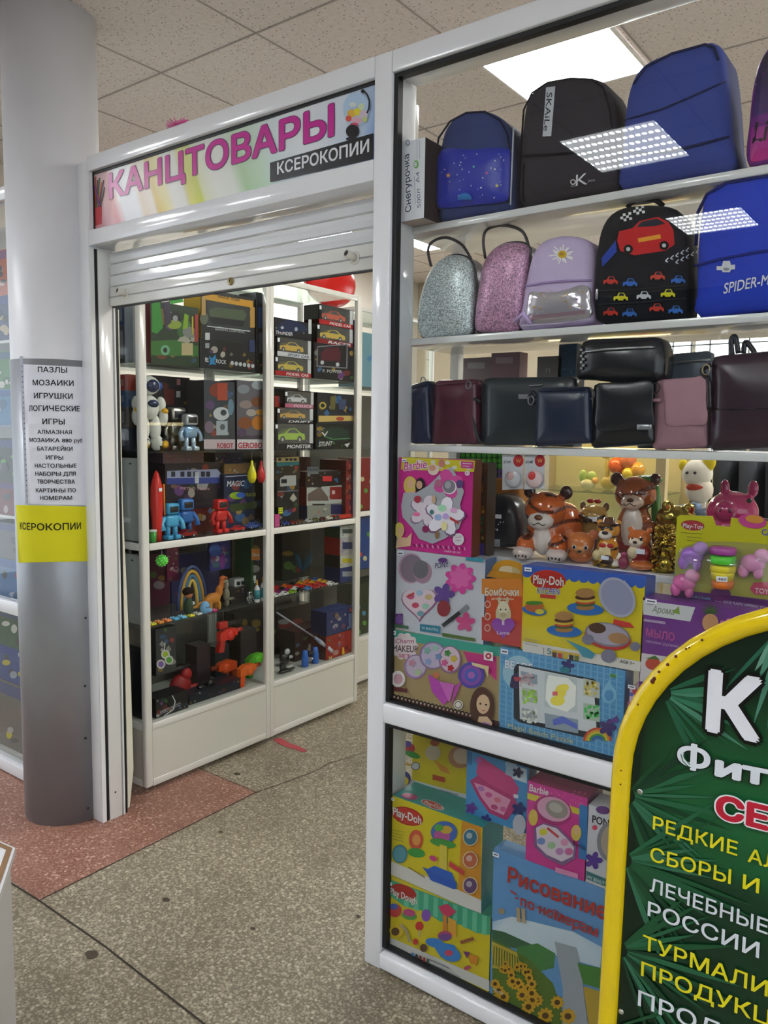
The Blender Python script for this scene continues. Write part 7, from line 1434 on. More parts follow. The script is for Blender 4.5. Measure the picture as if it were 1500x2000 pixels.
T, m, ar = tb('toy_bus', 'small white toy bus on the lower case shelf', (458, 1132), (500, 1152), '#d8dcd8', '#b8bcb8', depth=.045, X=-2.93, z0=ZS[3] + .075, cat='toy bus')
for i in range(4): ar.rect(462 + i * 9, 1136 - i * .9, 469 + i * 9, 1143 - i * .9, '#20262e')
T.done()
T, m, ar = tb('toy_car_box', 'black box under the small white toy bus', (450, 1152), (504, 1185), '#1c1d20', '#141416', depth=.10, X=-2.90, z0=3, z1=ZS[3] + .0745); T.done()
small_robot('toy_robot', 'little silver robot in front of the toy bus', 487, -2.845, ZS[3], .06, '#a8acb0', '#c8ccd0', '#9a9ea2', '#8a8e92', 'metal')
rr = random.Random(11)
cols = ['#d8cc1a', '#e08a1e', '#e07a2a', '#58b0dc', '#6abce0', '#e0d830', '#d8d8d0', '#d82a7a', '#d82a7a']; nms = ['yellow', 'orange', 'dark orange', 'sky blue', 'pale blue', 'lemon', 'white', 'deep pink', 'bright pink']
for i, c in enumerate(cols):
    y = pX(302 + i * 15, 1220, -2.83).y; O = Vector((-2.850, y, ZS[3] + .0006)); T = Thing('bubble_fidget_toy', nms[i] + ' rubber bubble toy lying at the shelf edge of the nearest case', 'toy', O); m = T.mb('body', 'rubbery'); m.box(O.x - .028, O.x + .020, O.y - .014, O.y + .014, O.z, O.z + .007, c, .003)
    bb_ = T.mb('bubbles', 'rubbery'); 
    for a in (-.018, 0, .012):
        for b_ in (-.007, .007): bb_.ell(O + Vector((a, b_, .007)), (.006, .006, .005), mix(c, '#ffffff', .12), 8, 5)
    T.done()
# ------- bottom deck of the nearest case
DZ = ZS[4] + .0005
T, m, ar = tb('toy_helmet_box', 'black glossy box with silver swirl print at the bottom front', (304, 1350), (368, 1400), '#17181c', '#101114', '#1e1f24', depth=.10, X=-2.83, z0=DZ, z1=DZ + .085); ar.text('SPEED MOTO', (312, 1396), (352, 1378), 7, '#c8ccd0', .0, slant=.2); ar.line([(320, 1398), (338, 1386), (342, 1370), (336, 1358)], 2, '#d8dade'); T.done()
T, m, ar = tb('toy_car_box', 'dark blue toy box lying along the bottom deck', (370, 1368), (470, 1375), '#141a2a', '#0e1420', '#1a2030', depth=.11, X=-2.85, z0=DZ, z1=DZ + .05); T.done()
T = knx('red_action_figure', 'dark red toy figure lying on the bottom deck', 350, -2.96, ZS[4] + .001, .2, [((0, 0, .35), (.2, .3, .3), '#8a1418'), ((.06, .12, .62), (.12, .16, .16), '#a01c1e'), ((.05, -.2, .3), (.12, .16, .12), '#7a1014'), ((.08, .3, .25), (.1, .2, .1), '#8a1418'), ((-.02, .0, .8), (.12, .3, .08), '#141214')]); T.done()
T, m, ar = tb('bubble_toy_box', 'black box with three green and purple circles at the case corner', (304, 1246), (344, 1310), '#3c3d40', '#2a2b2e', depth=.05, X=-2.86, z0=ZS[4] + .18, z1=ZS[3] - .03); 
for u, v, c in ((323, 1278, '#a8c82a'), (330, 1289, '#5aa83a'), (314, 1297, '#8a6ab0')): ar.el(u, v, 8.5, 9, '#d8d8d4'); ar.el(u, v, 5.5, 6, c)
ar.line([(320, 1270), (322, 1255)], 2, '#d8d8d4'); h_ = T.mb('hanger', 'metal'); yy = pX(322, 1250, -2.87).y; h_.tube([(-2.88, yy, ZS[3] - .031), (-2.88, yy, ZS[3] - .0075)], .0015, '#aaa', 6); T.done()
gun('toy_blaster', 'red toy blaster hanging in the middle of the lower nearest case', 448, 1258, -2.88, .19, '#d8281c', '#b01c16'); 
gun('toy_blaster', 'orange toy blaster on the bottom deck beside the mullion', 486, 1322, -2.85, .18, '#e0641c', '#d84a14', z=DZ); gun('toy_blaster', 'lime green toy blaster near the mullion on the bottom deck', 503, 1290, -2.93, .19, '#58b81c', '#3a8a14', z=DZ + .0, tilt=.1)
gun('toy_blaster', 'dark orange toy blaster behind the orange one', 446, 1312, -2.95, .20, '#c8481c', '#7a2a14', z=DZ, flip=True)
T = Thing('toy_chainsaw', 'red toy chainsaw hanging under the shelf in the nearest case', 'toy', pX(440, 1222, -2.86)); O = pX(440, 1222, -2.86); m = T.mb('body', 'plastic'); m.box(O.x - .03, O.x, O.y - .035, O.y + .02, O.z - .015, O.z + .02, '#b82420', .006); b_ = T.mb('blade', 'plastic', label='black blade'); b_.box(O.x - .018, O.x - .010, O.y + .02, O.y + .12, O.z - .008, O.z + .014, '#191a1c', .004); h_ = T.mb('hook', 'metal'); h_.tube([O + Vector((-.015, 0, .02)), Vector((O.x - .015, O.y, ZS[3] - .0075))], .0015, '#aaa', 6); T.done()
for i, (u, X, w, h, c, lab) in enumerate([(385, -3.05, .09, .20, '#4a3a40', 'dark plum toy box deep on the bottom deck'), (420, -3.08, .10, .16, '#2c2c34', 'charcoal toy box deep on the bottom deck'), (470, -3.05, .12, .22, '#322a30', 'dark brown toy box deep behind the orange blaster')]):
    y = pX(u, 1300, X).y; T, m, ar = carton('toy_box', lab, ('X', X), (0, 0), (0, 0), .09, c, mix(c, '#000000', .3), mix(c, '#ffffff', .1), cat='toy box', z0=DZ, z1=DZ + h, a=y, b=y + w - .004); T.done()
T = knx('sunglasses_pack', 'black shiny wrapped toy set in front of the red figure', 400, -2.90, ZS[4] + .001, .16, [((0, 0, .2), (.22, .45, .18), '#1a1a1e'), ((.1, .1, .4), (.1, .14, .12), '#2a2a30'), ((.05, -.25, .35), (.12, .12, .1), '#24242a')], 'foil'); T.done()
# white boxes and dark packs seen through the end glass
for (z0, z1, lab) in ((ZS[2] + .001, ZS[1] - .03, 'tall white cardboard box at the end of the third case shelf'), (ZS[3] + .001, ZS[2] - .06, 'tall white cardboard box at the end of the lower case shelf')):
    T = Thing('white_storage_box', lab, 'box', (-2.97, .325, z0)); m = T.mb('carton', 'card'); m.box(-3.10, -2.862, .300, .318 if False else .315, z0, z1, '#c9ccc6', .003); sl = T.mb('hand_hole', 'rubbery', label='dark hand hole'); q = pY(249 if z0 > 1 else 257, 891 if z0 > 1 else 1088, .300); q.z = z1 - .025; sl.box(-2.93, -2.915, .2985, .2999, q.z - .003, q.z + .003, '#1c1c1c'); s_ = T.mb('printed_label', 'paper'); s_.box(-2.90, -2.872, .2985, .2999, z0 + .03, z0 + .06, '#b4b7b2'); T.done()
T, m, ar = carton('puzzle_box', 'black shiny toy pack at the bottom end of the nearest case', ('Y', .298), (240, 1290), (277, 1410), .05, '#1c1c20', '#141418', z0=DZ, z1=ZS[3] - .12, a=-3.1, b=-2.862, cat='toy box'); T.done()
for i, (z0, z1, c, lab) in enumerate([(ZS[1] + .001, ZS[1] + .10, '#2c2f44', 'dark navy toy box lowest in the stack behind the white robot'), (ZS[1] + .1006, ZS[1] + .19, '#5a4a3c', 'brown toy box second in the stack behind the white robot'), (ZS[1] + .1906, ZS[1] + .26, '#3a5680', 'blue toy box third in the stack behind the white robot'), (ZS[1] + .2606, ZS[1] + .33, '#b04438', 'red and white toy box on top of the stack behind the white robot'), (ZS[0] + .001, ZS[0] + .16, '#4a4046', 'brownish toy box at the end of the top case shelf'), (ZS[0] + .1606, ZS[0] + .30, '#2c3a5a', 'navy printed toy box on the brownish one')]):
    T, m, ar = carton('toy_box', lab, ('Y', .30), (0, 0), (0, 0), .10 if z0 < 1.8 else .03, c, mix(c, '#000000', .25), None, cat='toy box', z0=z0, z1=z1, a=-3.16, b=-2.93); ar.poly([pr3(-3.05, .30, z0 + .02), pr3(-2.96, .30, z0 + .02), pr3(-2.96, .30, z1 - .02), pr3(-3.05, .30, z1 - .02)], mix(c, '#c8c8c8', .35)); T.done()
T, m, ar = carton('display_card', 'grey printed board standing behind the corner post of the top shelf', ('Y', .285), (254, 595), (270, 700), .008, '#8f939a', '#7a7e84', z0=ZS[0] + .001, a=-2.925, b=-2.865); T.done()

# ------- second case
zz = car_box('yellow model car box with MODEL CAR band, lowest of its stack on the top shelf', (537, 694), (608, 734), '#b81c24', '#d8c01c', 'MODEL CAR', 0)
zz = car_box('yellow model car box with white band and red seven', (541, 656), (608, 695), '#d8dadc', '#e0b41c', 'SPORT CAR', zz + .0006, tcol='#2a3a6a')
T, m, ar = tb('model_car_box', 'dark THUNDER car box on the two yellow car boxes', (537, 619), (608, 656), '#181a24', '#101218', z0=zz + .0006); ar.text('THUNDER', (538, 652), (571, 656), 7, '#e4e6ea', .02, slant=.15); ar.poly([(540, 640), (548, 630), (562, 624), (580, 628), (596, 636), (600, 648), (545, 648)], '#1e2c54'); ar.el(551, 640, 3, 3, '#c8ccd4'); ar.el(578, 643, 3, 4, '#a8b4c4'); ar.rect(602, 624, 608, 652, '#d8dade'); T.done()
T, m, ar = tb('model_car_box', 'large black car box with dark red car, lowest of the far stack', (613, 668), (691, 738), '#15151c', '#0e0e14', z0=0)
ar.poly([(620, 676), (679, 672), (678, 720), (618, 716)], '#8a8a92'); ar.poly([(621, 678), (677, 674), (676, 718), (620, 714)], '#1c1c26'); ar.poly([(626, 690), (636, 680), (660, 678), (666, 690), (664, 706), (628, 704)], '#5a1a2c'); ar.el(629, 708, 3.5, 4, '#c8ccd4'); ar.el(659, 712, 3.5, 4, '#c8ccd4'); ar.text('F. POWER', (630, 727), (667, 729), 6, '#d8dade', .01); ar.el(686, 690, 4, 5, '#a88a4a'); zz = T.top; T.done()
zz = car_box('yellow model car box resting on the large black car box', (619, 631), (690, 670), '#8a1a20', '#e0bc20', 'RACER', zz + .0006)
zz = car_box('orange red model car box topmost of the far stack', (623, 593), (690, 632), '#c02028', '#d84a1c', 'MODEL CAR', zz + .0006)
T, m, ar = tb('blue_game_box', 'narrow upright blue game box at the end of the second case', (692, 625), (700, 742), '#2a4aa8', '#22407a', z0=0); ar.rect(693, 645, 699, 665, '#d8923a'); ar.rect(693, 715, 699, 732, '#c8a04a'); T.done()
zz = car_box('green buggy box with lettered band on the second shelf, lowest of its stack', (537, 826), (612, 877), '#1e2024', '#a8d01c', 'MONSTER', 1)
zz = car_box('yellow sports car box in the middle of its stack', (541, 795), (612, 827), '#2a2a30', '#e0a81c', 'DRIFT', zz + .0006, body='#2c2826')
zz = car_box('white car box with pink band, topmost of its stack on the second shelf', (556, 762), (613, 795), '#c06a86', '#d8dce4', 'POLICE', zz + .0006, tcol='#e8e0e8')
T, m, ar = tb('toy_car_box', 'small red and white box beside the white car box', (537, 766), (555, 800), '#a82a24', '#8a2018', X=-2.87, z0=ZS[1] + .205, z1=ZS[1] + .275); T.done()
T, m, ar = tb('model_car_box', 'dark green car box with white scribble lettering', (617, 827), (690, 880), '#141a1a', '#0e1214', z0=1); ar.text('STUNT', (622, 872), (648, 870), 9, '#c8ccc8', .03, slant=.25); ar.poly([(630, 838), (660, 834), (684, 842), (680, 860), (640, 862)], '#1e3a30'); ar.line([(632, 852), (650, 858), (684, 856)], 1.5, '#5a9a6a'); ar.text('V', (628, 853), (640, 851), 9, '#e0e0e0', .02); ar.poly([(672, 868), (684, 864), (678, 874)], '#d8d8d8'); zz = T.top; T.done()
T, m, ar = tb('model_car_box', 'dark blue car box with sand coloured strip', (620, 766), (690, 827), '#20242e', '#161a22', z0=zz + .0006); ar.poly([(622, 812), (690, 812), (690, 822), (622, 824)], '#d8b86a'); ar.el(630, 792, 7, 7, '#c8b04a'); ar.el(630, 792, 4, 4, '#20242e'); ar.poly([(645, 775), (656, 772), (654, 800), (644, 800)], '#6a6434'); ar.el(664, 818, 8, 4, '#b84a3a'); ar.poly([(660, 780), (676, 780), (674, 800), (662, 800)], '#3a4a70'); T.done()
T, m, ar = tb('red_game_box', 'narrow upright red box beside the stunt car box', (692, 776), (699, 880), '#a82028', '#7a1820', z0=1)
for i in range(7): ar.rect(693, 784 + i * 13, 698, 793 + i * 13, ['#e0603a', '#c83a4a'][i % 2])
T.done()
# third shelf of the second case
T, m, ar = tb('toy_bus_box', 'dark box with cream and teal bus picture', (537, 884), (586, 920), '#2a2418', '#1e1a14', X=-2.90, z0=ZS[2] + .235, z1=ZS[2] + .33); ar.poly([(540, 894), (584, 892), (584, 908), (540, 911)], '#b8a46a'); ar.poly([(540, 903), (584, 901), (584, 908), (540, 911)], '#2a7a80'); [ar.rect(u, 895, u + 6, 900, '#1c1c1c') for u in (543, 557, 565, 573)]; T.done()
T, m, ar = tb('toy_bus_box', 'dark box with white van picture', (540, 922), (584, 985), '#1c1c20', '#141418', X=-2.90, z0=2, z1=ZS[2] + .2345); ar.poly([(547, 934), (556, 929), (578, 928), (578, 948), (547, 950)], '#b0b2b0'); ar.rect(549, 936, 560, 944, '#1a1a1e'); ar.line([(542, 960), (582, 958)], 2, '#7a7a80'); T.done()
T, m, ar = tb('toy_van_box', 'white toy box with blue end panel, lower of two on the third shelf', (600, 979), (674, 1012), '#8f9288', '#2a2a50', X=-2.885, z0=2, z1=ZS[2] + .085); ar.rect(646, 985, 670, 1004, '#1e2058'); ar.rect(610, 984, 634, 987, '#222'); zz = T.top; T.done()
T, m, ar = tb('toy_van_box', 'white toy box with red end panel, upper of two on the third shelf', (599, 945), (674, 979), '#b4b8b2', '#7a1a1c', X=-2.885, z0=zz + .0006, z1=ZS[2] + .185); ar.poly([(601, 965), (625, 950), (640, 970), (642, 978), (601, 978)], '#6a5a54'); ar.rect(644, 951, 669, 975, '#8a1c1e'); ar.rect(648, 958, 654, 965, '#d8c0b8'); ar.rect(612, 949, 628, 952, '#222'); zz2 = T.top; T.done()
T, m, ar = tb('toy_fire_truck_box', 'dark box with red fire engine on the white toy boxes', (597, 905), (676, 945), '#1a0c0e', '#4a1014', X=-2.89, z0=zz2 + .0006, z1=ZS[2] + .27); ar.rect(630, 930, 648, 940, '#d82a34'); ar.rect(600, 912, 622, 926, '#6a7078'); [ar.rect(602 + i * 4, 914, 604 + i * 4, 920, '#20262e') for i in range(5)]; T.done()
for i in range(5):
    T, m, ar = tb('red_track_box', ['red box lowest in the tall stack at the far end', 'red box second in the tall stack at the far end', 'red box third in the tall stack at the far end', 'red box fourth in the tall stack at the far end', 'red box topmost in the tall stack at the far end'][i], (676, 900), (690, 1000), mix('#a81c20', '#6a1014', i / 6), '#5a1014', '#8a1a1c', X=-2.855, z0=ZS[2] + .0006 + i * .066, z1=ZS[2] + .065 + i * .066, depth=.2); ar.rect(681, 906 + (4 - i) * 20, 685, 916 + (4 - i) * 20, '#e06a5a'); T.done()
T, m, ar = tb('water_bottle_pack', 'narrow blue upright pack at the far end of the third shelf', (692, 882), (698, 925), '#3a86c8', '#2a6aa0', depth=.02, z0=ZS[2] + .205, z1=ZS[2] + .33); T.done()
T, m, ar = tb('sticker_pack', 'narrow purple upright pack below the blue one', (691, 926), (698, 1012), '#7a5a9a', '#5a3f76', depth=.02, z0=2, z1=ZS[2] + .2045); [ar.rect(693, 935 + i * 14, 697, 943 + i * 14, '#b8a0cc') for i in range(5)]; T.done()
T = Thing('puzzle_cube', 'yellow green puzzle cube standing on the third shelf by the mullion', 'puzzle cube', pX(543, 985, -2.85)); O = pX(543, 975, -2.86); O.z = ZS[2] + .08; T.base = Vector((O.x, O.y, O.z - .018)); m = T.mb('body', 'plastic'); m.box(O.x - .018, O.x + .018, O.y - .018, O.y + .018, O.z - .018, O.z + .018, '#15150f'); s_ = T.mb('stickers', 'plastic')
for i in range(3):
    for j in range(3): s_.box(O.x + .018, O.x + .0195, O.y - .016 + i * .0112, O.y - .0065 + i * .0112, O.z - .016 + j * .0112, O.z - .0065 + j * .0112, '#c8d028', .001)
T.done()
T, m, ar = tb('toy_stand_box', 'dark box under the puzzle cube', (537, 990), (552, 1012), '#20202a', '#181820', X=-2.84, depth=.05, z0=2, z1=ZS[2] + .0615); T.done()
T, m, ar = tb('pink_card_pack', 'small bright pink card pack at the front by the mullion', (537, 1005), (546, 1028), '#d84a96', '#b03a7a', X=-2.824, depth=.006, z0=2); T.done()
names_ = ['black', 'blue', 'dark red', 'brown', 'silver', 'olive', 'maroon', 'white', 'grey', 'dark green']
row3 = ['#15161a', '#22348a', '#6a1218', '#5a3a24', '#a8a8a4', '#5a5a2a', '#4a1018', '#c0b8a8', '#3a3a3e']
for i, c in enumerate(row3):
    loose_car(['first', 'second', 'third', 'fourth', 'fifth', 'sixth', 'seventh', 'eighth', 'ninth'][i] + ' toy car from the mullion in the front row of the third shelf', 1.09 + i * .058, ZS[2], -2.838 if i % 2 == 0 else -2.842, .052, c, 'small cars on the third shelf', h=.022)
T, m, ar = tb('red_strip_pack', 'flat red pack at the front end of the third shelf', (655, 1004), (688, 1013), '#d0321c', '#a82818', X=-2.83, depth=.03, z0=2, z1=ZS[2] + .022); T.done()
# lower shelf of the second case: rows of little cars
pal = ['#b81c20', '#d8d8d4', '#2a4a9a', '#7aa82a', '#d86a1c', '#16171a', '#c89a1c', '#8a1a6a', '#c82a1c', '#e0e0dc', '#3a7ab8']
pn = ['red', 'white', 'blue', 'light green', 'orange', 'black', 'amber', 'purple', 'scarlet', 'cream', 'sky blue']
rows = [(-2.842, [9, 1, 3, 5, 10, 0, 0, 1]), (-2.885, [5, 7, 7, 1, 0, 8, 8, 6]), (-2.93, [0, 0, 5, 8, 8, 4, 6, 6]), (-2.975, [0, 5, 0, 4, 5, 6, 4, 2])]
ordn = ['first', 'second', 'third', 'fourth', 'fifth', 'sixth', 'seventh', 'eighth']
for r, (X, ids) in enumerate(rows):
    for i, k in enumerate(ids):
        loose_car('%s little car, %s from the mullion in the %s row of the lower shelf' % (pn[k], ordn[i], ['front', 'second', 'third', 'rear'][r]), 1.075 + i * .062 + r * .008, ZS[3], X, .055, pal[k], 'little cars on the lower shelf', h=.024)
T, m, ar = tb('white_paper_card', 'white folded card leaning at the end of the little cars', (642, 1142), (660, 1168), '#c9ccca', '#b8bab8', X=-2.83, depth=.004, z0=3); T.done()
T = Thing('tinsel_spray', 'dark teal tinsel spray behind the little cars', 'decoration', (-3.08, 1.35, ZS[3])); m = T.mb('body', 'foil'); rr = random.Random(4); p = pX(592, 1110, -3.08)
for i in range(40): a, b_ = rr.random() * 6.28, rr.random(); m.tube([Vector((-3.08, p.y, ZS[3] + .003)), Vector((-3.08, p.y, ZS[3] + .05)) , Vector((-3.08 + .04 * math.cos(a), p.y + .07 * math.sin(a), ZS[3] + .09 + .08 * b_))], .0016, rr.choice(['#1e5a7a', '#2a7a9a', '#16405a']), 4)
T.base = Vector((-3.08, p.y, ZS[3])); T.done()
zb = ZS[3] + .0006
for lab, v0, v1, face, side, artc in [('blue toy box lowest in the far stack of the lower shelf', 1152, 1180, '#2a3a78', '#222f60', '#a8acb4'), ('black and yellow truck box in the far stack of the lower shelf', 1128, 1152, '#cfcfc4', '#15161a', '#d8c82a'), ('red box with blue car picture in the far stack', 1094, 1128, '#b8b4b8', '#a81c20', '#2a3a6a'), ('green and white toy box in the far stack', 1060, 1082, '#d4d8d4', '#1c4a2c', '#4a5a54'), ('white box with small dark picture in the far stack', 1046, 1060, '#c0c4c0', '#8a8e8a', '#222')]:
    A = pX(668, v0, -2.85).z; B = pX(668, v1, -2.85).z; h_ = A - B
    T, m, ar = tb('stacked_toy_box', lab, (664, v0), (694, v1), face, side, X=-2.845, z0=zb, z1=zb + h_); a0 = pr3(-2.845, T.ext[0] + .02, zb + h_ * .75); a1 = pr3(-2.845, T.ext[1] - .015, zb + h_ * .25); ar.poly([a0, (a1[0], a0[1] - .5), a1, (a0[0], a1[1] + .5)], artc); zb += h_ + .0006; T.done()
T, m, ar = tb('stacked_toy_box', 'light blue toy box topmost in the far stack', (650, 1030), (692, 1046), '#3a86c0', '#2a6a9a', X=-2.845, z0=zb, z1=min(zb + .045, 1.07)); T.done()
# bottom deck of the second case
T, m, ar = tb('flat_toy_box', 'red toy box under the blue one on the far bottom deck', (637, 1224), (691, 1276), '#a82420', '#5a1a1c', X=-2.835, z0=DZ, z1=DZ + .135); ar.rect(680, 1232, 688, 1268, '#d8382c'); zz = T.top; T.done()
T, m, ar = tb('flat_toy_box', 'blue toy box stacked on the red one on the far bottom deck', (638, 1175), (691, 1226), '#24346e', '#1c2858', '#2a3c7a', X=-2.835, z0=zz + .0006, z1=zz + .135); ar.rect(681, 1198, 689, 1226, '#7a96c8'); ar.rect(682, 1188, 689, 1195, '#b84a4a'); [ar.line([(644, 1190 + i * 9), (676, 1186 + i * 8)], 1, '#3a4c8a') for i in range(4)]; T.done()
T, m, ar = tb('flat_toy_box', 'dark maroon toy box in the middle of the far bottom deck', (576, 1222), (634, 1290), '#33181c', '#241014', '#5a2a30', X=-2.95, z0=DZ, z1=DZ + .17); ar.poly([(620, 1230), (630, 1228), (626, 1260), (620, 1262)], '#a8989a'); T.done()
T = Thing('toy_binoculars', 'bright blue toy binoculars standing on the far bottom deck', 'binoculars', (-2.85, 1.3, DZ))
for du in (597, 617): p = pX(du, 1300, -2.845); m = T.mb('barrel', 'plastic'); m.lathe([(.018, 0), (.020, .002), (.020, .045), (.016, .07), (.013, .09), (0, .09)], (-2.85, p.y, DZ), '#2464c0', 16)
p = pX(608, 1300, -2.845); m = T.mb('bridge', 'plastic'); m.box(-2.858, -2.842, p.y - .02, p.y + .02, DZ + .055, DZ + .075, '#141a30', .003); s_ = T.mb('price_sticker', 'paper'); s_.box(-2.8295, -2.8285, p.y - .014, p.y - .004, DZ + .035, DZ + .045, '#e8e8ee'); T.base = Vector((-2.845, p.y, DZ)); T.done()
T = Thing('toy_telescope', 'long grey toy telescope leaning across the far bottom deck', 'telescope', pX(650, 1275, -2.84)); a = pX(540, 1196, -2.90); q0 = pX(615, 1245, -2.86); q1 = pX(648, 1272, -2.838); q1.z = max(q1.z, DZ + .022); m = T.mb('body', 'plastic'); m.tube([a, q0], .005, '#9a9aa4', 10); e = T.mb('handle', 'plastic', label='thick ringed grip'); d = (q1 - q0); e.tube([q0, q0 + d * .2, q0 + d * .21, q0 + d * .4, q0 + d * .41, q0 + d * .7, q0 + d * .71, q1], [.009, .009, .0125, .0125, .0105, .0105, .0135, .0125], ['#8a96b4'] * 3 + ['#c8ccd8'] * 2 + ['#3a4a78'] * 1 + ['#c8ccd8'] * 2, 12); T.done()
T = knx('yellow_cone_toy', 'yellow pear-shaped toy beside the red box on the far bottom deck', 671, -2.828, DZ, .045, [((0, 0, .35), (.22, .24, .35), '#d8a81c'), ((0, 0, .75), (.15, .17, .28), '#d8a81c')], 'plastic'); T.done()
T = knx('starfish_toy', 'small sand coloured toy at the front of the far bottom deck', 646, -2.828, DZ, .03, [((0, 0, .2), (.2, .3, .2), '#c8a868'), ((0, -.3, .35), (.14, .14, .3), '#c8a868'), ((0, .3, .35), (.14, .14, .3), '#c8a868')], 'rubbery'); T.done()
T = knx('toy_skateboard', 'black and white toy lying on the far bottom deck', 560, -2.86, DZ, .1, [((0, 0, .1), (.2, .6, .1), '#26262a'), ((.05, .2, .25), (.1, .3, .08), '#a8a8a4'), ((0, -.3, .3), (.15, .2, .2), '#1c1c20')], 'plastic'); T.done()
T = knx('toy_camera', 'white and grey toy piece behind the black one on the far bottom deck', 556, -2.95, DZ, .12, [((0, 0, .35), (.2, .3, .3), '#16161a'), ((.12, .05, .7), (.1, .16, .14), '#b8b8bc'), ((.1, .25, .4), (.08, .2, .08), '#a8a8ac')], 'plastic'); T.done()
# deep dark boxes filling both cases
for i, (y0, y1, z, h, c, lab) in enumerate([(.34, .60, 2, .33, '#3a2a3a', 'plum toy box deep on the third shelf'), (.61, .98, 2, .30, '#26304e', 'navy toy box deep on the third shelf'), (.36, .66, 3, .26, '#6a2a44', 'wine red toy box deep on the lower shelf'), (.67, .98, 3, .24, '#34366a', 'indigo toy box deep on the lower shelf'), (1.07, 1.35, 2, .32, '#2a1c1c', 'dark brown toy box deep in the second case'), (1.36, 1.69, 2, .34, '#4a1618', 'dark red toy box deep in the second case'), (1.07, 1.30, 3, .30, '#18181c', 'black toy box deep on the lower second case shelf'), (1.45, 1.69, 3, .28, '#1c2422', 'dark green toy box deep on the lower second case shelf'), (.40, .68, 1, .30, '#2a2634', 'dark violet toy box deep on the second shelf'), (.69, .98, 1, .28, '#3a3230', 'dark brown toy box deep on the second shelf'), (1.07, 1.34, 1, .20, '#6a6a70', 'grey toy box deep in the second case'), (1.35, 1.69, 1, .33, '#23285a', 'dark blue toy box deep in the second case'), (1.08, 1.40, 4, .30, '#17171a', 'black toy box deep on the second case deck'), (1.41, 1.69, 4, .26, '#241c20', 'dark plum toy box deep on the second case deck')]):
    T, m, ar = carton('toy_box', lab, ('X', -3.13), (0, 0), (0, 0), .09, c, mix(c, '#000000', .2), mix(c, '#ffffff', .1), cat='toy box', z0=ZS[z] + .0006, z1=ZS[z] + h, a=y0, b=y1); rr = random.Random(i)
    for j in range(5):
        yy, zz_ = y0 + (y1 - y0) * rr.uniform(.12, .88), ZS[z] + h * rr.uniform(.15, .85); a_, b_ = pr3(-3.13, yy, zz_); ar.el(a_, b_, rr.uniform(5, 12), rr.uniform(4, 9), mix(c, rr.choice(['#c8a040', '#b84040', '#4a80c0', '#c8c8c8', '#6aa040']), .45), n=9)
    T.done()
# set-back case contents
for i, (v0, v1, z0, c, lab) in enumerate([(640, 750, 1.885, '#7aa8b8', 'light blue bag in the set-back case'), (800, 985, 1.114, '#8a1f22', 'red toy boxes column in the set-back case'), (1010, 1118, .742, '#2a4a90', 'blue toy pack in the set-back case'), (1128, 1240, .318, '#2a3a24', 'dark green toy pack on the set-back case deck')]):
    A, B = pX(704, v0, -3.04), pX(735, v1, -3.04); T, m, ar = carton('toy_box', lab, ('X', -3.04), (0, 0), (0, 0), .15, c, mix(c, '#000000', .3), cat='toy box', z0=z0 + .0006, z1=min(max(A.z, z0 + .1), z0 + .33), a=2.01, b=2.45); rr = random.Random(i)
    for j in range(9): yy, zz_ = 2.03 + .3 * rr.random(), z0 + .25 * rr.uniform(.08, .92); a_, b_ = pr3(-3.04, yy, zz_); ar.el(a_, b_, 4, 5, rr.choice(['#d8d0a0', '#c84040', '#4a90c0', '#60a040', '#e0c040']), n=8)
    T.done()

# ================================================================ construction sets left of the column
LV = [.0665, .8005, 1.2005, 1.6155, 1.9905]
sets = [(LV[0], .33, '#7a766c', '#d8d02a', 'grey and yellow digger construction set on the showcase deck'), (LV[0] + .3306, .17, '#2f4a92', '#c8b82a', 'blue construction set box on the grey and yellow one'), (LV[0] + .5012, .175, '#2c5a3a', '#e0e0d8', 'green and blue CITY construction set box under the middle rail'),
        (LV[1], .19, '#4a7ab0', '#b83030', 'blue box with red crane picture just above the middle rail'), (LV[1] + .1906, .17, '#6a6a70', '#c83838', 'grey box with red truck picture'), (LV[2], .15, '#7a1c20', '#2a2426', 'red motorcycle set box'), (LV[2] + .1506, .20, '#26332a', '#58a838', 'dark green construction set box'), (LV[3], .16, '#4a86b8', '#c88a3a', 'light blue construction set with orange picture'), (LV[3] + .1606, .17, '#4a8a4a', '#d8d8d0', 'green and white construction set box'), (LV[4], .2, '#3a4a7a', '#c8b89a', 'dark blue construction set box on the upper showcase shelf'), (LV[4] + .2006, .2, '#c8603a', '#3a5a9a', 'orange red construction set box at the top of the showcase')]
for i, (z0, h, c, c2, lab) in enumerate(sets):
    T, m, ar = carton('construction_set_box', lab, ('Y', .075 + .004 * (i % 3)), (0, 0), (0, 0), .10, c, mix(c, '#000000', .25), None, cat='toy box', z0=z0, z1=z0 + h, a=-3.72 - .02 * (i % 2), b=-3.175); y = ar.val; rr = random.Random(40 + i)
    for j in range(14):
        xx, zz_ = -3.2 - .42 * rr.random(), z0 + h * rr.uniform(.12, .7); a_, b_ = pr3(xx, y, zz_); ar.el(a_, b_, rr.uniform(3, 9), rr.uniform(3, 9), rr.choice([c2, mix(c, '#ffffff', .4), mix(c, '#000000', .4), c2, '#3a3a40']), n=9)
    ar.poly([pr3(-3.7, y, z0 + h * .8), pr3(-3.18, y, z0 + h * .8), pr3(-3.18, y, z0 + h * .97), pr3(-3.7, y, z0 + h * .97)], mix(c, '#1a3a9a', .6)); 
    if i in (2, 1): ar.text('CITY' if i == 2 else 'PRO', pr3(-3.50, y, z0 + h * .83), pr3(-3.40, y, z0 + h * .83), 8, '#d8dce8', .02, slant=.1)
    T.done()
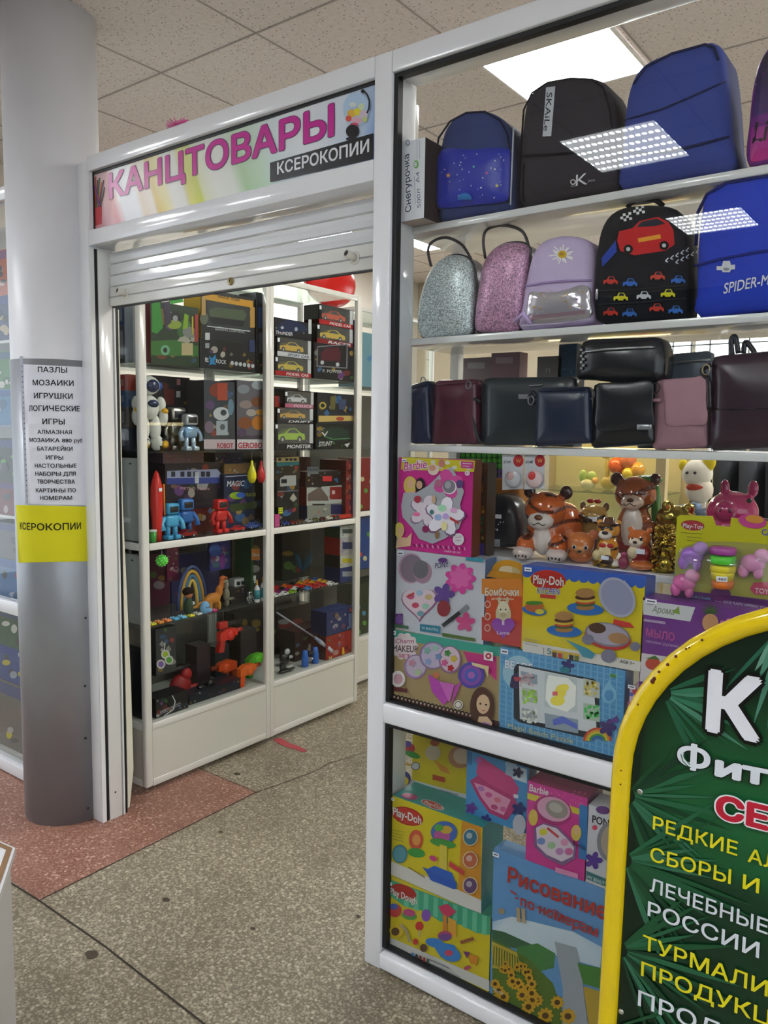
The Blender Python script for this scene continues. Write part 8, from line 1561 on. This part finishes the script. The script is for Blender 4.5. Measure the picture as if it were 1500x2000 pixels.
# ================================================================ SANDWICH BOARD
BY = -.75; bx0, bz0, bw, bh = -.05, 1.15, .298, .262
def arch(k=1.0, n=28, dw=0.0):
    P = []
    for i in range(n + 1):
        a = math.pi - math.pi * i / n; P.append((bx0 + (bw - dw) * math.cos(a), bz0 + (bh - dw) * math.sin(a)))
    return P
T = Thing('sign_board', 'green herbal tea pavement sign in a chipped yellow arched tube frame', 'sign board', (bx0, BY + .12, 0))
fr = T.mb('tube_frame', 'enamel', label='chipped yellow painted tube'); A = arch()
path = [Vector((bx0 - bw - .010, BY, .014)), Vector((bx0 - bw - .006, BY, .6))] + [Vector((x, BY, z)) for x, z in A] + [Vector((bx0 + bw + .006, BY, .6)), Vector((bx0 + bw + .010, BY, .014))]
fr.tube(path, .0135, '#e0c20e', 16)
rf = T.mb('rear_frame', 'enamel', label='yellow rear support tube'); rf.tube([Vector((bx0 - bw + .03, BY + .30, .014)), Vector((bx0 - bw + .03, BY + .05, 1.12)), Vector((bx0 + bw - .03, BY + .05, 1.12)), Vector((bx0 + bw - .03, BY + .30, .014))], .011, '#d8ba0e', 12)
ch = T.mb('paint_chips', 'paper', label='dark rusty chips in the paint'); rr = random.Random(21)
for u, v, r in [(1275, 1331, 5), (1278, 1326, 4), (1287, 1312, 2.6), (1304, 1298, 3.2), (1320, 1282, 3), (1340, 1267, 2), (1346, 1265, 1.6), (1371, 1250, 2.4), (1246, 1376, 2.2), (1213, 1505, 1.8), (1212, 1532, 1.8)]:
    p = pY(u, v, BY - .0128); ch.ell(p, (r * .0007, .0012, r * .0007), '#5a2a14', 7, 5)
pn = T.mb('printed_panel', 'board_print')
out = [(bx0 - bw + .008, .30)] + arch(dw=.010) + [(bx0 + bw - .008, .30)]
pn.prism([Vector((x, BY - .002, z)) for x, z in out], (0, .004, 0), '#0c2416')
ar = Art(pn, ('Y', BY - .002), eps=.00011)
def ins(x, z):
    if z < bz0: return bx0 - bw + .012 < x < bx0 + bw - .012 and z > .31
    return ((x - bx0) / (bw - .014)) ** 2 + ((z - bz0) / (bh - .014)) ** 2 < 1
# brighter printed band behind the heading, soft edged
Y_ = BY - .002
bx = [(-.33, 1.055), (bx0, 1.04), (.235, 1.03)]
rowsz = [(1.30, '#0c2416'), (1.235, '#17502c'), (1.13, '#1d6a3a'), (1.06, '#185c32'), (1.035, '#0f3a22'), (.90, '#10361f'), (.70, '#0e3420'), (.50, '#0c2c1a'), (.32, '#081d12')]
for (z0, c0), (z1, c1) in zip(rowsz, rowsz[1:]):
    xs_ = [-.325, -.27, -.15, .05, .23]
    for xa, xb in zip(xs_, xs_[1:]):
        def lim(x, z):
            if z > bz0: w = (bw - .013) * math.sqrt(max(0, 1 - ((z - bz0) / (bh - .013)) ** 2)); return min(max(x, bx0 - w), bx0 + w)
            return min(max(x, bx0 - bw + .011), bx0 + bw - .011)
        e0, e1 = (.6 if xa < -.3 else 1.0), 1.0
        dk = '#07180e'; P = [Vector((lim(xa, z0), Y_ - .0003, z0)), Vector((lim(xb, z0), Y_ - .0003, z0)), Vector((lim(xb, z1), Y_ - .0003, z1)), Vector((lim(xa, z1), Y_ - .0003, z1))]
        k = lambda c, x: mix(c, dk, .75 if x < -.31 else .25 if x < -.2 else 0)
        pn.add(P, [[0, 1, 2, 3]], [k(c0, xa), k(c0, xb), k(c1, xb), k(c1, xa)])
ar.k = 5
def blade(x, z, a, L, w, c):
    P = []; d = Vector((math.cos(a), 0, math.sin(a))); nrm = Vector((-d.z, 0, d.x)); m_ = 6
    top, bot = [], []
    for i in range(m_ + 1):
        t_ = i / m_; p = Vector((x, Y_, z)) + d * L * t_; ww = w * math.sin(math.pi * min(1, .12 + t_ * .88)) * .5
        if not ins(p.x, p.z): break
        top.append(p + nrm * ww); bot.append(p - nrm * ww)
    if len(top) > 2: ar.raw(top + bot[::-1], [list(range(2 * len(top)))], c); ar.k += .35
rr = random.Random(5)
greens = ['#1c5a34', '#174a2b', '#2a6e4a', '#123c24', '#3a7a5c', '#0f3420', '#205f3c']
for (cx, cz_, n_, a0, a1, L0, L1, gs) in [(-.16, 1.385, 20, 200, 340, .05, .13, ['#7fb8a0', '#5fa088', '#96c4ae', '#3f8068', '#2f7058']), (-.30, 1.27, 12, -60, 40, .05, .12, ['#3f8a6a', '#2a6a4c', '#5a9a80']), (-.34, 1.12, 16, -70, 60, .06, .15, greens), (-.34, 1.03, 20, -80, 50, .08, .17, greens), (-.34, .90, 16, -70, 60, .08, .16, greens), (-.345, .78, 14, -60, 70, .06, .14, greens[:4]), (-.345, .66, 14, -60, 60, .06, .14, greens[:4]), (.2, .9, 14, 120, 240, .08, .2, greens), (.2, 1.2, 14, 130, 230, .06, .16, greens)]:
    for i in range(n_):
        a = math.radians(a0 + (a1 - a0) * (i + rr.random() * .7) / n_); blade(cx + .012 * math.cos(a), cz_ + .012 * math.sin(a), a, rr.uniform(L0, L1), rr.uniform(.004, .009), mix(rr.choice(gs), '#12402a', .35 if gs is not greens else .3))
ar.k = 34; YT, WT = '#e8de20', '#e0e6ee'
la = Art(pn, ('Y', BY - .002), eps=.00011, start=36)
la.text('К', (1386, 1421), (1478, 1442), 111, '#eceef6', .045, '#050806', .045)
# leafy initial and heading
la.text('Ф', (1326, 1492), (1386, 1505), 44, '#e4eaf2', .03, '#0a1a10', .03); la.k += 1; la.line([(1332, 1470), (1336, 1484), (1346, 1494), (1352, 1497)], 1.6, '#1a5a34'); la.line([(1338, 1466), (1341, 1480), (1350, 1491)], 1.6, '#1a5a34')
la.text('ит', (1402, 1511), (1499, 1531), 38, '#e4eaf2', .05, '#0a1a10', .03)
la.text('СЕ', (1403, 1591), (1499, 1616), 42, '#c8203a', .05, '#f0f0f4', .045)
for s_, a, b_, h, c in [('РЕДКИЕ', (1277, 1617), (1441, 1669), 26, YT), ('АЛ', (1462, 1680), (1520, 1697), 27, YT), ('СБОРЫ', (1272, 1678), (1428, 1724), 27, YT), ('И', (1452, 1732), (1483, 1742), 28, YT), ('ЛЕЧЕБНЫЕ', (1271, 1738), (1500, 1822), 27, WT), ('РОССИИ', (1267, 1785), (1483, 1868), 28, WT), ('ТУРМАЛИ', (1257, 1850), (1500, 1943), 28, YT), ('ПРОДУКЦ', (1254, 1902), (1508, 2002), 28, YT), ('ПРОДУ', (1248, 1960), (1450, 2044), 30, WT), ('ДЛЯ', (1242, 2024), (1330, 2062), 30, WT)]:
    la.k = 36; la.text(s_, a, b_, h, c, .014)
sc_ = T.mb('screw', 'metal', label='white screw heads')
for u, v in ((1250, 1546), (1213, 1976)): sc_.ell(pY(u, v, BY - .0035), (.004, .0015, .004), '#d8d8dc', 12, 6)
T.done()

# ================================================================ counter corner, balloon, tinsel, tape
T = Thing('white_counter', 'corner of a white counter with brown edging by the camera', 'counter', (-1.75, -1.15, 0))
c0 = pZ(30, 1655, .75); e = (pZ(0, 1745, .75) - c0); e.z = 0; e.normalize(); g_ = Vector((-1, -.12, 0)).normalized()
P = [c0, c0 + g_ * .55, c0 + g_ * .55 + e * .5, c0 + e * .5]
def inset(P, d):
    c = sum(P, Vector()) / 4; return [p + (c - p) * d for p in P]
tp = T.mb('counter_top', 'enamel'); tp.prism([Vector((p.x, p.y, .735)) for p in P], (0, 0, .014), '#e4e6ea')
ed = T.mb('edge_band', 'suede', label='brown worn edging'); Q = inset(P, .03); R_ = inset(P, .085)
for i in range(4): j = (i + 1) % 4; ed.prism([Vector((q.x, q.y, .7492)) for q in (Q[i], Q[j], R_[j], R_[i])], (0, 0, .0015), '#8a6a4a')
bd = T.mb('body', 'enamel'); S_ = inset(P, .05); bd.prism([Vector((p.x, p.y, 0.0)) for p in S_], (0, 0, .7345), '#d9dbe0')
T.done()
T = Thing('balloon', 'large red foil balloon resting on the set-back toy case', 'balloon', (-3.2, 2.25, 2.361)); m = T.mb('body', 'plastic')
p = pX(645, 508, -3.2); m.ell(Vector((-3.2, p.y, 2.361 + .155)), (.075, .23, .155), '#d81a18', 28, 18); k = T.mb('seam', 'plastic', label='thin pale rim'); k.tube([Vector((-3.2, p.y + .232 * math.cos(a), 2.361 + .1565 + .1562 * math.sin(a))) for a in [2 * math.pi * i / 40 for i in range(40)]], .002, '#e8c8c4', 5, True); T.base = Vector((-3.2, p.y, 2.361)); T.done()
T = Thing('tinsel_pompom', 'pink tinsel pompom peeking over the top of the sign', 'decoration', (0, 0, 0)); p = pY(348, 246, .22); m = T.mb('body', 'plastic'); rr = random.Random(3)
for i in range(170):
    d = Vector((rr.gauss(0, 1), rr.gauss(0, 1), rr.gauss(0, 1))).normalized(); m.tube([p, p + Vector((d.x * 1.5, d.y, d.z * .8)) * rr.uniform(.02, .042)], .0013, rr.choice(['#f06ab4', '#f090c8', '#e05aa4']), 4)
lo = min(v.z for v in m.v); m.tube([p, Vector((p.x, p.y, 2.5805))], .003, '#b83a80', 6); T.base = Vector((p.x, p.y, 2.58)); T.done()
t = Thing('red_floor_tape', 'short worn strip of red tape stuck on the floor before the toy case', 'tape', (-2.68, 1.06, 0)); m = t.mb('body', 'rubbery'); q = [pZ(u, v, .0012) for u, v in [(532, 1444), (548, 1441), (566, 1452), (580, 1456), (600, 1466), (592, 1469), (574, 1463), (556, 1458), (540, 1450)]]; m.prism(q[::-1], (0, 0, .0008), '#b0404a'); t.done()
